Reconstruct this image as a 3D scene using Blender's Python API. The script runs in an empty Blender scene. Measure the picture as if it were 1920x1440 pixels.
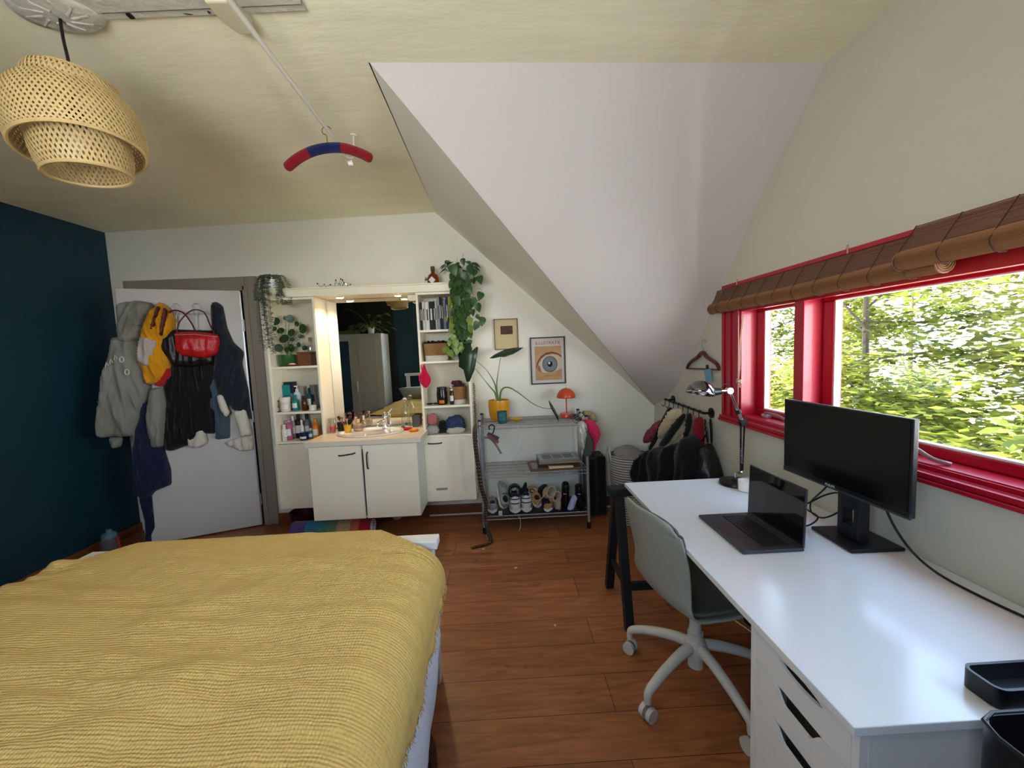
WORLD, SUN, EXPO = 12.0, 28.0, 0.82
import bpy, bmesh, math, random
from math import sin, cos, pi, radians as R, sqrt, atan2
from mathutils import Vector as V, Matrix as M, noise
from mathutils.geometry import delaunay_2d_cdt
random.seed(7)
SC = bpy.context.scene
COL = SC.collection
# ------------------------------------------------------------------ camera
F, H = 740.0, 1.475
_Y = V((-19, 60, -F)).normalized()
_b = (_Y.z * F) / (_Y.x * .0425 - _Y.y)
_d = V((.0425 * _b, -_b, -F))
if _b < 0: _d = -_d
_Z = -_d.normalized(); _X = _Y.cross(_Z)
rot = M(((_X.x, _X.y, _X.z), (_Y.x, _Y.y, _Y.z), (_Z.x, _Z.y, _Z.z)))
cd = bpy.data.cameras.new('camera'); cam = bpy.data.objects.new('camera', cd); COL.objects.link(cam)
cam.matrix_world = M.Translation((0, 0, H)) @ rot.to_4x4()
cd.sensor_fit = 'HORIZONTAL'; cd.sensor_width = 36; cd.lens = F / 1920 * 36; cd.clip_start = .02; cd.clip_end = 500
SC.camera = cam
SC.view_settings.view_transform = 'Standard'; SC.view_settings.look = 'None'; SC.view_settings.gamma = 1
SC.view_settings.exposure = 0.0

def at(px, py, ax, val):
    c = V((px - 960, -(py - 720), -F)); r = rot @ c
    o = V((0, 0, H)); return o + r * ((val - o[ax]) / r[ax])
def atp(px, py, p0, n):
    r = rot @ V((px - 960, -(py - 720), -F)); o = V((0, 0, H)); p0 = V(p0); n = V(n)
    return o + r * ((p0 - o).dot(n) / r.dot(n))
# ------------------------------------------------------------------ materials
def S(r, g, b):
    f = lambda c: ((c / 255 + .055) / 1.055) ** 2.4 if c > 10 else c / 255 / 12.92
    return (f(r), f(g), f(b), 1)
MATS = {}
def mat(name, col, rough=.6, metal=0, bump=0, bscale=40, var=0, vscale=6, spec=.5, trans=0, alpha=1, stretch=None,
        emit=None, es=1, sheen=0, coat=0, ior=1.45, sss=0):
    if name in MATS: return MATS[name]
    m = bpy.data.materials.new(name); m.use_nodes = True; nt = m.node_tree; N = nt.nodes; L = nt.links
    b = N['Principled BSDF']
    b.inputs['Base Color'].default_value = col; b.inputs['Roughness'].default_value = rough
    b.inputs['Metallic'].default_value = metal; b.inputs['Specular IOR Level'].default_value = spec
    b.inputs['Transmission Weight'].default_value = trans; b.inputs['Alpha'].default_value = alpha
    b.inputs['IOR'].default_value = ior; b.inputs['Coat Weight'].default_value = coat
    b.inputs['Sheen Weight'].default_value = sheen
    if emit: b.inputs['Emission Color'].default_value = emit; b.inputs['Emission Strength'].default_value = es
    tc = N.new('ShaderNodeTexCoord'); mp = N.new('ShaderNodeMapping')
    L.new(tc.outputs['Object'], mp.inputs['Vector'])
    if stretch: mp.inputs['Scale'].default_value = stretch
    nz = N.new('ShaderNodeTexNoise'); nz.inputs['Scale'].default_value = vscale; nz.inputs['Detail'].default_value = 5
    L.new(mp.outputs[0], nz.inputs['Vector'])
    if var or not bump:
        v = var or .03
        mx = N.new('ShaderNodeMix'); mx.data_type = 'RGBA'; mx.blend_type = 'MIX'
        mx.inputs['A'].default_value = tuple(max(0, c * (1 - v)) for c in col[:3]) + (1,)
        mx.inputs['B'].default_value = tuple(min(1, c * (1 + v)) for c in col[:3]) + (1,)
        L.new(nz.outputs['Fac'], mx.inputs['Factor']); L.new(mx.outputs['Result'], b.inputs['Base Color'])
    if bump:
        n2 = N.new('ShaderNodeTexNoise'); n2.inputs['Scale'].default_value = bscale; n2.inputs['Detail'].default_value = 4
        L.new(mp.outputs[0], n2.inputs['Vector'])
        bp = N.new('ShaderNodeBump'); bp.inputs['Strength'].default_value = bump; bp.inputs['Distance'].default_value = .01
        L.new(n2.outputs['Fac'], bp.inputs['Height']); L.new(bp.outputs[0], b.inputs['Normal'])
    MATS[name] = m; return m
def nodes(name):
    m = bpy.data.materials.new(name); m.use_nodes = True; MATS[name] = m
    return m, m.node_tree.nodes, m.node_tree.links, m.node_tree.nodes['Principled BSDF']

PAINTR = mat('wall_paint_darkened', S(200, 198, 182), .75, bump=.25, bscale=9, var=.03, vscale=3)  # wall paint darkened to hold down the light on the window wall
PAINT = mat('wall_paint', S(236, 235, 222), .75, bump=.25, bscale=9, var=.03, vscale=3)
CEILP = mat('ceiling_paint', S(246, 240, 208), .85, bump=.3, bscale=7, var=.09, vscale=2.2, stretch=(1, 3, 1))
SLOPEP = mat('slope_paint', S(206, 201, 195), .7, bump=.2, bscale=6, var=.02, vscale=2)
TEAL = mat('teal_paint', S(10, 52, 66), .55, bump=.15, bscale=12, var=.12, vscale=3)
BLACKP = mat('black_paint', S(18, 20, 22), .7)
DOORW = mat('door_paint', S(206, 204, 200), .5, bump=.08, bscale=15, var=.04, vscale=4)
FRAMEP = mat('frame_paint', S(150, 142, 128), .6, bump=.1, bscale=20)
RED = mat('red_gloss', S(170, 16, 40), .32, bump=.02, bscale=8, var=.05, spec=.5, coat=.2)
CREAM = mat('cream_laminate', S(247, 240, 216), .42, var=.02)
CREAM2 = mat('cream_inside', S(214, 208, 188), .5, var=.03)
WHITE = mat('white_laminate', S(236, 236, 234), .25, var=.015, spec=.5)
DESKW = mat('white_desk_top', S(228, 230, 232), .2, var=.02, vscale=3, bump=.02, bscale=3)
WHITEP = mat('white_plastic', S(228, 228, 222), .4)
WHITEC = mat('white_ceramic', S(240, 238, 232), .12, coat=.5)
BLACKM = mat('black_metal', S(16, 16, 18), .35, spec=.4)
BLACKS = mat('black_plastic', S(20, 21, 24), .38)
DARKG = mat('dark_grey', S(52, 54, 58), .5)
CHROME = mat('chrome', S(225, 225, 225), .1, metal=1)
STEEL = mat('zinc_wire', S(178, 182, 188), .35, metal=.65)
GLASS = mat('clear_glass', (1, 1, 1, 1), .02, trans=1, ior=1.3)
PGREY = mat('grey_green_shell', S(150, 156, 146), .45)
PADG = mat('grey_green_pad', S(92, 98, 90), .9, bump=.3, bscale=300)
CABLE = mat('black_rubber', S(12, 12, 14), .5)
BRASS = mat('brass', S(190, 150, 70), .3, metal=1)
LEAFG = mat('leaf_green', S(52, 84, 40), .4, var=.35, vscale=25)
LEAFD = mat('leaf_dark', S(28, 58, 34), .35, var=.3, vscale=20)
LEAFY = mat('leaf_lime', S(112, 138, 58), .4, var=.3, vscale=25)
LEAFS = mat('leaf_silver', S(110, 130, 105), .6, var=.3, vscale=30)
STEMG = mat('stem_green', S(96, 120, 60), .5)
SOIL = mat('soil', S(50, 36, 26), .95, bump=.8, bscale=80)
WICK = mat('wicker', S(160, 118, 70), .7, bump=1, bscale=90, var=.35, vscale=60, stretch=(1, 1, 2.5))
KRAFT = mat('kraft', S(190, 160, 120), .8)
BAMB = mat('bamboo_strip', S(204, 178, 124), .5, var=.2, vscale=14)
SKINW = mat('wood_brown', S(120, 74, 44), .5, var=.3, vscale=30, stretch=(1, 8, 8))

def fabric(name, col, sc=220, b=.5, var=.08): return mat(name, col, .95, bump=b, bscale=sc, var=var, vscale=5, spec=.2, sheen=.15)

# floor laminate
def floor_mat():
    m, N, L, b = nodes('laminate_floor')
    tc = N.new('ShaderNodeTexCoord'); mp = N.new('ShaderNodeMapping'); L.new(tc.outputs['Object'], mp.inputs[0])
    mp.inputs['Location'].default_value = (.42, .04, 0)
    br = N.new('ShaderNodeTexBrick'); L.new(mp.outputs[0], br.inputs[0])
    br.inputs['Scale'].default_value = 1; br.inputs['Brick Width'].default_value = 1.3; br.inputs['Row Height'].default_value = .19
    br.inputs['Mortar Size'].default_value = .0016; br.inputs['Mortar Smooth'].default_value = .2; br.offset = .37
    br.inputs['Color1'].default_value = S(172, 112, 70); br.inputs['Color2'].default_value = S(152, 94, 56); br.inputs['Mortar'].default_value = S(60, 32, 18)
    m2 = N.new('ShaderNodeMapping'); L.new(tc.outputs['Object'], m2.inputs[0]); m2.inputs['Scale'].default_value = (1.2, 9, 1)
    nz = N.new('ShaderNodeTexNoise'); nz.inputs['Scale'].default_value = 3.2; nz.inputs['Detail'].default_value = 8; nz.inputs['Distortion'].default_value = 1.2; L.new(m2.outputs[0], nz.inputs[0])
    rp = N.new('ShaderNodeValToRGB'); L.new(nz.outputs['Fac'], rp.inputs[0])
    rp.color_ramp.elements[0].position = .32; rp.color_ramp.elements[0].color = (.62, .55, .5, 1)
    rp.color_ramp.elements[1].position = .68; rp.color_ramp.elements[1].color = (1.12, 1.1, 1.05, 1)
    mx = N.new('ShaderNodeMix'); mx.data_type = 'RGBA'; mx.blend_type = 'MULTIPLY'; mx.inputs['Factor'].default_value = .9
    L.new(br.outputs['Color'], mx.inputs['A']); L.new(rp.outputs[0], mx.inputs['B'])
    # worn dark spots
    n3 = N.new('ShaderNodeTexNoise'); n3.inputs['Scale'].default_value = 9; n3.inputs['Detail'].default_value = 6; L.new(tc.outputs['Object'], n3.inputs[0])
    r3 = N.new('ShaderNodeValToRGB'); L.new(n3.outputs['Fac'], r3.inputs[0]); r3.color_ramp.elements[0].position = .67; r3.color_ramp.elements[1].position = .75
    r3.color_ramp.elements[0].color = (0, 0, 0, 1); r3.color_ramp.elements[1].color = (.8, .8, .8, 1)
    mx2 = N.new('ShaderNodeMix'); mx2.data_type = 'RGBA'; L.new(r3.outputs[0], mx2.inputs['Factor']); L.new(mx.outputs['Result'], mx2.inputs['A']); mx2.inputs['B'].default_value = S(84, 50, 32)
    L.new(mx2.outputs['Result'], b.inputs['Base Color'])
    b.inputs['Roughness'].default_value = .36; b.inputs['Specular IOR Level'].default_value = .45
    bp = N.new('ShaderNodeBump'); bp.inputs['Strength'].default_value = .12; bp.inputs['Distance'].default_value = .004; L.new(nz.outputs['Fac'], bp.inputs['Height']); L.new(bp.outputs[0], b.inputs['Normal'])
    return m
FLOORM = floor_mat()
def muslin():
    m, N, L, b = nodes('mustard_muslin')
    tc = N.new('ShaderNodeTexCoord')
    def wv(dirn, sc, dist):
        w = N.new('ShaderNodeTexWave'); w.wave_type = 'BANDS'; w.bands_direction = dirn; w.inputs['Scale'].default_value = sc
        w.inputs['Distortion'].default_value = dist; w.inputs['Detail'].default_value = 3; w.inputs['Detail Scale'].default_value = .6; L.new(tc.outputs['Object'], w.inputs[0]); return w
    a = wv('Y', 34, 2.2); c = wv('X', 38, 2.0)
    mp = N.new('ShaderNodeMapping'); mp.inputs['Scale'].default_value = (4, 30, 4); L.new(tc.outputs['Object'], mp.inputs[0])
    nz = N.new('ShaderNodeTexNoise'); nz.inputs['Scale'].default_value = 1; nz.inputs['Detail'].default_value = 5; nz.inputs['Distortion'].default_value = .8; L.new(mp.outputs[0], nz.inputs[0])
    s1 = N.new('ShaderNodeMath'); s1.operation = 'MULTIPLY'; L.new(c.outputs['Fac'], s1.inputs[0]); s1.inputs[1].default_value = .55
    s2 = N.new('ShaderNodeMath'); s2.operation = 'ADD'; L.new(a.outputs['Fac'], s2.inputs[0]); L.new(s1.outputs[0], s2.inputs[1])
    s4 = N.new('ShaderNodeMath'); s4.operation = 'MULTIPLY'; L.new(nz.outputs['Fac'], s4.inputs[0]); s4.inputs[1].default_value = 4.0
    s3 = N.new('ShaderNodeMath'); s3.operation = 'ADD'; L.new(s2.outputs[0], s3.inputs[0]); L.new(s4.outputs[0], s3.inputs[1])
    bp = N.new('ShaderNodeBump'); bp.inputs['Strength'].default_value = .8; bp.inputs['Distance'].default_value = .0042; L.new(s3.outputs[0], bp.inputs['Height']); L.new(bp.outputs[0], b.inputs['Normal'])
    b.inputs['Base Color'].default_value = S(238, 200, 116); b.inputs['Roughness'].default_value = .95; b.inputs['Specular IOR Level'].default_value = .1
    b.inputs['Sheen Weight'].default_value = .1
    return m
MUSLIN = muslin()
def stripes(name, c1, c2, axis='Z', sc=10, rough=.9, width=.5, bump=.5):
    m, N, L, b = nodes(name)
    tc = N.new('ShaderNodeTexCoord'); w = N.new('ShaderNodeTexWave'); w.bands_direction = axis; w.inputs['Scale'].default_value = sc
    w.inputs['Distortion'].default_value = .6; L.new(tc.outputs['Object'], w.inputs[0])
    rp = N.new('ShaderNodeValToRGB'); L.new(w.outputs['Fac'], rp.inputs[0]); rp.color_ramp.elements[0].position = width - .04; rp.color_ramp.elements[1].position = width + .04
    rp.color_ramp.elements[0].color = c1; rp.color_ramp.elements[1].color = c2; L.new(rp.outputs[0], b.inputs['Base Color']); b.inputs['Roughness'].default_value = rough
    bp = N.new('ShaderNodeBump'); bp.inputs['Strength'].default_value = bump; bp.inputs['Distance'].default_value = .004; L.new(w.outputs['Fac'], bp.inputs['Height']); L.new(bp.outputs[0], b.inputs['Normal'])
    return m
# thin glass: transparent with a weak mirror coat
mg, N_, L_, b_ = nodes('thin_glass'); N_.remove(b_); tr = N_.new('ShaderNodeBsdfTransparent'); gl = N_.new('ShaderNodeBsdfGlossy'); gl.inputs['Roughness'].default_value = .02
fr = N_.new('ShaderNodeLayerWeight'); fr.inputs[0].default_value = .5; pw = N_.new('ShaderNodeMath'); pw.operation = 'POWER'; L_.new(fr.outputs['Facing'], pw.inputs[0]); pw.inputs[1].default_value = 5; ml = N_.new('ShaderNodeMath'); ml.operation = 'MULTIPLY_ADD'; L_.new(pw.outputs[0], ml.inputs[0]); ml.inputs[1].default_value = .6; ml.inputs[2].default_value = .03; ms = N_.new('ShaderNodeMixShader'); L_.new(ml.outputs[0], ms.inputs[0]); L_.new(tr.outputs[0], ms.inputs[1]); L_.new(gl.outputs[0], ms.inputs[2]); L_.new(ms.outputs[0], N_['Material Output'].inputs[0])
GLASSW = mg
def glassware():
    m, N, L, b = nodes('glassware'); N.remove(b); t = N.new('ShaderNodeBsdfTransparent'); t.inputs[0].default_value = (.93, .95, .94, 1); g = N.new('ShaderNodeBsdfGlossy'); g.inputs['Roughness'].default_value = .05
    w = N.new('ShaderNodeLayerWeight'); w.inputs[0].default_value = .5; p = N.new('ShaderNodeMath'); p.operation = 'POWER'; p.inputs[1].default_value = 2.0; L.new(w.outputs['Facing'], p.inputs[0])
    q = N.new('ShaderNodeMath'); q.operation = 'MULTIPLY_ADD'; q.inputs[1].default_value = .8; q.inputs[2].default_value = .08; L.new(p.outputs[0], q.inputs[0])
    x = N.new('ShaderNodeMixShader'); L.new(q.outputs[0], x.inputs[0]); L.new(t.outputs[0], x.inputs[1]); L.new(g.outputs[0], x.inputs[2]); L.new(x.outputs[0], N['Material Output'].inputs[0]); return m
GLWARE = glassware()
# ------------------------------------------------------------------ mesh builder
class MB:
    def __init__(s, xf=None): s.v = []; s.f = []; s.mi = []; s.sm = []; s.xf = xf; s.m = 0
    def add(s, vs, fs, smooth=False):
        o = len(s.v)
        s.v += [(s.xf @ V(v)) if s.xf else V(v) for v in vs]
        for f in fs: s.f.append(tuple(o + i for i in f)); s.mi.append(s.m); s.sm.append(smooth)
        return s
    def box(s, x0, x1, y0, y1, z0, z1):
        return s.add([(x0, y0, z0), (x1, y0, z0), (x1, y1, z0), (x0, y1, z0), (x0, y0, z1), (x1, y0, z1), (x1, y1, z1), (x0, y1, z1)],
                     [(3, 2, 1, 0), (4, 5, 6, 7), (0, 1, 5, 4), (1, 2, 6, 5), (2, 3, 7, 6), (3, 0, 4, 7)])
    def obox(s, c, size, rz=0, ry=0, rx=0):
        mt = M.Translation(c) @ M.Rotation(rz, 4, 'Z') @ M.Rotation(ry, 4, 'Y') @ M.Rotation(rx, 4, 'X')
        o = len(s.v); a, b, d = (k / 2 for k in size); s.box(-a, a, -b, b, -d, d)
        if s.xf:
            for i in range(o, len(s.v)): s.v[i] = s.xf @ (mt @ (s.xf.inverted() @ s.v[i]))
        else:
            for i in range(o, len(s.v)): s.v[i] = mt @ s.v[i]
        return s
    def bar(s, p0, p1, w, h, up=(0, 0, 1)):
        p0, p1 = V(p0), V(p1); d = (p1 - p0).normalized(); u = V(up); r = d.cross(u)
        if r.length < 1e-4: r = d.cross(V((1, 0, 0)))
        r.normalize(); u = r.cross(d)
        q = []
        for p in (p0, p1):
            for a, b in ((-1, -1), (1, -1), (1, 1), (-1, 1)): q.append(p + r * a * w / 2 + u * b * h / 2)
        return s.add(q, [(3, 2, 1, 0), (4, 5, 6, 7), (0, 1, 5, 4), (1, 2, 6, 5), (2, 3, 7, 6), (3, 0, 4, 7)])
    def poly(s, pts, smooth=False): return s.add(pts, [tuple(range(len(pts)))], smooth)
    def prism(s, pts, d):
        n = len(pts); d = V(d); a = [V(p) for p in pts]
        return s.add(a + [p + d for p in a], [tuple(reversed(range(n))), tuple(range(n, 2 * n))] + [(i, (i + 1) % n, n + (i + 1) % n, n + i) for i in range(n)])
    def rings(s, rs, smooth=True, caps=True, close=False):
        n = len(rs[0]); vs = [p for r in rs for p in r]; fs = []
        m = len(rs)
        for j in range(m if close else m - 1):
            for i in range(n):
                a = j * n; b = ((j + 1) % m) * n
                fs.append((a + i, a + (i + 1) % n, b + (i + 1) % n, b + i))
        if caps and not close: fs += [tuple(reversed(range(n))), tuple(range((m - 1) * n, m * n))]
        return s.add(vs, fs, smooth)
    def tube(s, pts, r, n=8, close=False, caps=True, rz=None):
        pts = [V(p) for p in pts]; rs = []; m = len(pts); up = None
        for j, p in enumerate(pts):
            if close: d = pts[(j + 1) % m] - pts[j - 1]
            else: d = pts[min(j + 1, m - 1)] - pts[max(j - 1, 0)]
            if d.length < 1e-9: d = V((0, 0, 1))
            d.normalize()
            if up is None: up = d.orthogonal().normalized()
            up = (up - d * up.dot(d))
            if up.length < 1e-6: up = d.orthogonal()
            up.normalize(); w = d.cross(up)
            rr = r[j] if isinstance(r, (list, tuple)) else r
            rs.append([p + (up * cos(2 * pi * i / n) + w * sin(2 * pi * i / n) * (rz or 1)) * rr for i in range(n)])
        return s.rings(rs, True, caps, close)
    def cyl(s, p0, p1, r0, r1=None, n=20): return s.tube([p0, p1], [r0, r0 if r1 is None else r1], n)
    def lathe(s, prof, c=(0, 0, 0), n=28, sx=1, sy=1, caps=True, tilt=None, flute=0, fn=40):
        c = V(c); rs = []
        for r, z in prof:
            ring = []
            for i in range(n):
                a = 2 * pi * i / n; k = 1 + (flute * cos(a * fn) if flute else 0)
                p = V((r * sx * k * cos(a), r * sy * k * sin(a), z))
                if tilt: p = tilt @ p
                ring.append(p + c)
            rs.append(ring)
        return s.rings(rs, True, caps)
    def ell(s, c, r, n=16, m=10, tilt=None):
        return s.lathe([(max(1e-4, cos(-pi / 2 + pi * j / m)), sin(-pi / 2 + pi * j / m)) for j in range(m + 1)], (0, 0, 0), n) if False else s._ell(c, r, n, m, tilt)
    def _ell(s, c, r, n, m, tilt):
        rs = []; c = V(c)
        for j in range(m + 1):
            t = -pi / 2 + pi * j / m; cr = max(.02, cos(t)); ring = []
            for i in range(n):
                p = V((r[0] * cr * cos(2 * pi * i / n), r[1] * cr * sin(2 * pi * i / n), r[2] * sin(t)))
                ring.append((tilt @ p if tilt else p) + c)
            rs.append(ring)
        return s.rings(rs, True, True)
    def grid(s, fn, nu, nv, smooth=True):
        vs = [fn(i / nu, j / nv) for j in range(nv + 1) for i in range(nu + 1)]
        return s.add(vs, [(j * (nu + 1) + i, j * (nu + 1) + i + 1, (j + 1) * (nu + 1) + i + 1, (j + 1) * (nu + 1) + i) for j in range(nv) for i in range(nu)], smooth)
    def puff(s, out, mp, T=.05, rad=.05, res=.012, fold=.012, ff=14, seed=0, back=0.0, tilt=0.0):
        """closed cushion-like solid: outline `out` (2-D, metres), mp(a,b,depth)->3-D, folds run down b"""
        out = [V((p[0], p[1])) for p in out]; b = []
        for i, p in enumerate(out):
            q = out[(i + 1) % len(out)]; k = max(1, int((q - p).length / (res * 1.5)))
            for j in range(k): b.append(p.lerp(q, j / k))
        # soften corners
        for _ in range(1): b = [(b[i - 1] + b[i] * 2 + b[(i + 1) % len(b)]) / 4 for i in range(len(b))]
        n = len(b)
        def inside(p):
            c = False
            for i in range(n):
                a_, b_ = b[i], b[i - 1]
                if (a_.y > p.y) != (b_.y > p.y) and p.x < (b_.x - a_.x) * (p.y - a_.y) / (b_.y - a_.y) + a_.x: c = not c
            return c
        def dist(p): return min((p - q).length for q in b)
        x0 = min(p.x for p in b); x1 = max(p.x for p in b); y0 = min(p.y for p in b); y1 = max(p.y for p in b)
        pts = []; y = y0 + res / 2; r = 0
        while y < y1:
            x = x0 + (res / 2 if r % 2 else 0)
            while x < x1:
                p = V((x, y))
                if inside(p) and dist(p) > res * .6: pts.append(p)
                x += res
            y += res * .87; r += 1
        res_ = delaunay_2d_cdt(b + pts, [(i, (i + 1) % n) for i in range(n)], [], 1, 1e-6)
        vs, fs = res_[0], res_[2]; edge = [dist(p) for p in vs]
        def dep(p, e):
            k = min(1, max(0, e - 1e-4) / (rad * .6)); k = sqrt(max(0, 1 - (1 - k) ** 2))
            g = min(1, e / (rad * 1.6))
            w = noise.noise(V((p.x * ff * 1.3 + seed * 7.3 + tilt * p.y * ff, p.y * ff * .22, seed)))
            w2 = noise.noise(V((p.x * ff * 2.6 + tilt * p.y * ff * 2 + seed, p.y * ff * .6, seed + 9)))
            rg = 1 - 2.4 * abs(w)
            return max(.003 * k, k * (T * (.62 + .38 * g) + fold * 1.6 * rg * min(1, k + .2) + fold * 1.3 * w2))
        k = len(vs)
        front = [mp(p.x, p.y, dep(p, e)) for p, e in zip(vs, edge)]
        bk = [mp(p.x, p.y, -back * min(1, e / rad) - .0015) for p, e in zip(vs, edge)]
        ed = {}
        for f in fs:
            for i in range(len(f)):
                e = (f[i], f[(i + 1) % len(f)]); ed[e] = 1
        be = [e for e in ed if (e[1], e[0]) not in ed]
        return s.add(front + bk, [tuple(f) for f in fs] + [tuple(k + i for i in reversed(f)) for f in fs] + [(a + k, b_ + k, b_, a) for a, b_ in be], True)
    def leaf(s, base, d, up, L, W, curl=.25, heart=True):
        base = V(base); d = V(d).normalized(); n = V(up); sd = d.cross(n)
        if sd.length < 1e-4: sd = d.orthogonal()
        sd.normalize(); n = sd.cross(d)
        pr = [(-.08, .12), (.0, .34), (.2, .5), (.45, .45), (.7, .28), (.9, .1), (1, .0)] if heart else [(0, .03), (.15, .3), (.4, .5), (.65, .42), (.85, .2), (1, 0)]
        vs = []; 
        for t, w in pr:
            c = base + d * (t * L) - n * (curl * L * max(0, t) ** 2)
            vs += [c + sd * w * W + n * .12 * W * (w * 2), c if not (heart and t < 0) else base, c - sd * w * W + n * .12 * W * (w * 2)]
        fs = []
        for i in range(len(pr) - 1): a = i * 3; fs += [(a, a + 1, a + 4, a + 3), (a + 1, a + 2, a + 5, a + 4)]
        return s.add(vs, fs, True)
    def build(s, name, mats, parent=None, bevel=0, solid=0, sub=0, angle=38, seg=2):
        me = bpy.data.meshes.new(name)
        inv = WM[parent.name].inverted() if parent else None
        me.from_pydata([tuple(inv @ v) if inv else tuple(v) for v in s.v], [], s.f)
        if not isinstance(mats, (list, tuple)): mats = [mats]
        for m in mats: me.materials.append(m)
        for p, mi, sm in zip(me.polygons, s.mi, s.sm): p.material_index = mi; p.use_smooth = sm
        me.update()
        if any(s.sm): me.set_sharp_from_angle(angle=R(angle))
        bm = bmesh.new(); bm.from_mesh(me); bmesh.ops.recalc_face_normals(bm, faces=bm.faces); bm.to_mesh(me); bm.free()
        o = bpy.data.objects.new(name, me); COL.objects.link(o)
        if parent: o.parent = parent; WM[o.name] = WM[parent.name]
        else: WM[o.name] = M.Identity(4)
        if bevel:
            md = o.modifiers.new('bevel', 'BEVEL'); md.width = bevel; md.segments = seg; md.limit_method = 'ANGLE'; md.angle_limit = R(40); md.harden_normals = False
        if solid:
            md = o.modifiers.new('solid', 'SOLIDIFY'); md.thickness = solid; md.offset = 0
        if sub:
            md = o.modifiers.new('sub', 'SUBSURF'); md.levels = sub; md.render_levels = sub
        return o
WM = {}
def tag(o, label, cat, group=None, kind=None):
    o['label'] = label; o['category'] = cat
    if group: o['group'] = group
    if kind: o['kind'] = kind
    return o
def thing(name, label, cat, loc, rz=0, group=None):
    o = bpy.data.objects.new(name, None); COL.objects.link(o); o.empty_display_size = .05
    o.location = loc; o.rotation_euler = (0, 0, rz)
    WM[o.name] = M.Translation(loc) @ M.Rotation(rz, 4, 'Z')
    return tag(o, label, cat, group)
def struct(o): o['kind'] = 'structure'; return o
def copy_thing(root, loc, rz, label, group=None):
    r = root.copy(); COL.objects.link(r); r.location = loc; r.rotation_euler = (0, 0, rz); r['label'] = label
    if group: r['group'] = group
    for ch in list(root.children):
        c = ch.copy(); COL.objects.link(c); c.parent = r
        for g in ch.children:
            d = g.copy(); COL.objects.link(d); d.parent = c
    return r
def one(mb, name, mats, label, cat, group=None, **k): return tag(mb.build(name, mats, **k), label, cat, group)
def catenary(p0, p1, sag, n=12):
    p0, p1 = V(p0), V(p1); return [p0.lerp(p1, t / n) - V((0, 0, sag * 4 * (t / n) * (1 - t / n))) for t in range(n + 1)]
def smooth_path(pts, k=6):
    pts = [V(p) for p in pts]; out = []
    for i in range(len(pts) - 1):
        p0 = pts[max(i - 1, 0)]; p1 = pts[i]; p2 = pts[i + 1]; p3 = pts[min(i + 2, len(pts) - 1)]
        for j in range(k):
            t = j / k
            out.append(.5 * ((2 * p1) + (p2 - p0) * t + (2 * p0 - 5 * p1 + 4 * p2 - p3) * t * t + (3 * p1 - p0 - 3 * p2 + p3) * t ** 3))
    out.append(pts[-1]); return out
def text_mesh(txt, size, mt, matrix, name, parent, extrude=.0004):
    c = bpy.data.curves.new('t', 'FONT'); c.body = txt; c.size = size; c.align_x = 'CENTER'; c.align_y = 'CENTER'; c.extrude = extrude
    o = bpy.data.objects.new('t', c); COL.objects.link(o)
    dg = bpy.context.evaluated_depsgraph_get(); me = bpy.data.meshes.new_from_object(o.evaluated_get(dg)); bpy.data.objects.remove(o)
    me.transform(WM[parent.name].inverted() @ matrix); me.materials.clear(); me.materials.append(mt)
    q = bpy.data.objects.new(name, me); COL.objects.link(q); q.parent = parent; WM[q.name] = WM[parent.name]; return q

# ================================================================== ROOM
YB, XL, YF = 3.56, -3.35, -.5
def wx(z): return 1.372 + (z - .735) * .031
P1 = V((-.493, 1.748, 2.69)); P2 = V((1.434, 1.749, 2.643)); CN = V((1.379, YB, .92)); A0 = V((-.53, YB, 2.712))
struct(MB().box(XL - .15, 1.5, YF - .15, YB + .15, -.12, 0).build('floor', FLOORM))
mb = MB(); mb.box(XL - .15, XL, YF - .15, YB + .9, 0, 2.85); struct(mb.build('wall_left', TEAL))
mb = MB()  # back wall with the doorway
DX0, DX1, DZ = -3.12, -2.2, 2.12
mb.box(XL, DX0, YB, YB + .14, 0, 2.85); mb.box(DX0, DX1, YB, YB + .14, DZ, 2.85); mb.box(DX1, 1.5, YB, YB + .14, 0, 2.85)
struct(mb.build('wall_back', PAINT))
mb = MB(); RX0, RX1, RZ0, RZ1 = -1.4, -.1, 1.2, 2.2
mb.box(XL, RX0, YF - .14, YF, 0, 2.85); mb.box(RX1, 1.5, YF - .14, YF, 0, 2.85); mb.box(RX0, RX1, YF - .14, YF, 0, RZ0); mb.box(RX0, RX1, YF - .14, YF, RZ1, 2.85)
struct(mb.build('wall_front', TEAL))
mb = MB(); mb.box(XL + .01, -2.0, YF, YF + .03, 0, 2.6); struct(mb.build('wall_front', BLACKP))  # black panel standing in for a dark recess reflected in the mirror
mb = MB(); mb.box(DX0 - .2, DX1 + .2, YB + 1.0, YB + 1.1, 0, 2.4); mb.box(DX0 - .1, DX0, YB + .14, YB + 1, 0, 2.4); mb.box(DX1, DX1 + .1, YB + .14, YB + 1, 0, 2.4)
mb.box(DX0, DX1, YB + .14, YB + 1, 2.3, 2.4); mb.box(DX0, DX1, YB, YB + 1, -.1, 0); struct(mb.build('wall_hall', FRAMEP))
# window wall, opening WY0..WY1 x WZ0..WZ1
WY0, WY1, WZ0, WZ1 = -.28, 2.44, 1.0, 1.81
mb = MB(); TW = .16
def wseg(y0, y1, z0, z1):
    mb.prism([(wx(z0), y0, z0), (wx(z0) + TW, y0, z0), (wx(z1) + TW, y0, z1), (wx(z1), y0, z1)], (0, y1 - y0, 0))
wseg(YF - .14, YB + .14, 0, WZ0); wseg(YF - .14, YB + .14, WZ1, 2.85); wseg(YF - .14, WY0, WZ0, WZ1); wseg(WY1, YB + .14, WZ0, WZ1)
struct(mb.build('wall_right', PAINTR))
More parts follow.
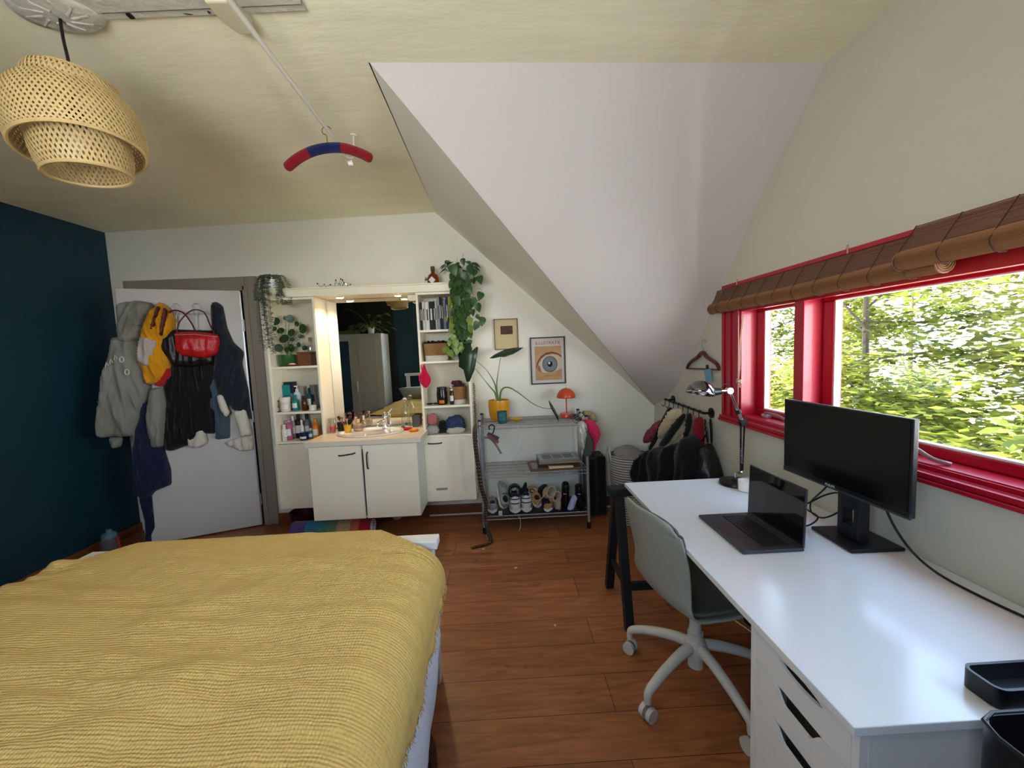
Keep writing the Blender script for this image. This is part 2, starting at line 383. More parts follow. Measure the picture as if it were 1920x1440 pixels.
# flat ceiling
mb = MB()
def czc(x, y):
    zl = 2.633 + (y - 2.85) * .004; t = (x - XL) / (-.5 - XL)
    zr = 2.69 + (y - 1.748) * .012
    return zl + (zr - zl) * min(1, t) if t < 1 else zr + (2.643 - 2.69) * (x + .5) / 1.93
xe = lambda y: -.493 + (y - 1.748) / (YB - 1.748) * (-.53 + .493)
mb.grid(lambda u, v: (XL - .05 + u * (xe(max(v * (YB + .05), 0)) - XL + .05), YF - .1 + v * (YB + .15 - YF), czc(XL - .05 + u * (-.5 - XL + .05), YF - .1 + v * (YB + .15 - YF))), 24, 30)
mb.grid(lambda u, v: (-.5 + u * 2.05, YF - .1 + v * (1.7485 - YF + .1), czc(-.5 + u * 2.05, YF - .1 + v * (1.7485 - YF + .1))), 12, 10)
struct(mb.build('ceiling', CEILP))
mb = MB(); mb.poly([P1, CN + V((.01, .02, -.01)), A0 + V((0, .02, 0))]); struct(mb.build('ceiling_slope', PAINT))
Rb = [P2, V((1.419, 2.211, 2.17)), V((1.405, 2.6, 1.70)), V((1.387, 3.128, 1.13)), CN]
def rbi(t):
    s_ = t * 4; i = min(3, int(s_)); f = s_ - i; a, b, c, d = Rb[max(0, i - 1)], Rb[i], Rb[i + 1], Rb[min(4, i + 2)]
    p = .5 * ((2 * b) + (c - a) * f + (2 * a - 5 * b + 4 * c - d) * f * f + (3 * b - a - 3 * c + d) * f ** 3)
    return V((wx(p.z) + .02, p.y, p.z))
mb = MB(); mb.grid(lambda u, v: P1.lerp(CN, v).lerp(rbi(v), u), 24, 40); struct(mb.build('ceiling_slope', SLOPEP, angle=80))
# roof closing the void behind the slopes
mb = MB(); mb.box(XL - .2, 1.7, YF - .2, YB + 1.2, 2.86, 2.95); struct(mb.build('roof', FRAMEP))
# baseboards
WOODB = mat('baseboard_wood', S(120, 72, 44), .45, var=.2, vscale=8, stretch=(1, 6, 6))
struct(MB().box(XL, XL + .016, YF, YB, 0, .075).build('baseboard_left', WOODB, bevel=.003))
struct(MB().box(DX1 + .1, 1.36, YB - .016, YB, 0, .095).build('baseboard_back', WOODB, bevel=.003))
# heating pipe along the skirting
one(MB().tube([(-.72, 3.5, .02), (1.2, 3.5, .02)], .009, 10), 'heating_pipe', mat('pipe_paint', S(205, 200, 190), .4), 'thin white heating pipe on the floor in front of the back wall skirting', 'pipe')
# door
mb = MB(); FY = YB - .025
mb.box(DX0 - .11, DX0, FY, YB, 0, DZ + .1); mb.box(DX1, DX1 + .1, FY, YB, 0, DZ + .1); mb.box(DX0, DX1, FY, YB, DZ, DZ + .1)
mb.box(DX1 - .02, DX1 + .02, FY - .012, FY, 0, DZ + .02); mb.box(DX0, DX1, FY - .012, FY, DZ - .02, DZ + .02)
mb.box(DX0, DX0 + .02, FY, YB + .14, 0, DZ); mb.box(DX1 - .02, DX1, FY, YB + .14, 0, DZ); mb.box(DX0, DX1, FY, YB + .14, DZ - .02, DZ)
struct(mb.build('door_frame', FRAMEP, bevel=.004))
HX, HY = -2.235, 3.515; FX, FYY = -3.0, 3.213
dang = atan2(FYY - HY, FX - HX); DL = sqrt((FX - HX) ** 2 + (FYY - HY) ** 2)
dv = V((cos(dang), sin(dang), 0)); dn = V((-dv.y, dv.x, 0))
if dn.y > 0: dn = -dn
DM = M((( dv.x, dn.x, 0, HX), (dv.y, dn.y, 0, HY), (0, 0, 1, 0), (0, 0, 0, 1)))   # local: x along leaf, y into the room
mb = MB(DM); mb.box(0, DL, -.04, 0, .012, 2.098); leaf = struct(mb.build('door_1', DOORW, bevel=.003))
mb = MB(DM)
for z in (.25, 1.0, 1.8): mb.cyl((-.008, .004, z - .05), (-.008, .004, z + .05), .008, n=10)
mb.build('hinge', STEEL, leaf)
mb = MB(DM); mb.box(-.004, .006, -.035, .002, .012, 2.09); mb.build('hinge_strip', STEEL, leaf)

def dmap(a, b, d): return DM @ V((a, d, b))
def dpx(cx, cy, d=0):     # point of the coat crop -> (along leaf, z)
    p = atp(140 + cx / 2.4816, 480 + cy / 2.4816, V((HX, HY, 0)) + dn * d, dn); q = DM.inverted() @ p; return (q.x, q.z)
def coat(pts, d, parent, name, m, T=.05, rad=.05, fold=.012, ff=14, res=.011, seed=1, tilt=0):
    mb = MB(); out = [dpx(x, y, d + T * .7) for x, y in pts]
    mb.puff(out, lambda a, b, dd: dmap(a, b, d + dd), T, rad, res, fold, ff, seed, 0, tilt)
    return mb.build(name, m, parent, angle=80)
def dthing(name, label, cat, x, y, d): a, z = dpx(x, y, d); p = DM @ V((a, d, z)); return thing(name, label, cat, p)
GREYH = fabric('grey_marl', S(136, 138, 128), 260, .5, .15); NAVY = fabric('navy_towelling', S(28, 36, 66), 200, .7)
BLKF = fabric('black_fabric', S(22, 22, 24)); DEN = fabric('dark_denim', S(30, 38, 48)); JEAN = fabric('washed_denim', S(70, 88, 104)); OFFW = fabric('off_white_cotton', S(212, 206, 190), 160, .4)
YEL = fabric('gold_nylon', S(206, 144, 22), 60, .2); REDF = fabric('red_nylon', S(170, 30, 34), 60, .2); LILAC = fabric('pale_nylon', S(176, 166, 160), 60, .2)
REDL = mat('red_leather', S(178, 24, 28), .35, bump=.3, bscale=60); BLKL = mat('black_leather', S(20, 19, 20), .35, bump=.3, bscale=60); MAROON = mat('maroon_strap', S(84, 20, 26), .5)
# over-door hook rail
t = dthing('hook_rail', 'white wire over-door hook rack between the hanging coats', 'hook rack', 500, 240, .02)
mb = MB()
for x in (470, 562):
    loop = []
    for k in range(14):
        a = pi * 1.15 + 2 * pi * .8 * k / 13 * 1.05
        loop.append((x + 17 * sin(a - pi * .55) * 1.0, 240 - 22 * cos(a - pi * .5)))
    p = [(x, 280), (x - 14, 250), (x - 16, 232), (x, 220), (x + 16, 232), (x + 14, 250), (x + 3, 280), (x + 5, 340), (x - 6, 350)]
    mb.tube(smooth_path([dmap(*dpx(a, b, .06), .06) for a, b in p], 4), .003, 6)
mb.build('hook', STEEL, t)
mb = MB()
for y in (268, 345): mb.tube([dmap(*dpx(380, y, .02), .02), dmap(*dpx(640, y + 3, .02), .02)], .003, 6)
mb.build('rail', STEEL, t)

t = dthing('dressing_gown', 'dark navy dressing gown hanging lowest on the door, below the grey hoodie', 'gown', 350, 640, 0)
coat([(300, 640), (345, 600), (370, 800), (405, 890), (440, 1000), (442, 1070), (365, 1100), (345, 1130), (300, 1135), (265, 1110), (258, 900), (285, 760)], .008, t, 'body', NAVY, .06, .05, .015, 18)
coat([(300, 1100), (355, 1100), (362, 1180), (370, 1268), (352, 1300), (357, 1355), (325, 1360), (326, 1250), (300, 1150)], .006, t, 'belt', NAVY, .02, .03, .008)
t = dthing('black_coat', 'long black coat in the middle of the door behind the red bag', 'coat', 510, 480, 0)
coat([(385, 440), (470, 400), (600, 400), (660, 470), (668, 640), (645, 832), (600, 830), (520, 885), (440, 915), (405, 905), (418, 700), (395, 560)], .006, t, 'body', BLKF, .07, .06, .014, 16, seed=3)
coat([(520, 850), (560, 815), (600, 805), (615, 868), (580, 895), (525, 893)], .05, t, 'lining', OFFW, .03, .03, .008)
t = dthing('beige_shirt', 'cream shirt tail showing below the dark jacket cuffs on the door', 'shirt', 760, 780, 0)
coat([(690, 870), (740, 850), (830, 830), (832, 905), (775, 912), (735, 895)], .008, t, 'body', OFFW, .03, .03, .012, 20)
t = dthing('denim_jeans', 'washed blue jeans hanging between black coat and dark jacket', 'jeans', 660, 560, 0)
coat([(610, 640), (640, 560), (690, 600), (716, 750), (718, 850), (652, 858), (645, 720), (615, 700)], .03, t, 'leg', JEAN, .04, .035, .008, 14)
t = dthing('dark_jacket', 'dark denim jacket with white turned-up cuffs at the hinge side', 'jacket', 660, 210, 0)
coat([(622, 225), (645, 205), (680, 228), (700, 330), (730, 400), (780, 445), (772, 500), (800, 620), (817, 770), (790, 735), (740, 725), (700, 690), (660, 650), (640, 560), (640, 430), (628, 330)], .02, t, 'body', DEN, .085, .06, .016, 14, seed=5, tilt=.3)
coat([(655, 648), (686, 643), (720, 735), (700, 754), (672, 715)], .09, t, 'cuff', OFFW, .03, .02, .004)
coat([(733, 722), (795, 710), (820, 835), (768, 845)], .07, t, 'cuff', OFFW, .04, .03, .006)
t = dthing('grey_hoodie', 'grey marl hoodie with pale lettering hanging nearest the teal wall', 'hoodie', 260, 210, 0)
coat([(150, 380), (200, 370), (270, 380), (310, 440), (330, 560), (342, 650), (300, 730), (275, 842), (200, 850), (140, 845), (98, 846), (86, 815), (100, 700), (114, 600), (125, 500)], .02, t, 'body', GREYH, .11, .08, .018, 12, seed=2)
coat([(188, 220), (230, 205), (290, 203), (345, 215), (345, 262), (300, 310), (288, 380), (240, 410), (190, 395), (183, 320), (180, 255)], .05, t, 'hood', GREYH, .11, .06, .02, 14, seed=8, tilt=.4)
coat([(86, 815), (112, 560), (150, 470), (185, 520), (170, 640), (150, 760), (140, 850), (98, 848)], .08, t, 'sleeve', GREYH, .06, .04, .012, 14, seed=4)
coat([(345, 615), (402, 612), (418, 690), (410, 790), (404, 892), (348, 897), (330, 800), (322, 745)], .05, t, 'sleeve', GREYH, .06, .04, .014, 14, seed=6)
coat([(148, 845), (215, 848), (207, 890), (165, 902)], .03, t, 'cuff', GREYH, .05, .03, .006)
LET = mat('pale_print', S(200, 200, 190), .8)
for x, y in ((150, 505), (170, 490), (190, 470)):
    MB().tube([dmap(*dpx(x - 8, y + 14, .16), .155), dmap(*dpx(x - 5, y - 10, .16), .155), dmap(*dpx(x + 6, y + 6, .16), .155)], .003, 5).build('letter', LET, t)
for x, y in ((218, 482), (243, 540)):
    MB().tube([dmap(*dpx(x + 10 * cos(a), y + 12 * sin(a), .16), .158) for a in [k * pi / 5 for k in range(10)]], .0045, 5, close=True).build('letter', LET, t)
t = dthing('sports_jacket', 'gold nylon jacket with pale band and red hem beside the grey hoodie', 'jacket', 400, 210, 0)
coat([(380, 520), (438, 500), (444, 560), (405, 612), (360, 605)], .05, t, 'lining', REDF, .07, .04, .01)
coat([(335, 260), (385, 208), (430, 240), (462, 290), (458, 350), (412, 420), (447, 482), (425, 545), (375, 600), (325, 600), (300, 520), (283, 492), (290, 400), (310, 320)], .06, t, 'body', YEL, .09, .05, .02, 18, seed=7, tilt=-.3)
coat([(290, 375), (330, 378), (375, 392), (350, 515), (320, 512), (283, 490)], .14, t, 'band', LILAC, .055, .03, .008, seed=3)
coat([(374, 228), (396, 232), (360, 352), (342, 344)], .155, t, 'collar', MAROON, .034, .02, .002)
coat([(408, 234), (428, 250), (404, 376), (384, 370)], .155, t, 'collar', MAROON, .034, .02, .002)
t = dthing('black_handbag', 'black leather handbag partly hidden behind the red bag', 'handbag', 470, 300, 0)
coat([(385, 372), (460, 340), (640, 345), (645, 500), (540, 520), (450, 512), (395, 440)], .085, t, 'bag_body', BLKL, .05, .03, .006)
MB().tube(smooth_path([dmap(*dpx(a, b, .13), .12) for a, b in ((405, 375), (412, 300), (450, 255), (500, 262), (540, 310), (560, 350))], 5), .006, 6).build('strap', MAROON, t)
t = dthing('red_handbag', 'small bright red leather shoulder bag hanging in front of the coats', 'handbag', 560, 350, .1)
coat([(458, 352), (560, 350), (660, 362), (672, 400), (657, 458), (600, 478), (500, 466), (462, 442)], .14, t, 'bag_body', REDL, .06, .035, .004, seed=4)
MB().tube(smooth_path([dmap(*dpx(a, b, .17), .16) for a, b in ((472, 356), (490, 300), (545, 252), (600, 262), (628, 320), (648, 365))], 5), .005, 6).build('strap', MAROON, t)
MB().tube([dmap(*dpx(462, 366, .21), .2), dmap(*dpx(560, 364, .21), .206), dmap(*dpx(665, 376, .21), .2)], .003, 6).build('zip', STEEL, t)
# bottle beside the bed at the teal wall
t = thing('drinking_bottle', 'small clear drinking bottle with blue lid against the teal wall', 'bottle', (-3.13, 3.06, 0))
CLEARP = mat('clear_blue_plastic', S(190, 200, 215), .1, trans=.85, ior=1.2)
MB().lathe([(.001, 0), (.055, .003), (.058, .02), (.052, .08), (.058, .12), (.055, .15), (.04, .165)], (-3.13, 3.06, 0)).build('bottle_body', CLEARP, t)
MB().lathe([(.045, .16), (.046, .19), (.03, .2), (.018, .205), (.018, .225), (.001, .226)], (-3.13, 3.06, 0)).build('lid', mat('blue_lid', S(90, 125, 140), .5), t)
MB().tube([(-3.07, 3.05, .16), (-3.04, 3.04, .12), (-3.045, 3.04, .05)], .006, 6).build('strap', REDF, t)

# ================================================================== WINDOW
GX = 1.505
mb = MB(); MX = 1.40
def ring(y0, y1, z0, z1, w, x0, x1, wb=None):   # rectangular picture-frame in the window plane
    wb = wb or w
    mb.box(x0, x1, y0, y1, z1 - w, z1); mb.box(x0, x1, y0, y1, z0, z0 + wb); mb.box(x0, x1, y0, y0 + w, z0 + wb, z1 - w); mb.box(x0, x1, y1 - w, y1, z0 + wb, z1 - w)
for k, (o_, x_) in enumerate(((0, 1.378), (.035, 1.387), (.07, 1.378), (.105, 1.387), (.135, 1.38))):
    ring(WY0 - .02 + o_, WY1 + .012 - o_, .998 + o_ * .2, 1.822 - o_ * .25, (.024 if k < 4 else .035), x_, 1.42, .001)
ring(WY0 - .02, 2.44, 1.0, 1.82, .17, 1.392, 1.42, .04)
mb.box(1.4201, GX, 2.2702, 2.44, 1.03, 1.80)      # left jamb, deep
mb.box(1.40, GX + .03, WY0, 0.0, 1.03, 1.8)
mb.box(1.40, GX + .03, 0, 2.27, 1.70, 1.82)     # head
struct(mb.build('window_frame', RED, bevel=.003))
mb = MB(); mb.box(1.352, 1.41, WY0 - .02, 2.45, .990, 1.004); mb.box(1.360, 1.41, WY0 - .02, 2.45, 1.0045, 1.024)
mb.box(1.40, GX + .03, WY0, 2.44, 1.0, 1.045); struct(mb.build('window_sill', RED, bevel=.003))
mb = MB(); mb.box(1.395, GX + .02, 1.802, 1.862, 1.045, 1.72); struct(mb.build('window_mullion', RED, bevel=.004))
def sash(name, y0, y1, z0=1.045, z1=1.70):
    global mb
    mb = MB(); ring(y0, y1, z0, z1, .058, 1.485, 1.53, .04); o = struct(mb.build(name, RED, bevel=.006))
    mb = MB(); ring(y0 + .056, y1 - .056, z0 + .038, z1 - .052, .008, 1.49, 1.515); mb.build('window_bead', WHITEP, o)
    m2 = MB(); m2.box(1.505, 1.509, y0 + .06, y1 - .06, z0 + .042, z1 - .056)
    return m2.build('glass_pane', GLASSW, o)
sash('window_1', 1.862, 2.27); sash('window_2', .02, 1.80)
mb = MB()
for a, b in ((RX0, RX0 + .06), (RX1 - .06, RX1), (-.78, -.73)): mb.box(a, b, YF - .1, YF - .04, RZ0, RZ1)
mb.box(RX0, RX1, YF - .1, YF - .04, RZ0, RZ0 + .06); mb.box(RX0, RX1, YF - .1, YF - .04, RZ1 - .06, RZ1)
w3 = struct(mb.build('fill_window', RED, bevel=.005)); MB().box(RX0 + .05, RX1 - .05, YF - .075, YF - .07, RZ0 + .05, RZ1 - .05).build('glass_pane', GLASSW, w3)  # unseen rear window, added so daylight fills the vanity and far walls
def stay(y0, y1, label):
    t = thing('window_stay', label, 'window stay', (1.44, y0, 1.05))
    MB().tube(smooth_path([(1.475, y0, 1.06), (1.45, y0 - .02, 1.075), (1.43, (y0 + y1) / 2, 1.08), (1.41, y1 + .03, 1.062), (1.44, y1, 1.05)], 4), .009, 8, rz=.6).build('bar', mat('stay_metal', S(170, 165, 160), .3, metal=.7), t)
    MB().obox((1.47, y0, 1.055), (.03, .05, .02)).build('bracket', STEEL, t, bevel=.004)
stay(2.16, 1.86, 'metal casement stay lying on the red sill below the small pane')
stay(1.44, 1.22, 'metal casement stay on the red sill right of the monitor')

# bamboo blinds
SLAT = mat('blind_slat', S(112, 78, 60), .6, var=.3, vscale=30, stretch=(1, .3, 6)); SLAT2 = mat('blind_slat_roll', S(150, 108, 74), .6, var=.25, vscale=30, stretch=(1, .3, 6)); CORD = mat('blind_cord', S(70, 44, 34), .8)
JUTE = mat('jute_cord', S(180, 150, 116), .9)
def blind(y0, y1, xt, ztop, zroll, xr, rr, label):
    t = thing('bamboo_blind', label, 'blind', (xr, y0, ztop))
    mb = MB(); n = int((ztop - zroll) / .0042)
    for k in range(n):
        f = k / n; z = ztop - (ztop - zroll) * f; x = xt + (xr - rr - xt) * (f ** 1.5) * .9
        j = .0016 * sin(k * 2.3) + (.0025 if k % 9 == 4 else 0); mb.box(x + j, x + .002 + j, y0 + .002 * sin(k), y1, z - .0033, z)
    mb.build('slat_sheet', SLAT, t)
    mb = MB(); ns = 96; rings = []
    for yy in (y0 - .004, y1):
        rings.append([(xr + (rr if i % 2 else rr * .90) * cos(2 * pi * i / ns), yy, zroll + (rr if i % 2 else rr * .90) * .95 * sin(2 * pi * i / ns)) for i in range(ns)])
    mb.rings(rings, False); mb.build('roll', SLAT2, t)
    for yy in (y0 - .007, y1 + .003):
        sp = [(xr + rr * (.15 + .85 * k / 60) * cos(k * .42), yy, zroll + rr * (.15 + .85 * k / 60) * sin(k * .42)) for k in range(61)]
        MB().tube(sp, .0028, 5).build('roll_end', SLAT2, t)
    y = y0 + .08; zt = zroll
    while y < y1:
        MB().tube([(xt - .003, y, ztop), (xr - rr - .002 + .9 * 0, y + .004, zroll), *[(xr - (rr + .002) * cos(a), y + .004, zroll - (rr + .002) * sin(a)) for a in (.4, .9, 1.4, 2)]], .0016, 5).build('stitch_cord', CORD, t); y += .125
    return t
b1 = blind(1.19, 2.50, 1.372, 1.80, 1.69, 1.345, .034, 'long dark bamboo roller blind rolled up over the far part of the red window')
b2 = blind(-.2, 1.262, 1.335, 1.818, 1.712, 1.298, .033, 'nearer bamboo roller blind overlapping the far one, at the right picture edge')
mb = MB(); p = [at(1393, 590, 0, 1.35), at(1387, 640, 0, 1.35), at(1386, 690, 0, 1.35), at(1385, 712, 0, 1.35)]
mb.tube(p, .0022, 6); mb.tube([q + V((0, -.008, 0)) for q in p[:3]] + [p[3]], .0018, 6); mb.build('pull_cord', JUTE, b1)
mb = MB()
for k in range(5): c = p[3] + V((.006 * sin(k * 2), .008 * cos(k * 2.2), -.004 * k)); mb.ell(c, (.008, .009, .007), 8, 6)
mb.tube([p[3], p[3] + V((0, -.015, -.045))], .003, 5); mb.build('cord_knot', JUTE, b1)
for yy in (2.28, 1.55, .98): 
    MB().tube([(1.385, yy + .02, 1.822), (1.37, yy, 1.835), (1.362, yy - .01, 1.80)], .003, 5).build('tie', JUTE, b1 if yy > 1.2 else b2)
# ================================================================== BED
WB = mat('white_bed_paint', S(232, 232, 230), .4)
SHEET = fabric('white_cotton', S(222, 226, 236), 120, .4, .03)
t = thing('bed', 'white wooden double bed with chunky footboard under a mustard throw', 'bed', (-1.08, 1.66, 0))
FBY = 1.70
mb = MB(); mb.box(-1.85, -.318, FBY - .045, FBY + .03, .632, .672); mb.build('footboard_rail', WB, t, bevel=.006)
MB().box(-1.79, -.36, FBY - .012, FBY + .012, .12, .632).build('footboard', WB, t, bevel=.003)
for x in (-1.83, -.405): MB().box(x, x + .065, FBY - .04, FBY + .02, 0, .632).build('leg', WB, t, bevel=.004)
for x in (-1.835, -.372): MB().box(x, x + .03, -.42, FBY - .03, .18, .40).build('side_rail', WB, t, bevel=.004)
MB().box(-1.80, -.375, -.42, FBY - .05, .30, .56).build('mattress', SHEET, t, bevel=.05, seg=4)
for x in (-1.83, -.405): MB().box(x, x + .065, -.49, -.43, 0, 1.10).build('headboard_post', WB, t, bevel=.004)
mb = MB(); mb.box(-1.85, -.318, -.495, -.42, 1.10, 1.15); mb.build('headboard_rail', WB, t, bevel=.006)
MB().box(-1.78, -.40, -.475, -.445, .30, .78).build('headboard', WB, t, bevel=.004)
for k in range(4): MB().box(-1.55 + k * .32 - .03, -1.55 + k * .32 + .03, -.475, -.445, .78, 1.10).build('headboard_slat', WB, t, bevel=.003)
def bz(x, y):   # height of the bedding
    n = noise.noise
    z = .665 + .022 * n(V((x * 1.7, y * 1.9, 3))) + .012 * n(V((x * 4, y * 5, 1)))
    z += .016 * math.exp(-((x + .95) ** 2 / .35 + (y - 1.45) ** 2 / .15))
    z += .006 * n(V((x * 3, y * 26 + x * 4, 7))) + .003 * n(V((x * 22, y * 9, 2)))
    z += .020 * max(0, n(V((x * 2.5 + y * 3, y * 7 - x * 2, 5)))) + .007 * (1 - 2.2 * abs(n(V((x * 1.6 + y * .8, y * 11 + x * 1.5, 8)))))
    return z
# duvet hanging at the free side
def edge(y):   # where the throw ends down the side (z of its hem), wavy
    return .475 + .05 * noise.noise(V((y * 3.1, 0, 4))) + .03 * noise.noise(V((y * 9, 1, 4))) + (.06 if y > 1.45 else 0) - .05 * math.exp(-((y - 1.02) ** 2) / .01)
SX0, SX1 = -1.93, -.45
def skin(u, v, z_end, off=0, y0=-.40, y1=1.70, bulge=0):
    y = y0 + (y1 - y0) * v; r = .16; L = SX1 - SX0; ze = z_end(y)
    zt = bz(min(SX1, max(SX0, SX0 + L * u)), y)
    drop = max(.02, zt - r - ze); tot = L + r * pi / 2 + drop; s_ = u * tot
    if s_ < L: x = SX0 + s_; z = bz(x, y)
    else:
        zt = bz(SX1, y); s2 = s_ - L
        if s2 < r * pi / 2: a = s2 / r; x = SX1 + r * sin(a); z = zt - r + r * cos(a)
        else: q = s2 - r * pi / 2; x = SX1 + r + .02 * sin(q * 9 + y * 5) * min(1, q * 9) + .012 * noise.noise(V((y * 14, q * 3, 1))) + bulge * q; z = zt - r - q
    if x < SX0 + .07: z -= .10 * ((SX0 + .07 - x) / .07) ** 2
    # foot end roll-off
    return V((x + (off * (1.4 if off < 0 else .3) if x > -1 else 0), y, z + off))
DUV = MB(); DUV.grid(lambda u, v: skin(u, v, lambda y: .215 + .035 * noise.noise(V((y * 6, 2, 2))), -.018, -.38, 1.56, .07 * (1.9 - 2 * v if v > .5 else .9)), 90, 110)
o = DUV.build('duvet', SHEET, angle=80, solid=.008); tag(o, 'white duvet whose edge hangs out below the mustard throw', 'duvet')
def thr(u, v):
    p = skin(u, v, edge, .012, -.42, 1.79)
    w = min(1, max(0, (p.x + .62) / .22)); w2 = min(1, max(0, (-1.62 - p.x) / .18)); w = max(w, w2)
    ylim = 1.76 - .14 * w
    if p.y > 1.50: p.y = 1.50 + (p.y - 1.50) * (ylim - 1.50) / .29
    if p.x < -.42: p.z = max(p.z, .70 * (1 - w) + p.z * w) if p.y > 1.60 else p.z + (max(p.z, .70 * (1 - w) + p.z * w) - p.z) * max(0, (p.y - 1.5) / .1)
    if p.y > 1.735: p.z -= (p.y - 1.735) * 1.6
    return p
mb = MB(); mb.grid(thr, 190, 210)
th = mb.build('throw', MUSLIN, angle=80, solid=.006); tag(th, 'mustard yellow crinkled muslin throw covering the whole bed', 'throw')
rnd = random.Random(3); mb = MB()
for k in range(420):
    v = k / 420; p = thr(1, v); q = p + V((rnd.uniform(-.004, .01), rnd.uniform(-.008, .008), -rnd.uniform(.01, .02)))
    mb.tube([p, p.lerp(q, .5) + V((.002, 0, 0)), q], .0013, 4)
fr_ = mb.build('fringe', MUSLIN, th); fr_['kind'] = 'stuff'
PIL = fabric('pale_blue_pillow', S(176, 190, 204), 120, .3, .15)
for k, (x, rz) in enumerate(((-1.55, .1), (-.78, -.06))):
    m = M.Translation((x, -.24, .76)) @ M.Rotation(rz, 4, 'Z') @ M.Rotation(R(38), 4, 'X')
    mb = MB(m); mb.grid(lambda u, v: V(((u - .5) * .66, (v - .5) * .46, .075 * (max(0, 1 - abs(2 * u - 1) ** 3) * max(0, 1 - abs(2 * v - 1) ** 3)) ** .5)), 20, 16)
    mb.grid(lambda u, v: V(((u - .5) * .66, (v - .5) * .46, -.075 * (max(0, 1 - abs(2 * u - 1) ** 3) * max(0, 1 - abs(2 * v - 1) ** 3)) ** .5)), 20, 16)
    one(mb, 'pillow', PIL, ('pale blue pillow seen in the mirror, against the headboard on the teal wall side', 'pale blue pillow against the headboard on the window side')[k], 'pillow', angle=80)
# black bag under the bed
mb = MB(); m_ = [(1.50, .0), (1.50, .16), (1.3, .21), (1.0, .22), (.6, .2), (.55, 0)]
mb.grid(lambda u, v: V((-.66 + .375 * (1 - abs(2 * u - 1) ** 5 * .5) * sin(pi * min(1, v * 1.02) / 2) + .012 * noise.noise(V((u * 8, v * 6, 0))), .5 + u * 1.02, .004 + .19 * cos(pi * v / 2) * (1 - abs(2 * u - 1) ** 6) ** .5 + .01 * noise.noise(V((u * 14, v * 7, 3))) * cos(pi * v / 2))), 40, 14)
t = thing('storage_bag', 'black crumpled plastic storage bag pushed under the bed edge', 'bag', (-.5, 1.0, 0))
mb.build('bag_body', mat('black_vinyl', S(20, 21, 23), .25, bump=1, bscale=30), t, angle=80, solid=.004)
MB().tube([(-.34, .85, .03), (-.318, .95, .12), (-.34, 1.1, .1), (-.32, 1.2, .02)], .006, 6).build('handle', BLACKM, t)

# ================================================================== WASH-STAND WALL UNIT
SY, BY = 3.31, YB - .005   # front and back of the side cupboards
HNDL = mat('dark_handle', S(40, 36, 34), .35, metal=.4)
def handle(p0, p1, out, parent):
    p0, p1, o_ = V(p0), V(p1), V(out); mb = MB()
    pts = [p0 + o_ * .0] + [p0.lerp(p1, .06) + o_ * .8] + [p0.lerp(p1, f) + o_ * (1 + .25 * sin(pi * f)) for f in (.25, .5, .75)] + [p0.lerp(p1, .94) + o_ * .8, p1]
    mb.tube(smooth_path(pts, 4), .0052, 8); return mb.build('handle', HNDL, parent)
def tall(name, label, x0, x1, shelves, doorz, hx0, hx1, hz):
    t = thing(name, label, 'cabinet', ((x0 + x1) / 2, SY + .12, .225)); T_ = .018
    mb = MB(); mb.box(x0, x0 + T_, SY, BY, .225, 1.99); mb.box(x1 - T_, x1, SY, BY, .225, 1.99); mb.box(x0 + T_, x1 - T_, SY, BY, .225, .243)
    mb.box(x0 + T_, x1 - T_, SY + .002, BY, 1.972, 1.99); mb.build('carcass', CREAM, t, bevel=.0015)
    MB().box(x0 + T_, x1 - T_, BY - .008, BY - .002, .243, 1.972).build('back_panel', CREAM2, t)
    for z in shelves: MB().box(x0 + T_, x1 - T_, SY + .002, BY - .008, z - .018, z).build('shelf', CREAM, t, bevel=.001)
    d = MB().box(x0 + .001, x1 - .001, SY - .018, SY - .001, .228, doorz).build('door', CREAM, t, bevel=.002)
    handle((hx0, SY - .018, hz), (hx1, SY - .018, hz), (0, -.022, 0), d)
    return t
tallL = tall('wall_cabinet', 'tall cream open-shelf cabinet left of the mirror, nearest the door', -1.93, -1.515, (1.43, 1.05, .80), .78, -1.64, -1.53, .745)
tallR = tall('wall_cabinet', 'tall cream cabinet right of the mirror with books on its top shelf', -.69, -.272, (1.683, 1.423, 1.047, .797), .782, -.655, -.54, .735)
GREYD = mat('grey_dust', S(150, 148, 138), .8)
for c in [c for c in tallR.children if c.name.startswith('door')]:
    MB().obox((-.56, SY - .0195, .335), (.095, .001, .018)).build('scuff', GREYD, c)
t = thing('canopy', 'cream light canopy board running across the top of the mirror and both cabinets', 'canopy', (-1.1, SY, 1.99))
mb = MB(); mb.box(-1.95, -.268, SY - .012, BY, 1.992, 2.05); mb.build('canopy_board', CREAM, t, bevel=.003)
mb = MB(); mb.box(-1.952, -.262, SY - .024, BY, 2.05, 2.062); mb.build('top_board', CREAM, t, bevel=.003)
LAMPE = mat('lit_lamp', S(255, 230, 180), .4, emit=(1, .78, .5, 1), es=26)
for px in (-1.35, -.86):
    MB().lathe([(.036, 1.986), (.038, 1.9925), (.026, 1.9925), (.026, 1.986)], (px, 3.42, 0), 28).build('spot_ring', CHROME, t)
    MB().lathe([(.001, 1.984), (.025, 1.984), (.025, 1.992), (.001, 1.992)], (px, 3.42, 0), 24).build('spot_lamp', LAMPE, t)
t = thing('junction_box', 'small white electrical box at the top right corner of the mirror', 'junction box', (-.745, 3.44, 1.95))
MB().box(-.775, -.705, 3.40, 3.48, 1.945, 1.988).build('box', WHITEP, t, bevel=.004)
t = thing('mirror', 'large rectangular wall mirror between the two cream cabinets', 'mirror', (-1.1, 3.53, .86))
MB().box(-1.512, -.693, 3.532, 3.55, .862, 1.988).build('backing', DARKG, t)
MB().box(-1.512, -.693, 3.529, 3.532, .862, 1.988).build('mirror_glass', mat('mirror_glass', (.86, .88, .87, 1), .0, metal=1), t)
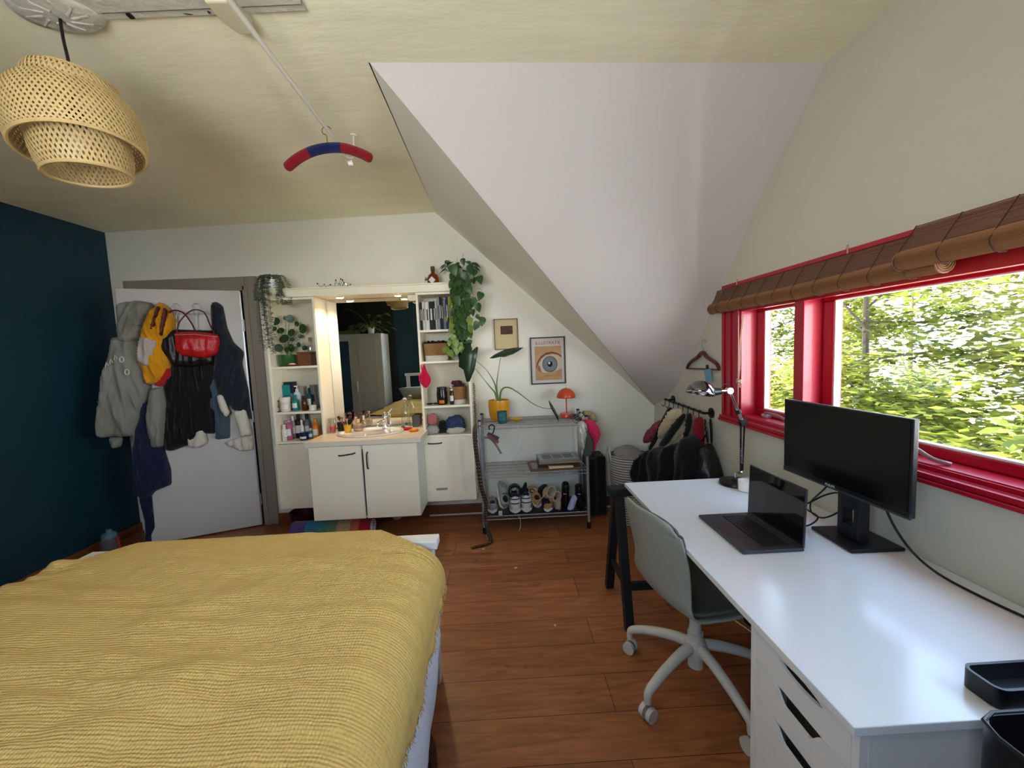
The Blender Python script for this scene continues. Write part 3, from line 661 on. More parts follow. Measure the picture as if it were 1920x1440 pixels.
t = thing('vanity_cabinet', 'cream two-door washbasin cabinet hung on the wall below the mirror', 'cabinet', (-1.1, 3.25, .22))
FYB = 3.02; x0, x1 = -1.52, -.69
mb = MB(); mb.box(x0, x0 + .018, FYB + .02, BY, .222, .81); mb.box(x1 - .018, x1, FYB + .02, BY, .222, .81); mb.box(x0 + .018, x1 - .018, FYB + .02, BY, .222, .24); mb.box(x0 + .018, x1 - .018, BY - .01, BY, .24, .81)
mb.box(x0 + .018, x1 - .018, FYB + .02, FYB + .04, .77, .81); mb.build('carcass', WHITEP, t, bevel=.0015)
xm = -1.115
d = MB().box(x0 + .001, xm - .004, FYB, FYB + .018, .224, .805).build('door', CREAM, t, bevel=.002); handle((-1.29, FYB, .735), (-1.165, FYB, .748), (0, -.024, 0), d)
MB().box(xm - .007, xm - .003, FYB - .001, FYB + .019, .224, .805).build('edge_strip', WHITEP, d)
d = MB().box(xm + .010, x1 - .001, FYB, FYB + .018, .224, .805).build('door', CREAM, t, bevel=.002); handle((xm + .045, FYB, .75), (xm + .045, FYB, .62), (0, -.024, 0), d)
# worktop with basin cut-out
PEACH = mat('worktop_laminate', S(226, 214, 196), .3, var=.06, vscale=60)
t = thing('countertop', 'pale peach-white worktop around the oval washbasin', 'countertop', (-1.1, 3.25, .81))
mb = MB(); BCX, BCY, BA, BB = -1.125, 3.29, .265, .19
OUT = [(-1.535, 3.0), (-.652, 3.0), (-.652, 3.305), (-.695, 3.305), (-.695, 3.528), (-1.51, 3.528), (-1.51, 3.305), (-1.535, 3.305)]
def outer(a):
    dx, dy = cos(a), sin(a); best = 9
    for i in range(8):
        ax, ay = OUT[i]; bx, by = OUT[(i + 1) % 8]; ex, ey = bx - ax, by - ay; den = dx * ey - dy * ex
        if abs(den) < 1e-9: continue
        tt = ((ax - BCX) * ey - (ay - BCY) * ex) / den; ss = ((ax - BCX) * dy - (ay - BCY) * dx) / den
        if tt > 0 and -1e-6 <= ss <= 1 + 1e-6: best = min(best, tt)
    return (BCX + dx * best, BCY + dy * best)
angs = sorted([2 * pi * k / 96 for k in range(96)] + [atan2(p[1] - BCY, p[0] - BCX) % (2 * pi) for p in OUT])
ot = [outer(a) for a in angs]; inn = [(BCX + BA * .93 * cos(a), BCY + BB * .93 * sin(a)) for a in angs]
mb.rings([[(x, y, .812) for x, y in inn], [(x, y, .812) for x, y in ot], [(x, y, .849) for x, y in ot], [(x, y, .849) for x, y in inn]], False, False, True)
mb.build('worktop', PEACH, t, bevel=.0)
mb = MB()
prof = [(.90, .847), (1.0, .850), (1.03, .856), (1.02, .862), (.97, .862), (.93, .852), (.85, .80), (.65, .745), (.35, .725), (.12, .722), (.02, .722)]
mb.rings([[(BCX + BA * r * cos(2 * pi * i / 64), BCY + BB * r * sin(2 * pi * i / 64), z) for i in range(64)] for r, z in prof], True, True)
mb.rings([[(BCX + BA * r * cos(2 * pi * i / 64), BCY + BB * r * sin(2 * pi * i / 64), z) for i in range(64)] for r, z in [(.90, .845), (.86, .79), (.66, .735), (.3, .715), (.02, .712)]], True, True)
t = thing('washbasin', 'oval white ceramic washbasin set into the worktop', 'washbasin', (BCX, BCY, .85)); mb.build('bowl', WHITEC, t, angle=60)
MB().lathe([(.001, .723), (.022, .724), (.022, .727), (.012, .728), (.001, .726)], (BCX, BCY, 0), 20).build('drain', CHROME, t)
MB().obox((BCX + .02, BCY + BB * .80, .805), (.032, .012, .032), rx=R(-40)).build('overflow', CHROME, t, bevel=.004)
t = thing('basin_tap', 'chrome mixer tap at the back of the washbasin', 'tap', (-1.06, 3.475, .85))
mb = MB(); mb.lathe([(.026, .849), (.026, .856), (.02, .862), (.02, .93), (.023, .935), (.023, .955), (.018, .962), (.001, .963)], (-1.06, 3.478, 0), 24); mb.build('tap_body', CHROME, t)
MB().tube(smooth_path([(-1.06, 3.475, .91), (-1.075, 3.42, .915), (-1.09, 3.37, .90), (-1.092, 3.36, .885)], 4), [.013] * 12 + [.011], 12).build('spout', CHROME, t)
MB().tube([(-1.06, 3.478, .962), (-1.05, 3.45, .985), (-1.04, 3.42, .995)], [.008, .007, .006], 10).build('lever', CHROME, t)
# pipes below
t = thing('drain_pipe', 'grey waste pipe and valves under the washbasin cabinet', 'pipe', (-1.0, 3.38, 0))
PVC = mat('grey_pvc', S(150, 152, 154), .5)
MB().tube(smooth_path([(-1.0, 3.35, .221), (-1.0, 3.35, .10), (-.97, 3.38, .07), (-.93, 3.46, .10), (-.93, 3.53, .12)], 4), .02, 12).build('pipe', PVC, t)
for x in (-1.06, -.90): MB().tube([(x, 3.5, .221), (x, 3.5, .14), (x, 3.54, .13)], .006, 8).build('supply_hose', BLACKM, t)
# rolled rug, rainbow bands
t = thing('rolled_mat', 'rolled rainbow-striped mat lying on the floor under the washbasin cabinet', 'mat', (-1.4, 3.15, 0))
bands = [(70, 62, 120), (58, 112, 146), (66, 128, 116), (96, 132, 96), (178, 150, 116), (180, 92, 72), (148, 36, 48)]
xs = [-1.76, -1.64, -1.54, -1.46, -1.385, -1.28, -1.21, -1.12]
for k in range(7):
    mb = MB(); n = 40
    mb.rings([[(x, 3.16 + .082 * cos(2 * pi * i / n), .084 + .082 * sin(2 * pi * i / n)) for i in range(n)] for x in (xs[k], xs[k + 1])], True, True)
    mb.build('band', fabric('mat_band_%d' % k, S(*bands[k]), 90, .6, .25), t)
MB().tube([(-1.118, 3.16 + .07 * (1 - k / 50) * cos(k * .5), .084 + .07 * (1 - k / 50) * sin(k * .5)) for k in range(46)], .004, 5).build('roll_end', fabric('mat_back', S(210, 210, 215)), t)
# bin behind the mat
one(MB().lathe([(.09, 0), (.11, .16), (.113, .165), (.105, .165), (.088, .01)], (-1.80, 3.41, 0), 24), 'waste_bin', mat('maroon_bin', S(62, 22, 26), .5), 'dark maroon bin on the floor under the left cabinet', 'bin')
# ================================================================== SMALL THINGS ON THE SHELVES
GL = GLWARE
def colm(r, g, b, ro=.35, tr=0): return mat('tint_%d_%d_%d_%d' % (r, g, b, int(tr * 10)), S(r, g, b), ro, trans=tr, ior=1.3)
def xat(px, Y, z): # world x of a picture column on plane Y at height z
    a = at(px, 600, 1, Y); b = at(px, 900, 1, Y); return a.x + (b.x - a.x) * ((z - a.z) / (b.z - a.z))
def bottle(kind, px, w, h, Y, z, body, cap, label, cat=None, cw=.45, name=None, group=None):
    x = xat(px, Y, z); r = w / 2 * Y / F; h = h * Y / F
    if z < 2 and z != .8495: x = min(max(x, -1.905 + r), -1.54 - r) if px < 620 else min(max(x, -.667 + r), -.295 - r)
    nm = name or {'tube': 'cosmetic_tube', 'jar': 'cosmetic_jar', 'pump': 'pump_bottle', 'bottle': 'toiletry_bottle', 'spray': 'spray_bottle', 'dropper': 'dropper_bottle', 'can': 'spray_can', 'perfume': 'perfume_bottle', 'box': 'toiletry_box'}[kind]
    t = thing(nm, label, cat or kind, (x, Y, z), 0, group); c = (x, Y, z + .0005)
    if kind == 'jar':
        MB().lathe([(r * .9, 0), (r, h * .05), (r, h * .62), (r * .92, h * .66)], c).build('jar_body', body, t)
        MB().lathe([(r * 1.02, h * .66), (r * 1.02, h * .97), (r * .95, h)], c).build('lid', cap, t)
    elif kind == 'tube':
        MB().lathe([(r * .7, 0), (r * .7, h * .16), (r * .72, h * .17)], c).build('cap', cap, t)
        MB().lathe([(r * .8, h * .17), (r, h * .3), (r, h * .6), (r * 1.02, h * .95), (r * 1.02, h)], c, sy=.6).build('tube_body', body, t)
    elif kind == 'box':
        MB().box(x - r, x + r, Y - .03, Y + .03, z + .0005, z + h).build('carton', body, t, bevel=.002)
        MB().box(x - r * .8, x + r * .8, Y - .0312, Y - .0302, z + h * .3, z + h * .6).build('label', cap, t)
    elif kind == 'perfume':
        MB().lathe([(r * .95, 0), (r, h * .04), (r, h * .55), (r * .8, h * .62), (r * .35, h * .66), (r * .35, h * .7)], c, sy=.7).build('bottle_body', body, t)
        MB().lathe([(r * .45, h * .7), (r * .45, h)], c).build('cap', cap, t)
    else:
        MB().lathe([(r * .92, 0), (r, h * .03), (r, h * .62), (r * .85, h * .70), (r * cw, h * .75), (r * cw, h * .78)], c).build('bottle_body', body, t)
        if kind == 'pump':
            mb = MB(); mb.lathe([(r * cw, h * .78), (r * cw, h * .86), (r * .15, h * .87), (r * .15, h * .95)], c); mb.box(x - r * .7, x + r * .3, Y - r * .25, Y + r * .25, z + h * .95, z + h); mb.build('pump', cap, t)
        elif kind == 'dropper': MB().lathe([(r * .4, h * .78), (r * .4, h * .86), (r * .22, h * .87), (r * .2, h)], c).build('dropper_cap', cap, t)
        else: MB().lathe([(r * cw * 1.1, h * .78), (r * cw * 1.1, h * .98), (r * cw * .9, h)], c).build('cap', cap, t)
    if kind in ('bottle', 'pump', 'jar', 'can'):
        n = 12; rr = r * 1.012
        MB().add([(x + rr * sin(-.9 + 1.8 * i / n), Y - rr * cos(-.9 + 1.8 * i / n), z + h * q) for q in (.2, .5) for i in range(n + 1)], [(i, i + 1, n + 2 + i, n + 1 + i) for i in range(n)], True).build('label', colm(230, 226, 216) if body not in () else cap, t)
    return t
W_, BK, TE = colm(226, 222, 212), colm(22, 22, 24), colm(20, 130, 124)
zz = 1.05
bottle('box', 529, 13, 47, 3.47, zz, TE, colm(40, 90, 100), 'teal carton behind the white jar on the middle shelf of the left cabinet', 'box')
bottle('box', 548, 17, 52, 3.48, zz, colm(38, 36, 56), colm(120, 120, 140), 'dark navy carton standing at the back of the middle left shelf', 'box')
bottle('tube', 521, 11, 24, 3.40, zz, W_, W_, 'white tube at the left end of the middle left shelf', 'tube')
bottle('jar', 537, 18, 26, 3.39, zz, colm(226, 208, 196), colm(232, 228, 222), 'large white pot with pinkish label, front of the middle left shelf')
bottle('bottle', 555, 11, 30, 3.38, zz, TE, TE, 'turquoise bottle at the front centre of the middle left shelf')
bottle('pump', 560, 13, 45, 3.46, zz, colm(214, 224, 222), W_, 'white and pale blue pump bottle behind the turquoise bottle')
bottle('dropper', 572, 10, 27, 3.38, zz, colm(110, 70, 30, .1, .5), colm(30, 28, 26), 'amber glass dropper bottle left of the small white cream jar')
bottle('bottle', 582, 9, 40, 3.45, zz, colm(24, 80, 92), colm(20, 50, 60), 'slim dark petrol bottle at the back of the middle left shelf', cw=.4)
bottle('jar', 587, 13, 10, 3.37, zz, W_, W_, 'low white cream jar at the right end of the middle left shelf')
bottle('box', 571, 8, 42, 3.50, zz, colm(150, 146, 140), colm(60, 60, 64), 'grey slim carton behind the amber dropper bottle', 'box')
bottle('box', 591, 9, 44, 3.50, zz, colm(120, 118, 120), colm(50, 50, 54), 'dark grey slim carton in the right back corner of the middle left shelf', 'box')
t = thing('trinket', 'small dark green sprig ornament at the far left of the middle left shelf', 'ornament', (-1.893, 3.34, zz))
mb = MB(); x = -1.893; mb.lathe([(.012, 0), (.012, .008), (.001, .01)], (x, 3.34, zz + .0005), 14); mb.tube([(x, 3.34, zz + .005), (x, 3.34, zz + .09)], .003, 6)
for k in range(7): mb.leaf((x, 3.34, zz + .03 + k * .01), (cos(k * 2.4), sin(k * 2.4) * .5, .4), (0, 0, 1), .022, .018)
mb.build('sprig', LEAFD, t)
zz = .80
bottle('perfume', 525, 11, 22, 3.37, zz, GL, colm(200, 196, 190, .2), 'small clear perfume bottle at the left front of the lower left shelf')
bottle('spray', 535, 9, 30, 3.37, zz, W_, W_, 'small white spray bottle in front of the silver can', cw=.6)
bottle('can', 530, 12, 35, 3.43, zz, colm(150, 150, 152, .3), colm(180, 180, 182, .3), 'silver can at the back left of the lower left shelf', cw=.8)
bottle('pump', 544, 12, 43, 3.39, zz, colm(206, 110, 140, .25, .3), colm(210, 150, 160), 'pink pump bottle on the lower left shelf')
bottle('bottle', 552, 9, 42, 3.46, zz, colm(200, 190, 190, .2, .4), W_, 'clear bottle with white cap behind the pink pump bottle')
bottle('bottle', 562, 12, 48, 3.47, zz, colm(40, 26, 34), BK, 'dark plum bottle at the back centre of the lower left shelf')
bottle('jar', 571, 15, 14, 3.37, zz, colm(20, 30, 70), colm(26, 36, 80), 'low dark blue jar at the front of the lower left shelf')
bottle('spray', 568, 7, 36, 3.41, zz, W_, W_, 'thin white spray bottle behind the dark blue jar', cw=.5)
bottle('bottle', 578, 11, 44, 3.48, zz, colm(110, 116, 124), BK, 'grey bottle with black cap at the back right of the lower left shelf')
bottle('bottle', 584, 9, 20, 3.40, zz, colm(60, 120, 120), W_, 'short teal bottle beside the orange one on the lower left shelf')
bottle('bottle', 594, 12, 38, 3.39, zz, colm(226, 130, 24), colm(230, 140, 30), 'orange sunscreen bottle at the right end of the lower left shelf')
# top shelf left: pilea in green pot
zz = 1.43
def xz(px, Y): return xat(px, Y, zz)
px_ = xz(540, 3.43)
t = thing('potted_pilea', 'round-leaved plant in a green glazed pot on the top left shelf', 'potted plant', (px_, 3.43, zz))
MB().lathe([(.055, 0), (.062, .01), (.068, .10), (.062, .10), (.058, .09)], (px_, 3.43, zz), 24).build('pot', mat('green_glaze', S(48, 92, 44), .2), t)
MB().lathe([(.001, .088), (.058, .09)], (px_, 3.43, zz), 20, caps=False).build('soil', SOIL, t)
mb = MB(); st = MB(); rnd = random.Random(5)
lp = [(225, 490, .05), (265, 560, .04), (290, 620, .055), (335, 470, .045), (345, 575, .045), (430, 545, .055), (215, 545, .03), (250, 690, .045), (345, 690, .045), (385, 510, .03), (410, 600, .025), (445, 690, .03), (350, 625, .025), (300, 465, .025), (400, 665, .028), (310, 700, .03)]
for i, (cx, cy, r) in enumerate(lp):
    Yp = 3.36 + .1 * rnd.random(); c = at(460 + cx / 4, 480 + cy / 4, 1, Yp); n = V((rnd.uniform(-.4, .4), -1, rnd.uniform(-.1, .6))).normalized(); u = n.orthogonal().normalized(); w2 = n.cross(u)
    r *= .75; mb.add([c - n * .004] + [c + (u * cos(a) + w2 * sin(a)) * r for a in [2 * pi * k / 14 for k in range(14)]], [(0, k + 1, (k + 1) % 14 + 1) for k in range(14)], True)
    st.tube(smooth_path([(px_, 3.43, zz + .09), V((px_, 3.43, zz + .12)).lerp(c, .5) + V((0, 0, .03)), c + V((0, .004, 0))], 3), .0022, 5)
mb.build('foliage', mat('pilea_leaf', S(36, 66, 36), .4, var=.3), t); st.build('stem', STEMG, t)
t = thing('soap_dish', 'red and white dish in front of the green plant pot', 'dish', (xz(549, 3.36), 3.36, zz))
MB().lathe([(.02, 0), (.038, .012), (.04, .016), (.035, .014), (.001, .006)], (xz(549, 3.36), 3.36, zz), 24, sy=.7).build('dish', colm(170, 40, 60), t)
MB().ell((xz(548, 3.36), 3.36, zz + .017), (.03, .018, .01)).build('soap', W_, t)
t = thing('wooden_box', 'small dark brown wooden box on the top left shelf behind the plant', 'box', (xz(575, 3.47), 3.47, zz))
MB().box(xz(563, 3.47), xz(588, 3.47), 3.43, 3.53, zz, zz + .10).build('box_body', SKINW, t, bevel=.003); MB().box(xz(562, 3.47), xz(589, 3.47), 3.425, 3.535, zz + .101, zz + .118).build('lid', SKINW, t, bevel=.003)
bottle('perfume', 582, 9, 26, 3.48, zz + .119, GL, colm(150, 130, 100), 'clear glass flask standing on the dark wooden box')
# string plant on the left top corner
c0 = V((-1.85, 3.33, 2.062))
t = thing('trailing_plant', 'small-leaved grey-green trailing plant in a white pot on the top left corner', 'potted plant', c0)
MB().lathe([(.05, 0), (.06, .06), (.062, .075), (.055, .075)], c0, 22).build('pot', WHITEC, t)
MB().lathe([(.001, .066), (.056, .068)], c0, 20, caps=False).build('soil', SOIL, t)
mb = MB(); st = MB(); rnd = random.Random(11)
for k in range(34):
    a = rnd.uniform(pi * .75, pi * 2.25); r = rnd.uniform(.07, .14); ln = rnd.choice((.08, .15, .3, .45, .5)) * rnd.uniform(.7, 1.1)
    if cos(a) > .3: ln = min(ln, .12)
    dx, dy = cos(a), min(0, sin(a)) * .8
    if dx < 0 and dy > -.2: dy = -.2
    p = [c0 + V((0, 0, .07)), c0 + V((dx * r * .6, dy * r * .6, .11)), c0 + V((dx * r, dy * r, .04)), c0 + V((dx * r * 1.1, dy * r * 1.05 - .005, -ln * .5)), c0 + V((dx * r * 1.05 + rnd.uniform(-.02, .02), dy * r * 1.05, -ln))]
    q = smooth_path(p, 6); st.tube(q, .0012, 4)
    for pt in q[4:]:
        for s_ in (-1, 1): mb.leaf(pt, (s_, rnd.uniform(-1, .3), rnd.uniform(-.5, .3)), (0, -.5, 1), rnd.uniform(.014, .024), .016, heart=False)
mb.build('foliage', LEAFS, t); st.build('stem', mat('thin_stem', S(80, 70, 50), .7), t)
# ornament, bottle and can on the canopy
t = thing('wire_ornament', 'silver zigzag wire ornament standing on top of the canopy', 'ornament', (-1.4, 3.36, 2.062))
mb = MB(); zc = 2.0635
pts = [(65, 205), (80, 228), (100, 205), (125, 228), (150, 210), (172, 226), (195, 180), (215, 226), (230, 172), (255, 200), (230, 226), (205, 200), (230, 172), (270, 215), (285, 205)]
P_ = [at(580 + a / 3.788, 480 + b / 3.788, 1, 3.36) for a, b in pts]; lo_ = min(p.z for p in P_); P_ = [V((p.x, p.y + .02 * (i % 3 - 1), p.z - lo_ + zc + .004)) for i, p in enumerate(P_)]
mb.tube(P_, .0035, 6)
mb.build('wire', CHROME, t)
mb = MB()
for p in P_: mb.ell(p, (.006, .006, .006), 8, 6)
mb.build('bead', BLACKS, t)
t = thing('liquor_bottle', 'squat amber bottle with white diamond label on top of the right cabinet', 'bottle', (xat(813, 3.4, 2.06), 3.4, 2.062)); bx = xat(813, 3.4, 2.06)
MB().lathe([(.042, 0), (.046, .006), (.046, .055), (.04, .078), (.02, .095), (.0155, .10), (.0155, .12)], (bx, 3.4, 2.0625), 28).build('bottle_body', mat('amber_glass', S(150, 74, 20), .06, trans=.6, ior=1.3), t)
MB().lathe([(.017, .115), (.018, .15), (.014, .152)], (bx, 3.4, 2.0625), 20).build('stopper', mat('cork_dark', S(84, 60, 44), .6), t)
MB().obox((bx - .004, 3.4 - .0465, 2.062 + .034), (.042, .001, .042), ry=R(45)).build('label', colm(228, 222, 214), t)
bottle('can', 800, 6, 14, 3.38, 2.062, colm(120, 100, 84, .3), colm(190, 190, 190, .3), 'tiny metal canister left of the amber bottle on the right cabinet', 'canister', cw=.9)
# books
zb = 1.683
BKS = [(780, 795, 325, (24, 24, 28)), (796, 810, 328, (36, 34, 38)), (812, 831, 318, (196, 196, 190)), (833, 859, 325, (214, 212, 204)), (861, 889, 322, (20, 34, 36)), (891, 901, 320, (30, 30, 36)), (902, 915, 318, (176, 174, 170)), (917, 933, 285, (150, 150, 148)), (934, 946, 290, (24, 24, 26)), (948, 957, 300, (40, 40, 46)), (959, 977, 312, (110, 118, 134)), (979, 994, 290, (30, 36, 90)), (996, 1013, 290, (150, 150, 40)), (1015, 1028, 300, (128, 138, 36)), (1030, 1044, 330, (110, 108, 40)), (1046, 1056, 330, (150, 140, 60)), (1058, 1072, 300, (180, 180, 176)), (1074, 1086, 310, (60, 60, 66))]
LBL = ['black book at the left end of the upper right shelf', 'dark grey book second from the left on the upper right shelf', 'thin light grey book right of two dark ones', 'thick white book beside the thin light grey one', 'thick dark green book right of the white one', 'narrow black book right of the dark green one', 'grey-white book left of the tallest grey book', 'tall slim grey book in the middle of the shelf', 'tall black book right of the tall slim grey one', 'narrow charcoal book left of the blue-grey one', 'blue-grey book just left of the navy one', 'navy blue book left of the yellow-green ones', 'tall olive yellow book, first of the yellowish ones', 'green-yellow book second of the yellowish ones', 'shorter olive brown book behind the trailing vine', 'narrow straw coloured book behind the trailing vine', 'pale grey book near the right end behind the vine', 'dark slate book at the right end of the shelf behind the vine']
prev = -.667
for k, (a, b, top, c) in enumerate(BKS):
    xa, xb = xat(580 + a / 3.788, 3.36, zb), xat(580 + b / 3.788, 3.36, zb); zt = at(700 + a / 3.788 * 0 + 130, 480 + top / 3.788, 1, 3.36).z
    xa = max(prev + .0008, xa); xb = max(xb, xa + .006)
    if xb > -.295: break
    dpt = .13 + .02 * ((k * 7) % 3) / 2; h = max(.17, zt - zb); h = min(h, .27)
    t = thing('book', LBL[k], 'book', ((xa + xb) / 2, 3.40, zb), 0, 'books on the upper right shelf'); y0 = 3.345 + .008 * ((k * 5) % 4) / 3
    cm_ = colm(*c, .55); mb = MB(); mb.box(xa, xa + .002, y0, y0 + dpt, zb, zb + h); mb.box(xb - .002, xb, y0, y0 + dpt, zb, zb + h); mb.box(xa, xb, y0 - .002, y0, zb, zb + h); mb.build('cover', cm_, t)
    MB().box(xa + .002, xb - .002, y0 + .001, y0 + dpt - .004, zb + .002, zb + h - .004).build('pages', colm(224, 216, 196, .9), t)
    tc_ = (210, 206, 196) if sum(c) < 330 else (50, 48, 50)
    MB().box(xa + (xb - xa) * .3, xb - (xb - xa) * .3, y0 - .0026, y0 - .0019, zb + h * .35, zb + h * .75).build('spine_title', colm(*tc_), t)
    prev = xb
# woven basket on shelf 2
zb = 1.423
def wov(x0, x1, y0, y1, h, t, band):
    m = 40
    def ring(k, z):
        out = []
        for i in range(m):
            a = 2 * pi * i / m; ca, sa = cos(a), sin(a); e = .28
            sx_ = abs(ca) ** e * (1 if ca > 0 else -1); sy_ = abs(sa) ** e * (1 if sa > 0 else -1)
            out.append(((x0 + x1) / 2 + (x1 - x0) / 2 * k * sx_, (y0 + y1) / 2 + (y1 - y0) / 2 * k * sy_, z))
        return out
    zs = [zb + .001] + [zb + h * j / 16 for j in range(1, 17)]
    rs = [ring(.9 + .1 * j / 16 + (.012 if j % 2 else 0), z) for j, z in enumerate(zs)]
    nb = int(16 * band); MB().rings(rs[:nb + 1], True, True).build('painted_base', fabric('white_yarn', S(206, 200, 186), 100, .8), t)
    MB().rings(rs[nb:] + [ring(.94, zs[-1]), ring(.86, zb + h * .5)], True, True).build('woven_side', WICK, t)
t = thing('woven_basket', 'rectangular seagrass basket with white base on the second right shelf', 'basket', (-.56, 3.42, zb))
wov(xat(796, 3.36, zb), xat(843, 3.36, zb), 3.335, 3.5, .148, t, .32)
mb = MB(); 
for k in range(9): mb.ell((xat(800 + k * 4.6, 3.38, zb), 3.37 + .03 * (k % 3), zb + .146 + .008 * (k % 2)), (.022, .02, .02), 10, 8)
one(mb, 'black_socks', BLKF, 'heap of black cloth piled in the seagrass basket', 'cloth')
t = thing('fabric_box', 'black fabric box at the right end of the second right shelf', 'box', (-.34, 3.42, zb))
MB().box(xat(860, 3.36, zb), -.293, 3.34, 3.5, zb, zb + .17).build('box_body', BLKF, t, bevel=.01)
# shelf 3
zb = 1.047
t = thing('sunglasses', 'pair of black sunglasses lying on the third right shelf', 'sunglasses', (-.63, 3.36, zb)); mb = MB()
for s_ in (-1, 1): mb.lathe([(.001, .0), (.024, .003), (.026, .010), (.022, .014), (.001, .010)], (-.605 + s_ * .028, 3.36, zb + .006), 18, sy=.8)
mb.build('lens', BLACKS, t); mb = MB(); mb.tube([(-.657, 3.365, zb + .012), (-.655, 3.43, zb + .01), (-.6, 3.45, zb + .008)], .003, 6); mb.tube([(-.552, 3.365, zb + .012), (-.555, 3.43, zb + .01), (-.61, 3.44, zb + .012)], .003, 6); mb.build('temple', BLACKM, t)
x = xat(829, 3.38, zb); t = thing('scented_jar', 'smoked glass jar with an orange label on the third right shelf', 'jar', (x, 3.4, zb))
MB().lathe([(.038, 0), (.044, .006), (.046, .10), (.04, .125), (.04, .13)], (x, 3.4, zb + .0005), 26).build('jar_body', mat('smoked_glass', S(44, 40, 40), .1, trans=.35, ior=1.3), t)
MB().lathe([(.042, .13), (.042, .148), (.03, .152)], (x, 3.4, zb), 26).build('lid', BLACKS, t)
MB().add([(x + .0455 * sin(a), 3.4 - .0455 * cos(a), zb + q) for q in (.012, .04) for a in [-.5 + i * .13 for i in range(9)]], [(i, i + 1, i + 10, i + 9) for i in range(8)], True).build('label', colm(226, 110, 30), t)
bottle('pump', 848, 8, 34, 3.36, zb, colm(90, 70, 50, .2, .5), W_, 'slim foam pump bottle with white head in front of the round basket', cw=.7)
x = xat(860, 3.42, zb); t = thing('round_basket', 'round seagrass basket with white base on the third right shelf', 'basket', (x, 3.43, zb))
rs = []
for j in range(17): r = .068 + .006 * j / 16 + (.0012 if j % 2 else 0); rs.append([(x + r * cos(2 * pi * i / 36), 3.425 + r * sin(2 * pi * i / 36), zb + .001 + .148 * j / 16) for i in range(36)])
MB().rings(rs[:5]).build('painted_base', MATS['white_yarn'], t); MB().rings(rs[4:] + [[(x + .066 * cos(2 * pi * i / 36), 3.425 + .066 * sin(2 * pi * i / 36), zb + .149 - q) for i in range(36)] for q in (0, .04)]).build('woven_side', WICK, t)
for k in range(5):
    c = (x + .028 * cos(k * 1.9), 3.42 + .025 * sin(k * 1.9), zb + .155 + .012 * (k % 3)); mb = MB(); tl = M.Rotation(.5 + k, 3, 'X') @ M.Rotation(k * 1.3, 3, 'Z')
    mb.tube([V(c) + tl @ V((.022 * cos(a), .022 * sin(a), .004 * sin(a * 5))) for a in [2 * pi * i / 18 for i in range(18)]], [.009 + .002 * (i % 2) for i in range(18)], 8, close=True)
    one(mb, 'scrunchie', fabric('plum_velvet_%d' % (k % 2), S(96 - 20 * (k % 2), 44, 50), 100, .8), ('plum scrunchie on top of the round basket', 'dark red scrunchie at the back of the round basket', 'plum scrunchie leaning at the left rim of the round basket', 'dark red scrunchie at the right rim of the round basket', 'plum scrunchie at the front rim of the round basket')[k], 'scrunchie', 'scrunchies heaped in the round basket')
# shelf 4
zb = .797
def lump(name, m, px0, px1, z, Y, h, dpt, label, cat, seed, mats2=None, ff=22):
    x0, x1 = xat(px0, Y, z), xat(px1, Y, z); cx = (x0 + x1) / 2; mb = MB(); rs = []
    for j in range(13):
        th = -pi / 2 + pi * j / 12; ring = []
        for i in range(28):
            a = 2 * pi * i / 28; d = V((cos(th) * cos(a), cos(th) * sin(a), sin(th))); k = 1 + .17 * noise.noise(d * 2.4 + V((seed, 0, 0))) + .06 * noise.noise(d * ff * .3 + V((0, seed, 0)))
            q = V([(abs(c_) ** .8) * (1 if c_ > 0 else -1) for c_ in d]); ring.append((cx + q.x * (x1 - x0) / 2 * k, Y + q.y * dpt / 2 * k, max(z + .0008, z + h / 2 + q.z * h / 2 * k)))
        rs.append(ring)
    mb.rings(rs, True, True); return one(mb, name, m, label, cat, angle=80)
PINKW = fabric('pink_knit', S(196, 120, 112), 90, 1.2, .35); LACE = fabric('white_lace', S(196, 192, 182), 120, 1.5, .3); BLUEK = mat('blue_towel', S(56, 74, 108), .95, bump=1.2, bscale=110, var=1.0, vscale=70)
lump('lace_roll', LACE, 801, 824, zb, 3.37, .075, .1, 'rolled white lace cloth at the left of the lowest open right shelf', 'cloth', 1)
lump('knitted_pouch', PINKW, 803, 821, zb + .078, 3.38, .10, .07, 'pink and white knitted pouch standing on the lace roll', 'pouch', 4)
lump('black_cloth', BLKF, 823, 838, zb, 3.40, .11, .1, 'black and white striped cloth squeezed between lace roll and blue towel', 'cloth', 6)
lump('folded_towel', BLUEK, 837, 873, zb, 3.40, .145, .13, 'blue patterned towel folded on the lowest open right shelf', 'towel', 8)
lump('sherpa_lining', OFFW, 838, 872, zb, 3.345, .055, .05, 'cream fleece fold showing at the front of the blue towel', 'cloth', 9)
# pink cloth hanging from the shelf edge
t = thing('face_cloth', 'raspberry pink cloth hanging from the cabinet side beside the mirror', 'cloth', (-.69, 3.29, 1.38))
mb = MB(); op = [(805, 768), (815, 765), (835, 825), (862, 870), (858, 905), (830, 945), (812, 935), (775, 890), (772, 860), (795, 815)]
mb.puff([(lambda q: (q.x, q.z))(at(580 + a / 3.788, 480 + b / 3.788, 1, 3.285)) for a, b in op], lambda a, b, d: V((a, 3.303 - d, b)), .02, .02, .01, .006, 30, 3)
mb.build('cloth', fabric('raspberry', S(196, 24, 66), 120, .6), t, angle=80)
MB().tube([(-.675, 3.30, 1.355), (-.675, 3.285, 1.39), (-.672, 3.30, 1.40)], .003, 6).build('loop', MATS['raspberry'], t)
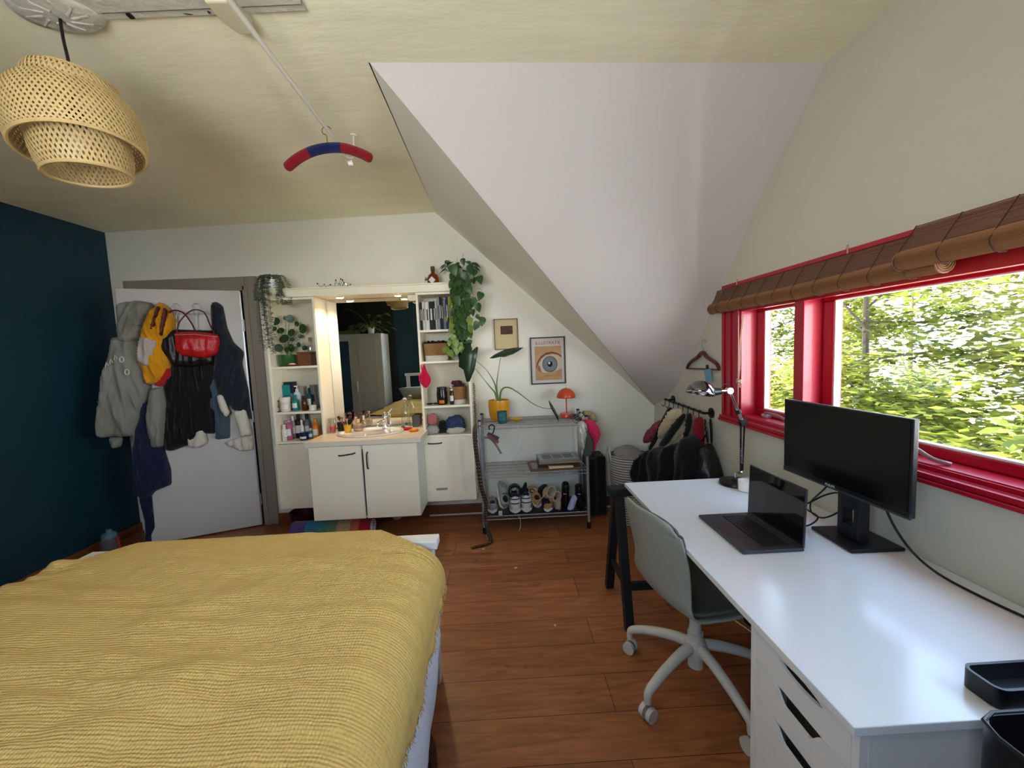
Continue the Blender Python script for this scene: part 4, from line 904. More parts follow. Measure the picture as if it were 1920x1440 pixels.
# worktop things
zb = .8495
x = xat(621, 3.33, zb); t = thing('drinking_glass', 'clear tumbler with pink toothbrush things at the left of the worktop', 'glass', (x, 3.36, zb))
MB().lathe([(.026, 0), (.031, .125), (.029, .125), (.025, .006), (.001, .006)], (x, 3.36, zb), 26).build('tumbler', GL, t)
MB().lathe([(.001, .008), (.024, .008), (.0275, .06), (.001, .06)], (x, 3.36, zb), 22).build('contents', colm(214, 60, 90), t)
x = xat(637, 3.40, zb); t = thing('brush_cup', 'black cup of make-up brushes left of the yellow cup', 'cup', (x, 3.44, zb))
MB().lathe([(.03, 0), (.033, .075), (.03, .075), (.027, .006)], (x, 3.44, zb), 24).build('cup', BLACKS, t)
x2 = xat(649, 3.33, zb); t2 = thing('brush_cup', 'small yellow cup holding make-up brushes beside the basin', 'cup', (x2, 3.37, zb))
MB().lathe([(.026, 0), (.034, .06), (.031, .06), (.024, .005)], (x2, 3.37, zb), 24).build('cup', colm(216, 166, 46), t2)
FER = mat('ferrule', S(200, 170, 150), .3, metal=.7); BR = fabric('brush_hair', S(70, 42, 36), 200, .8); BR2 = fabric('brush_hair_pale', S(196, 140, 116), 200, .8)
brs = [(x, 3.44, 636, 645, -.02, BR, 'dark-tipped make-up brush in the black cup leaning left'), (x, 3.44, 642, 640, .0, BR2, 'peach-tipped make-up brush in the black cup, upright'), (x2, 3.37, 634, 652, -.03, BR, 'large dark make-up brush leaning left out of the yellow cup'), (x2, 3.37, 650, 648, .0, BR2, 'peach make-up brush standing in the yellow cup'), (x2, 3.37, 668, 650, .05, FER, 'silver make-up tool leaning right out of the yellow cup'), (x2, 3.37, 658, 645, .02, BR, 'brown make-up brush upright in the yellow cup')]
for k, (bx_, by_, pxe, pye, dx, hm, lb) in enumerate(brs):
    e = V((xat(pxe, by_, zb + .13), by_ - .005, zb + .115 + .012 * (k % 3))); b0 = V((bx_ - dx * .1, by_ + .005 * (k % 2), zb + .012)); t = thing('makeup_brush', lb, 'brush', b0, 0, 'make-up brushes')
    MB().tube([b0, b0.lerp(e, .8)], .003, 6).build('brush_handle', (colm(200, 40, 70), BLACKS, colm(206, 60, 90), W_, FER, BLACKS)[k], t)
    d = (e - b0).normalized(); MB().tube([b0.lerp(e, .78), b0.lerp(e, .88), b0.lerp(e, .97), e], [.005, .012, .013, .004], 10).build('bristles', hm, t)
bottle('perfume', 672, 17, 22, 3.40, zb, colm(236, 200, 170, .1, .7), colm(214, 190, 160), 'pale peach perfume bottle between brushes and tap')
bottle('perfume', 683, 9, 26, 3.46, zb, GL, W_, 'slim clear perfume bottle just left of the tap')
x = xat(762, 3.43, zb); t = thing('carafe', 'tall clear swing-top glass bottle right of the tap', 'bottle', (x, 3.43, zb))
MB().lathe([(.033, 0), (.036, .01), (.036, .13), (.028, .17), (.014, .20), (.014, .245), (.017, .25)], (x, 3.43, zb), 28).build('bottle_body', GL, t)
MB().lathe([(.014, .25), (.016, .262), (.001, .265)], (x, 3.43, zb), 20).build('stopper', W_, t); MB().tube([(x - .016, 3.43, .235 + zb), (x - .02, 3.43, .255 + zb), (x, 3.43, .272 + zb), (x + .02, 3.43, .255 + zb), (x + .016, 3.43, .235 + zb)], .0016, 5).build('wire_bail', STEEL, t)
x = xat(765, 3.35, zb); t = thing('trinket_dish', 'small red dish on the worktop beside the glass bottle', 'dish', (x, 3.34, zb))
MB().lathe([(.03, 0), (.038, .012), (.036, .014), (.028, .004), (.001, .004)], (x, 3.345, zb), 26).build('dish', colm(196, 20, 30, .25), t)
x = xat(779, 3.33, zb); t = thing('soap_dish', 'orange dish with a soap on the right edge of the worktop', 'dish', (x, 3.27, zb))
MB().lathe([(.03, 0), (.043, .012), (.041, .014), (.028, .004), (.001, .004)], (x, 3.265, zb), 26).build('dish', colm(226, 120, 20, .25), t); MB().ell((x, 3.265, zb + .014), (.024, .018, .01)).build('soap', colm(236, 170, 40), t)
x = xat(782, 3.46, zb); t = thing('tumbler', 'grey cup in the right back corner of the worktop', 'cup', (x - .01, 3.48, zb)); MB().lathe([(.032, 0), (.036, .10), (.033, .10), (.029, .006)], (x - .01, 3.48, zb), 26).build('cup', mat('grey_cup', S(92, 94, 98), .4), t)
t = thing('drain_plug', 'small black plug lying behind the basin', 'plug', (-.895, 3.46, zb)); MB().lathe([(.014, 0), (.017, .008), (.006, .012), (.005, .02), (.001, .021)], (-.9, 3.47, zb), 18).build('plug', BLACKS, t)

# ---- trailing pothos on the right top corner
c0 = V((-.34, 3.40, 2.062)); t = thing('trailing_pothos', 'large green trailing plant hanging down the right side of the cabinets', 'potted plant', c0)
MB().lathe([(.05, 0), (.058, .01), (.066, .09), (.06, .09), (.056, .08)], c0, 26).build('pot', mat('taupe_pot', S(120, 112, 100), .6), t)
MB().lathe([(.001, .078), (.057, .08)], c0, 20, caps=False).build('soil', SOIL, t)
rnd = random.Random(21); m1 = MB(); m2 = MB(); m3 = MB(); st = MB()
big = [(425, 165, .1), (515, 290, .12), (610, 160, .09), (655, 190, .07), (720, 270, .08), (600, 380, .09), (465, 510, .09), (720, 455, .08), (630, 530, .1), (700, 585, .08), (540, 615, .09), (745, 740, .08), (675, 790, .08), (530, 70, .06), (470, 105, .05), (650, 280, .06), (620, 250, .06), (560, 470, .08), (510, 700, .09), (540, 780, .08), (505, 560, .09), (640, 640, .06), (700, 690, .05), (470, 880, .08), (610, 890, .07), (580, 430, .09), (440, 240, .08), (490, 200, .08), (560, 240, .09), (590, 300, .08), (480, 330, .07)]
lime = [(400, 800, .06), (385, 840, .05), (420, 790, .05), (610, 740, .07), (375, 985, .05), (345, 1075, .08), (395, 1105, .07), (410, 1010, .05), (615, 830, .07), (430, 930, .06), (450, 990, .07), (390, 960, .06), (500, 1020, .07), (460, 1070, .08), (510, 1060, .06), (340, 715, .04), (600, 800, .06), (420, 860, .06)]
darkv = [(535, 1130, .17), (630, 1180, .2), (580, 1060, .14), (600, 1290, .13)]
def lv(mb_, L_, Yr):
    for cx, cy, s_ in L_:
        Yp = rnd.uniform(*Yr); c = at(780 + cx / 6, 480 + cy / 6, 1, Yp); s_ *= .95
        d = V((rnd.uniform(-.5, .6), rnd.uniform(-.5, .1), -1)).normalized(); up = V((rnd.uniform(-.5, .5), -1, .35)); mb_.leaf(c - d * s_ * .5, d, up, s_, s_ * .85, .2)
        st.tube(smooth_path([c - d * s_ * .5, c - d * s_ * .6 + V((0, .01, .02)), c + V((rnd.uniform(-.02, .02), .03, .07))], 3), .0016, 4)
lv(m1, big, (3.22, 3.29)); lv(m2, lime, (3.2, 3.28)); 
for xo in (-.03, .0, .03, .05, .075):
    p = [c0 + V((0, 0, .08)), c0 + V((xo * .8, -.1, .09)), c0 + V((xo, -.14, -.02)), c0 + V((xo * 1.2, -.13, -.25)), c0 + V((xo * .9, -.12, -.45 - 3 * abs(xo)))]
    q = smooth_path(p, 8); st.tube(q, .0026, 5)
    for k, pt in enumerate(q[6:]):
        s_ = rnd.uniform(.035, .06); d = V((rnd.uniform(-.8, .9), rnd.uniform(-.9, -.1), -.8)); (m1 if k < 30 else m2).leaf(pt, d, (rnd.uniform(-.3, .3), -1, .5), s_, s_ * .85, .2)
for k in range(12):
    a = rnd.uniform(0, 2 * pi); s_ = rnd.uniform(.06, .09); b0 = c0 + V((.03 * cos(a), .03 * sin(a), .08)); e = b0 + V((.09 * cos(a), min(.06, .08 * sin(a)), rnd.uniform(.03, .12))); st.tube([b0, e], .002, 4); m1.leaf(e, (cos(a), sin(a) * .5 - .3, -.3), (0, -.3, 1), s_, s_ * .85, .3)
m1.build('foliage', LEAFG, t); m2.build('young_foliage', LEAFY, t); st.build('stem', STEMG, t)
# ================================================================== WIRE RACK AND WHAT IS ON IT
RX0_, RX1_, RY0, RY1 = -.205, .655, 3.13, 3.48
t = thing('wire_rack', 'three-tier zinc wire shelving unit holding shoes and the yellow plant pot', 'shelving rack', (.22, 3.3, 0))
SZ = (.14, .49, .89)
for x in (RX0_, RX1_):
    for y in (RY0, RY1):
        mb = MB(); mb.cyl((x, y, .05), (x, y, .93), .0125, n=14)
        for k in range(34): mb.cyl((x, y, .06 + k * .0254), (x, y, .063 + k * .0254), .0138, n=14)
        mb.build('post', STEEL, t)
        MB().cyl((x, y, 0), (x, y, .055), .016, .016, 14).build('foot', BLACKS, t); MB().lathe([(.014, .928), (.014, .938), (.006, .942)], (x, y, 0), 12).build('cap', BLACKS, t)
for z in SZ:
    mb = MB()
    for y in (RY0, RY1):
        for q in (0, -.028): mb.tube([(RX0_ + .012, y, z + q), (RX1_ - .012, y, z + q)], .0038, 6)
        n = 40; mb.tube([(RX0_ + .015 + (RX1_ - RX0_ - .03) * k / n, y, z - (.028 if k % 2 else 0)) for k in range(n + 1)], .0018, 5)
    for x in (RX0_, RX1_):
        for q in (0, -.028): mb.tube([(x, RY0 + .012, z + q), (x, RY1 - .012, z + q)], .0038, 6)
    for k in range(1, 34): x = RX0_ + (RX1_ - RX0_) * k / 34; mb.tube([(x, RY0, z + .003), (x, RY1, z + .003)], .0018, 5)
    for k in range(1, 4): y = RY0 + (RY1 - RY0) * k / 4; mb.tube([(RX0_, y, z - .002), (RX1_, y, z - .002)], .0032, 6)
    mb.build('wire_shelf', STEEL, t)
MB().box(RX0_ + .02, RX1_ - .02, RY0 + .012, RY1 - .012, .1435, .1465).build('shelf_liner', BLACKS, t)
# plant in yellow pot
zt = .8935
pc = V((-.045, 3.33, zt)); t = thing('potted_alocasia', 'long-stemmed plant with arrow-shaped leaves in a fluted mustard pot on the rack', 'potted plant', pc)
YP = mat('mustard_glaze', S(214, 150, 26), .3, coat=.3)
mb = MB(); n = 120; rs = []
for r, z in [(.060, 0), (.074, .012), (.084, .05), (.089, .10), (.091, .165), (.089, .178)]:
    fl = .016 if .012 < z < .17 else 0
    rs.append([(pc.x + r * (1 - fl * (.5 + .5 * cos(34 * 2 * pi * i / n))) * cos(2 * pi * i / n), pc.y + r * (1 - fl * (.5 + .5 * cos(34 * 2 * pi * i / n))) * sin(2 * pi * i / n), zt + .001 + z) for i in range(n)])
rs.append([(pc.x + .083 * cos(2 * pi * i / n), pc.y + .083 * sin(2 * pi * i / n), zt + .178) for i in range(n)]); rs.append([(pc.x + .08 * cos(2 * pi * i / n), pc.y + .08 * sin(2 * pi * i / n), zt + .15) for i in range(n)])
mb.rings(rs); mb.build('pot', YP, t, angle=50); MB().lathe([(.001, .152), (.081, .155)], pc, 30, caps=False).build('soil', SOIL, t)
def fp(cx, cy, Y): return at(820 + cx / 4.8, 560 + cy / 4.8, 1, Y)
st = MB(); b0 = pc + V((0, 0, .15))
stems = [[b0, fp(530, 820, 3.32), fp(505, 740, 3.30), fp(440, 640, 3.27), fp(355, 565, 3.24)], [b0 + V((-.01, 0, 0)), fp(520, 850, 3.32), fp(480, 800, 3.30), fp(410, 715, 3.27), fp(340, 630, 3.25)],
         [b0, fp(535, 800, 3.33), fp(545, 680, 3.32), fp(570, 530, 3.30)], [b0 + V((.008, 0, 0)), fp(575, 830, 3.32), fp(630, 797, 3.30), fp(720, 840, 3.27), fp(860, 945, 3.25), fp(960, 985, 3.24), fp(1030, 990, 3.24)]]
for s_ in stems: q = smooth_path(s_, 6); st.tube(q, [.009 - .0065 * min(1, k / len(q) * 1.4) for k in range(len(q))], 8)
st.build('stem', STEMG, t)
def arrow(pts, base_lobes, Y0, Y1, nm='leaf'):
    pass
LD = mat('alocasia_leaf', S(34, 58, 36), .3, var=.2, vscale=12)
def fleaf(outl, Yf, mid, name='leaf'):
    mb = MB(); P = [fp(a, b, Yf(a, b)) for a, b in outl]; c = fp(*mid[0], Yf(*mid[0]) - .006); c2 = fp(*mid[1], Yf(*mid[1]) - .006)
    n = len(P); vs = P + [c, c2]; fs = []
    for i in range(n):
        j = (i + 1) % n; k = n if (P[i] - c).length + (P[j] - c).length < (P[i] - c2).length + (P[j] - c2).length else n + 1
        fs.append((i, j, k))
        ki = k
    mb.add(vs, fs, True)
    # bridge where the nearest spine point changes
    near = [n if (P[i] - c).length + (P[(i + 1) % n] - c).length < (P[i] - c2).length + (P[(i + 1) % n] - c2).length else n + 1 for i in range(n)]
    for i in range(n):
        if near[i - 1] != near[i]: mb.f.append((near[i - 1], i, near[i])); mb.mi.append(0); mb.sm.append(True)
    return mb.build(name, LD, t, solid=.0015, angle=80)
fleaf([(470, 535), (520, 500), (600, 462), (690, 442), (775, 440), (740, 465), (680, 500), (610, 525), (560, 525), (500, 538)], lambda a, b: 3.30 - (b - 440) * .0012, [(560, 508), (680, 465)])
fleaf([(300, 395), (312, 470), (355, 432), (368, 440), (350, 560), (335, 640), (290, 745), (262, 750), (235, 640), (192, 612), (195, 530), (240, 450), (275, 400)], lambda a, b: 3.235 - abs(a - 290) * .0003, [(305, 510), (290, 660)])
fleaf([(1000, 908), (1030, 950), (1060, 1000), (1088, 1060), (1095, 1115), (1065, 1060), (1035, 1010), (1010, 955)], lambda a, b: 3.235 - (b - 908) * .00005, [(1022, 960), (1070, 1040)])
x = fp(585, 1100, 3.22).x; t = thing('candle_cup', 'small teal and navy glazed cup in front of the mustard pot', 'cup', (x, 3.2, zt)); TC = mat('teal_glaze', S(40, 92, 96), .25, var=.6, vscale=60)
MB().lathe([(.034, 0), (.038, .008), (.042, .10), (.038, .10), (.034, .012), (.001, .012)], (x, 3.195, zt + .0005), 28).build('cup', TC, t)
mb = MB(); [mb.tube([(x + (.0425) * sin(a) , 3.195 - .0425 * cos(a), zt + z) for z, a in ((.03, -.5 + k * .25), (.06, -.42 + k * .25), (.09, -.5 + k * .25))], .0014, 4) for k in range(5)]
mb.build('pattern', mat('pale_teal', S(120, 170, 160), .4), t)
x = fp(712, 1090, 3.22).x; t = thing('yellow_dish', 'shallow golden yellow dish between the teal cup and the red lamp', 'dish', (x, 3.24, zt))
MB().lathe([(.018, 0), (.05, .02), (.056, .028), (.052, .028), (.017, .006), (.001, .006)], (x, 3.24, zt + .0005), 9).build('dish', colm(216, 168, 20, .25), t)
t = thing('hanging_string', 'pale cord hanging in a loop through the rack below the yellow dish', 'cord', (x, 3.14, zt))
MB().tube(smooth_path([(x - .01, 3.2, zt - .01), (x + .006, 3.12, zt - .02), (x + .012, 3.12, .78), (x + .016, 3.12, .70), (x + .006, 3.12, .665), (x - .006, 3.12, .655)], 5), .0035, 6).build('cord', colm(200, 198, 190, .8), t)
MB().tube(smooth_path([(x + .006, 3.13, zt - .02), (x + .02, 3.125, .80), (x + .028, 3.125, .70), (x + .02, 3.125, .668)], 5), .003, 6).build('cord', MATS['tint_200_198_190_0'], t)
# lamp
ORG = mat('coral_enamel', S(206, 74, 40), .3, coat=.3)
x = .53; ly = 3.33; t = thing('table_lamp', 'coral red mushroom-shaped table lamp on top of the rack', 'lamp', (x, ly, zt))
MB().lathe([(.055, 0), (.058, .003), (.058, .034), (.055, .038), (.01, .039)], (x, ly, zt + .0005), 32).build('base', ORG, t)
MB().cyl((x, ly, zt + .038), (x, ly, zt + .19), .0058, n=12).build('pole', ORG, t)
mb = MB(); pr = [(.080, .172)] + [(.080 * cos(a), .172 + .080 * sin(a)) for a in [i * pi / 24 for i in range(1, 12)]] + [(.005, .252)]
mb.rings([[(x + r * cos(2 * pi * i / 40), ly + r * sin(2 * pi * i / 40), zt + z) for i in range(40)] for r, z in pr], True, False); mb.build('lamp_shade', ORG, t, solid=.002)
MB().lathe([(.004, .25), (.004, .258), (.001, .261)], (x, ly, zt), 12).build('finial', BRASS, t)
# caps hanging on the right end
def cap(name_lbl, outl, Y, m, brim, bm_, cat='cap', th=.05, sd=1):
    c = fp(*outl[0], Y); t = thing('baseball_cap', name_lbl, cat, c)
    mb = MB(); mb.puff([(lambda q: (q.x, q.z))(fp(a, b, Y)) for a, b in outl], lambda a, b, d: V((a, Y + .02 - d, b)), th, .045, .012, .008, 22, sd, .0, .3); mb.build('crown', m, t, angle=80)
    if brim: mb = MB(); mb.puff([(lambda q: (q.x, q.z))(fp(a, b, Y)) for a, b in brim], lambda a, b, d: V((a, Y - .012 - d, b)), .016, .012, .012, .002, 20, sd + 1); mb.build('visor', bm_, t, angle=80)
KH = fabric('khaki', S(170, 150, 112), 160, .4); PK = fabric('pink_nylon', S(206, 44, 84), 80, .3); SIL = mat('silver_cloth', S(196, 194, 184), .4, bump=.6, bscale=30, metal=.25); GRN = fabric('dark_olive', S(74, 78, 68), 160, .3)
cap('khaki cap lying on the right end of the rack top', [(1300, 1010), (1360, 1008), (1420, 1035), (1445, 1080), (1440, 1125), (1380, 1100), (1320, 1060)], 3.26, KH, None, None)
cap('pink cap hanging off the right end of the rack', [(1320, 1085), (1400, 1095), (1440, 1130), (1478, 1210), (1470, 1260), (1440, 1300), (1425, 1380), (1400, 1385), (1405, 1300), (1370, 1240), (1345, 1180)], 3.10, PK, None, None, sd=4)
cap('silver-white cap with dark olive visor hanging in front of the rack post', [(1265, 1120), (1310, 1100), (1350, 1130), (1360, 1200), (1345, 1290), (1335, 1350), (1300, 1380), (1275, 1320), (1255, 1220)], 3.07, SIL, [(1320, 1130), (1345, 1180), (1375, 1240), (1400, 1300), (1400, 1360), (1370, 1415), (1325, 1418), (1300, 1390), (1335, 1300), (1330, 1200)], GRN, sd=6)
mb = MB()
for k in range(14):
    a = rnd.uniform(0, 6); c = fp(1220 + 120 * rnd.random(), 1025 + 90 * rnd.random(), 3.2); mb.tube(smooth_path([c, c + V((.02 * cos(a), .02 * sin(a), .012)), c + V((.035 * cos(a + 1), .02 * sin(a), -.006)), c + V((.05 * cos(a + 2), .03, .004))], 4), .003, 5)
t = thing('mesh_bag', 'tangle of black and white cord mesh bag beside the coral lamp', 'bag', fp(1270, 1100, 3.2)); mb.build('mesh', mat('mesh_cord', S(60, 60, 60), .7, var=.9, vscale=40), t)
# clip hangers hanging from the front rail of the rack
t = thing('trouser_hanger', 'folded pair of grey clip hangers hanging from the left end of the rack', 'hanger', fp(490, 1150, 3.1))
G2 = mat('hanger_grey', S(120, 112, 108), .5); mb = MB(); mb.tube(smooth_path([fp(470, 1180, 3.11), fp(465, 1150, 3.105), fp(490, 1135, 3.10), fp(512, 1150, 3.1), (fp(508, 1190, 3.1)), fp(495, 1215, 3.1)], 5), .005, 7); mb.build('hook', BLACKM, t)
MB().tube(smooth_path([fp(400, 1275, 3.1), fp(430, 1250, 3.1), fp(480, 1262, 3.095), fp(530, 1320, 3.09), fp(575, 1395, 3.085)], 5), .009, 8).build('arm', G2, t)
MB().bar(fp(450, 1215, 3.085), fp(552, 1262, 3.08), .012, .03).build('bar', DARKG, t); MB().bar(fp(460, 1235, 3.075), fp(550, 1295, 3.07), .010, .022).build('clip', mat('clip_red', S(120, 60, 66), .4), t)
# belts at the left post
STUD = mat('studded_belt', S(40, 24, 22), .5, var=.9, vscale=130)
t = thing('studded_belt', 'brown studded belt draped over the left rack post down to the floor', 'belt', (-.22, 3.08, 0))
bp_ = lambda cx, cy, Y: at(860 + cx / 4.8, 740 + cy / 4.8, 1, Y)
q = smooth_path([bp_(190, 285, 3.12), bp_(160, 285, 3.10), bp_(143, 320, 3.08), bp_(150, 450, 3.075), bp_(175, 640, 3.07), bp_(200, 830, 3.065), bp_(245, 980, 3.06), V((-.19, 3.04, .16)), V((-.165, 3.0, .06)), V((-.15, 2.97, .012)), V((-.19, 2.93, .006)), V((-.27, 2.90, .006)), V((-.30, 2.89, .006))], 6)
mb = MB()
for k in range(len(q) - 1): mb.bar(q[k], q[k + 1], .004 if k < 44 else .034, .034 if k < 44 else .004, (1, 0, 0) if k < 44 else (0, 0, 1))
mb.build('strap', STUD, t)
mb = MB(); 
for k in range(1, len(q) - 1, 1):
    for s_ in (-.009, .009): mb.ell(q[k] + (V((s_, -.019, 0)) if k < 44 else V((0, s_, .004))), (.003, .003, .003), 6, 4)
mb.build('stud', BRASS, t)['kind'] = 'stuff'
t = thing('chain_belt', 'silver-black chain belt hanging between the cabinet and the rack', 'belt', (-.245, 3.25, 1.15)); mb = MB()
for k in range(26): z = 1.22 - k * .019; mb.tube([(-.245 + .004 * (k % 2) + .006 * cos(a), 3.24 + .004 * sin(a) * (k % 2), z + .010 * sin(a)) for a in [i * pi / 5 for i in range(10)]], .0026, 5, close=True)
mb.build('link_chain', mat('gunmetal', S(80, 78, 76), .35, metal=.8), t)
# framed pictures stacked on the middle shelf
zz = .4945; WF = mat('picture_frame_wood', S(110, 76, 50), .5); WF2 = mat('picture_frame_dark', S(50, 34, 28), .5); SF = mat('picture_frame_silver', S(150, 156, 156), .35, metal=.3)
def flat_frame(label, c, w, d, h, rz, fm, inner, z, border=.02):
    t = thing('picture_frame', label, 'picture frame', (c[0], c[1], z), rz); m = WM[t.name]
    mb = MB(m); b = border
    mb.box(-w / 2, w / 2, -d / 2, -d / 2 + b, 0, h); mb.box(-w / 2, w / 2, d / 2 - b, d / 2, 0, h); mb.box(-w / 2, -w / 2 + b, -d / 2 + b, d / 2 - b, 0, h); mb.box(w / 2 - b, w / 2, -d / 2 + b, d / 2 - b, 0, h); mb.build('frame', fm, t, bevel=.001)
    MB(m).box(-w / 2 + b, w / 2 - b, -d / 2 + b, d / 2 - b, .001, h - .003).build('picture', inner, t); return t
flat_frame('large wooden picture frame at the bottom of the pile on the middle rack shelf', (.40, 3.26), .43, .24, .018, R(2), WF, colm(150, 148, 158, .3), zz)
flat_frame('dark framed picture with light brown edge lying second in the pile', (.43, 3.29), .34, .25, .022, R(-2), WF2, colm(36, 32, 34, .3), zz + .019)
flat_frame('light brown framed picture lying third in the pile', (.44, 3.30), .35, .22, .016, R(1), mat('frame_tan', S(170, 130, 84), .5), colm(90, 70, 60, .3), zz + .042)
ft = flat_frame('silver multi-picture frame on top of the pile', (.43, 3.29), .33, .20, .02, R(3), SF, colm(176, 180, 182, .2), zz + .059, .014)
m = WM[ft.name]
for k in range(3): MB(m).box(-.13 + k * .09, -.05 + k * .09, -.06, .06, .0172, .0185).build('photo', colm(104 + 20 * (k % 2), 108, 112, .2), ft)
t = thing('paper_stack', 'cream paperback sticking out of the picture pile', 'book', (.40, 3.16, zz)); MB().obox((.44, 3.16, zz + .026), (.20, .06, .012), R(3)).build('cover', colm(214, 196, 160, .7), t)

# shoes ------------------------------------------------------------
def shoe(label, x, y, z, rz, L=.26, W=.088, hh=.085, up=None, sole=None, kind='sneaker', tilt=(0, 0), extra=None, cat='shoe', group='shoes on the bottom rack shelf'):
    t = thing(kind, label, cat, (x, y, z), 0, group); m = M.Translation((x, y, z)) @ M.Rotation(rz, 4, 'Z') @ M.Rotation(tilt[0], 4, 'X') @ M.Rotation(tilt[1], 4, 'Y')
    # local: heel at y=0, toe at +y
    def sect(f, lo, hi, n=20, inset=1.0):
        w = W / 2 * (.74 + .26 * sin(pi * min(1, f * 1.25 + .05) * .9) + (.10 if .55 < f < .85 else 0)) * (1 if f < .8 else sqrt(max(.02, 1 - ((f - .8) / .21) ** 2))) * (1 if f > .1 else sqrt(max(.1, 1 - ((.1 - f) / .11) ** 2)))
        off = .006 * sin(pi * f); ring = []
        for i in range(n):
            a = 2 * pi * i / n; cx, cz = cos(a), sin(a); e = .6
            ring.append((off + w * inset * abs(cx) ** e * (1 if cx > 0 else -1), f * L, lo + (hi - lo) * (.5 + .5 * abs(cz) ** .8 * (1 if cz > 0 else -1))))
        return ring
    fs = [0, .04, .1, .2, .3, .4, .5, .6, .7, .8, .88, .94, .985, 1]
    mb = MB(m); mb.rings([sect(f, 0 + (.010 * max(0, f - .8) / .2), .026 + .006 * (f < .15), 20, 1.05) for f in fs]); mb.build('sole', sole, t)
    def top(f): 
        if f < .36: return hh * (1.0 - .12 * sin(pi * f / .36))
        return hh * .9 * (1 - (f - .36) / .64) ** .9 * .72 + .040 + .02 * (1 - f)
    mb = MB(m); mb.rings([sect(f, .02, min(top(f), hh), 20, .97 if f < .95 else .93) for f in fs]); mb.build('upper', up, t)
    mb = MB(m); mb.ell((.003, L * .2, hh - .012), (W * .28, L * .15, .018), 16, 8); mb.build('opening', BLKF, t)
    if extra != 'plain':
        mb = MB(m); mb.puff([(-.022, hh * .6), (.022, hh * .6), (.024, hh + .03), (0, hh + .042), (-.024, hh + .03)], lambda a, b, d: V((a, L * .36 - (b - hh) * .1 + d, b)), .008, .01, .01, 0, 10, 1); mb.build('tongue', up if extra != 'dark' else BLKF, t)
        mb = MB(m)
        for k in range(4): f = .40 + k * .07; mb.tube([(-.024, f * L, top(f) - .008), (0, f * L, top(f) + .001), (.024, f * L, top(f) - .008)], .0022, 5)
        mb.build('laces', OFFW if extra != 'dark' else BLKF, t)
    return t, m
zs = .1475
WL = mat('white_leather', S(216, 214, 210), .45); GS = mat('grey_mesh', S(150, 154, 150), .8, bump=.6, bscale=200, var=.3); SW = mat('sole_white', S(222, 220, 212), .6)
TAN = fabric('tan_suede', S(190, 140, 80), 160, .5); SAND = fabric('sand_strap', S(190, 166, 140), 200, .4); NVY = fabric('navy_knit', S(24, 28, 44), 160, .6)
shoe('grey-white running shoe at the far left of the shelf, heel forward', -.135, 3.17, zs, R(4), .25, .085, .085, GS, SW)
shoe('grey-white running shoe leaning right, second from the left', -.045, 3.18, zs + .03, R(8), .25, .085, .08, GS, SW, tilt=(R(38), R(14)))
t1, m1_ = shoe('white high-cut trainer with two navy heel stripes, left of the pair', .055, 3.15, zs, R(3), .27, .10, .145, WL, SW, extra='dark')
t2, m2_ = shoe('white high-cut trainer with two navy heel stripes, right of the pair', .145, 3.16, zs, R(-3), .27, .095, .145, WL, SW, extra='dark')
for tt, mm in ((t1, m1_), (t2, m2_)):
    for zq in (.082, .118):
        mb = MB(mm); mb.tube([(-.036, .018, zq), (-.022, .002, zq), (0, -.0035, zq), (.022, .002, zq), (.036, .018, zq)], .0045, 6); mb.build('heel_stripe', NVY, tt)
shoe('tan suede low shoe with white sole in the middle of the shelf', .245, 3.17, zs + .03, R(10), .24, .08, .075, TAN, SW, tilt=(R(20), R(-6)))
shoe('tan canvas shoe with white sole at the shelf front, right of the other tan one', .315, 3.145, zs, R(-14), .24, .078, .070, TAN, SW, tilt=(0, 0))
t = thing('sandal', 'black quilted band sandal standing upright behind the white trainers', 'sandal', (.07, 3.24, .30), 0, 'shoes on the bottom rack shelf')
mb = MB(); mb.rings([[(.055 + .055 * cos(a) * k, 3.2 + q, .315 + .06 * sin(a) * k) for a in [2 * pi * i / 24 for i in range(24)]] for q, k in ((-.02, .98), (-.022, .7), (.03, .7), (.03, 1.0))], True, False, True); mb.build('band', NVY, t)
MB().ell((.05, 3.23, .33), (.03, .012, .02)).build('insole', OFFW, t)
def puffT(outl, Y, m, label, name, cat, T, sd, part='body', fold=.004, group='shoes on the bottom rack shelf'):
    f = lambda a, b: at(880 + a / 8, 890 + b / 8, 1, Y); c = f(*outl[0]); t = thing(name, label, cat, c, 0, group)
    mb = MB(); mb.puff([(lambda q: (q.x, q.z))(f(a, b)) for a, b in outl], lambda a, b, d: V((a, Y + T * .5 - d, b)), T, min(.03, T), .010, fold, 24, sd); mb.build(part, m, t, angle=80); return t
puffT([(720, 275), (800, 200), (835, 120), (870, 118), (872, 170), (850, 270), (800, 330), (735, 310)], 3.24, BLKF, 'black pointed heel sticking up between the white trainers', 'high_heel', 'shoe', .05, 2)
t = puffT([(950, 330), (1010, 250), (1090, 170), (1150, 155), (1200, 190), (1120, 290), (1060, 390), (980, 370)], 3.26, BLKF, 'black furry mule lying on top of the tan shoes', 'mule', 'shoe', .07, 3, fold=.012)
MB().tube([at(880 + (940 + 35 * cos(a)) / 8, 890 + (242 + 24 * sin(a)) / 8, 1, 3.22) for a in [i * pi / 8 for i in range(16)]], .004, 6, close=True).build('strap', BLKF, t)
puffT([(1050, 400), (1130, 330), (1210, 390), (1270, 470), (1275, 570), (1100, 575), (1080, 480)], 3.20, NVY, 'dark navy trainer lying in front of the beige sandals', 'sneaker', 'shoe', .07, 5)
t = thing('platform_sandal', 'beige espadrille sandal lying across the top of the pile', 'sandal', (.46, 3.2, .33), 0, 'shoes on the bottom rack shelf')
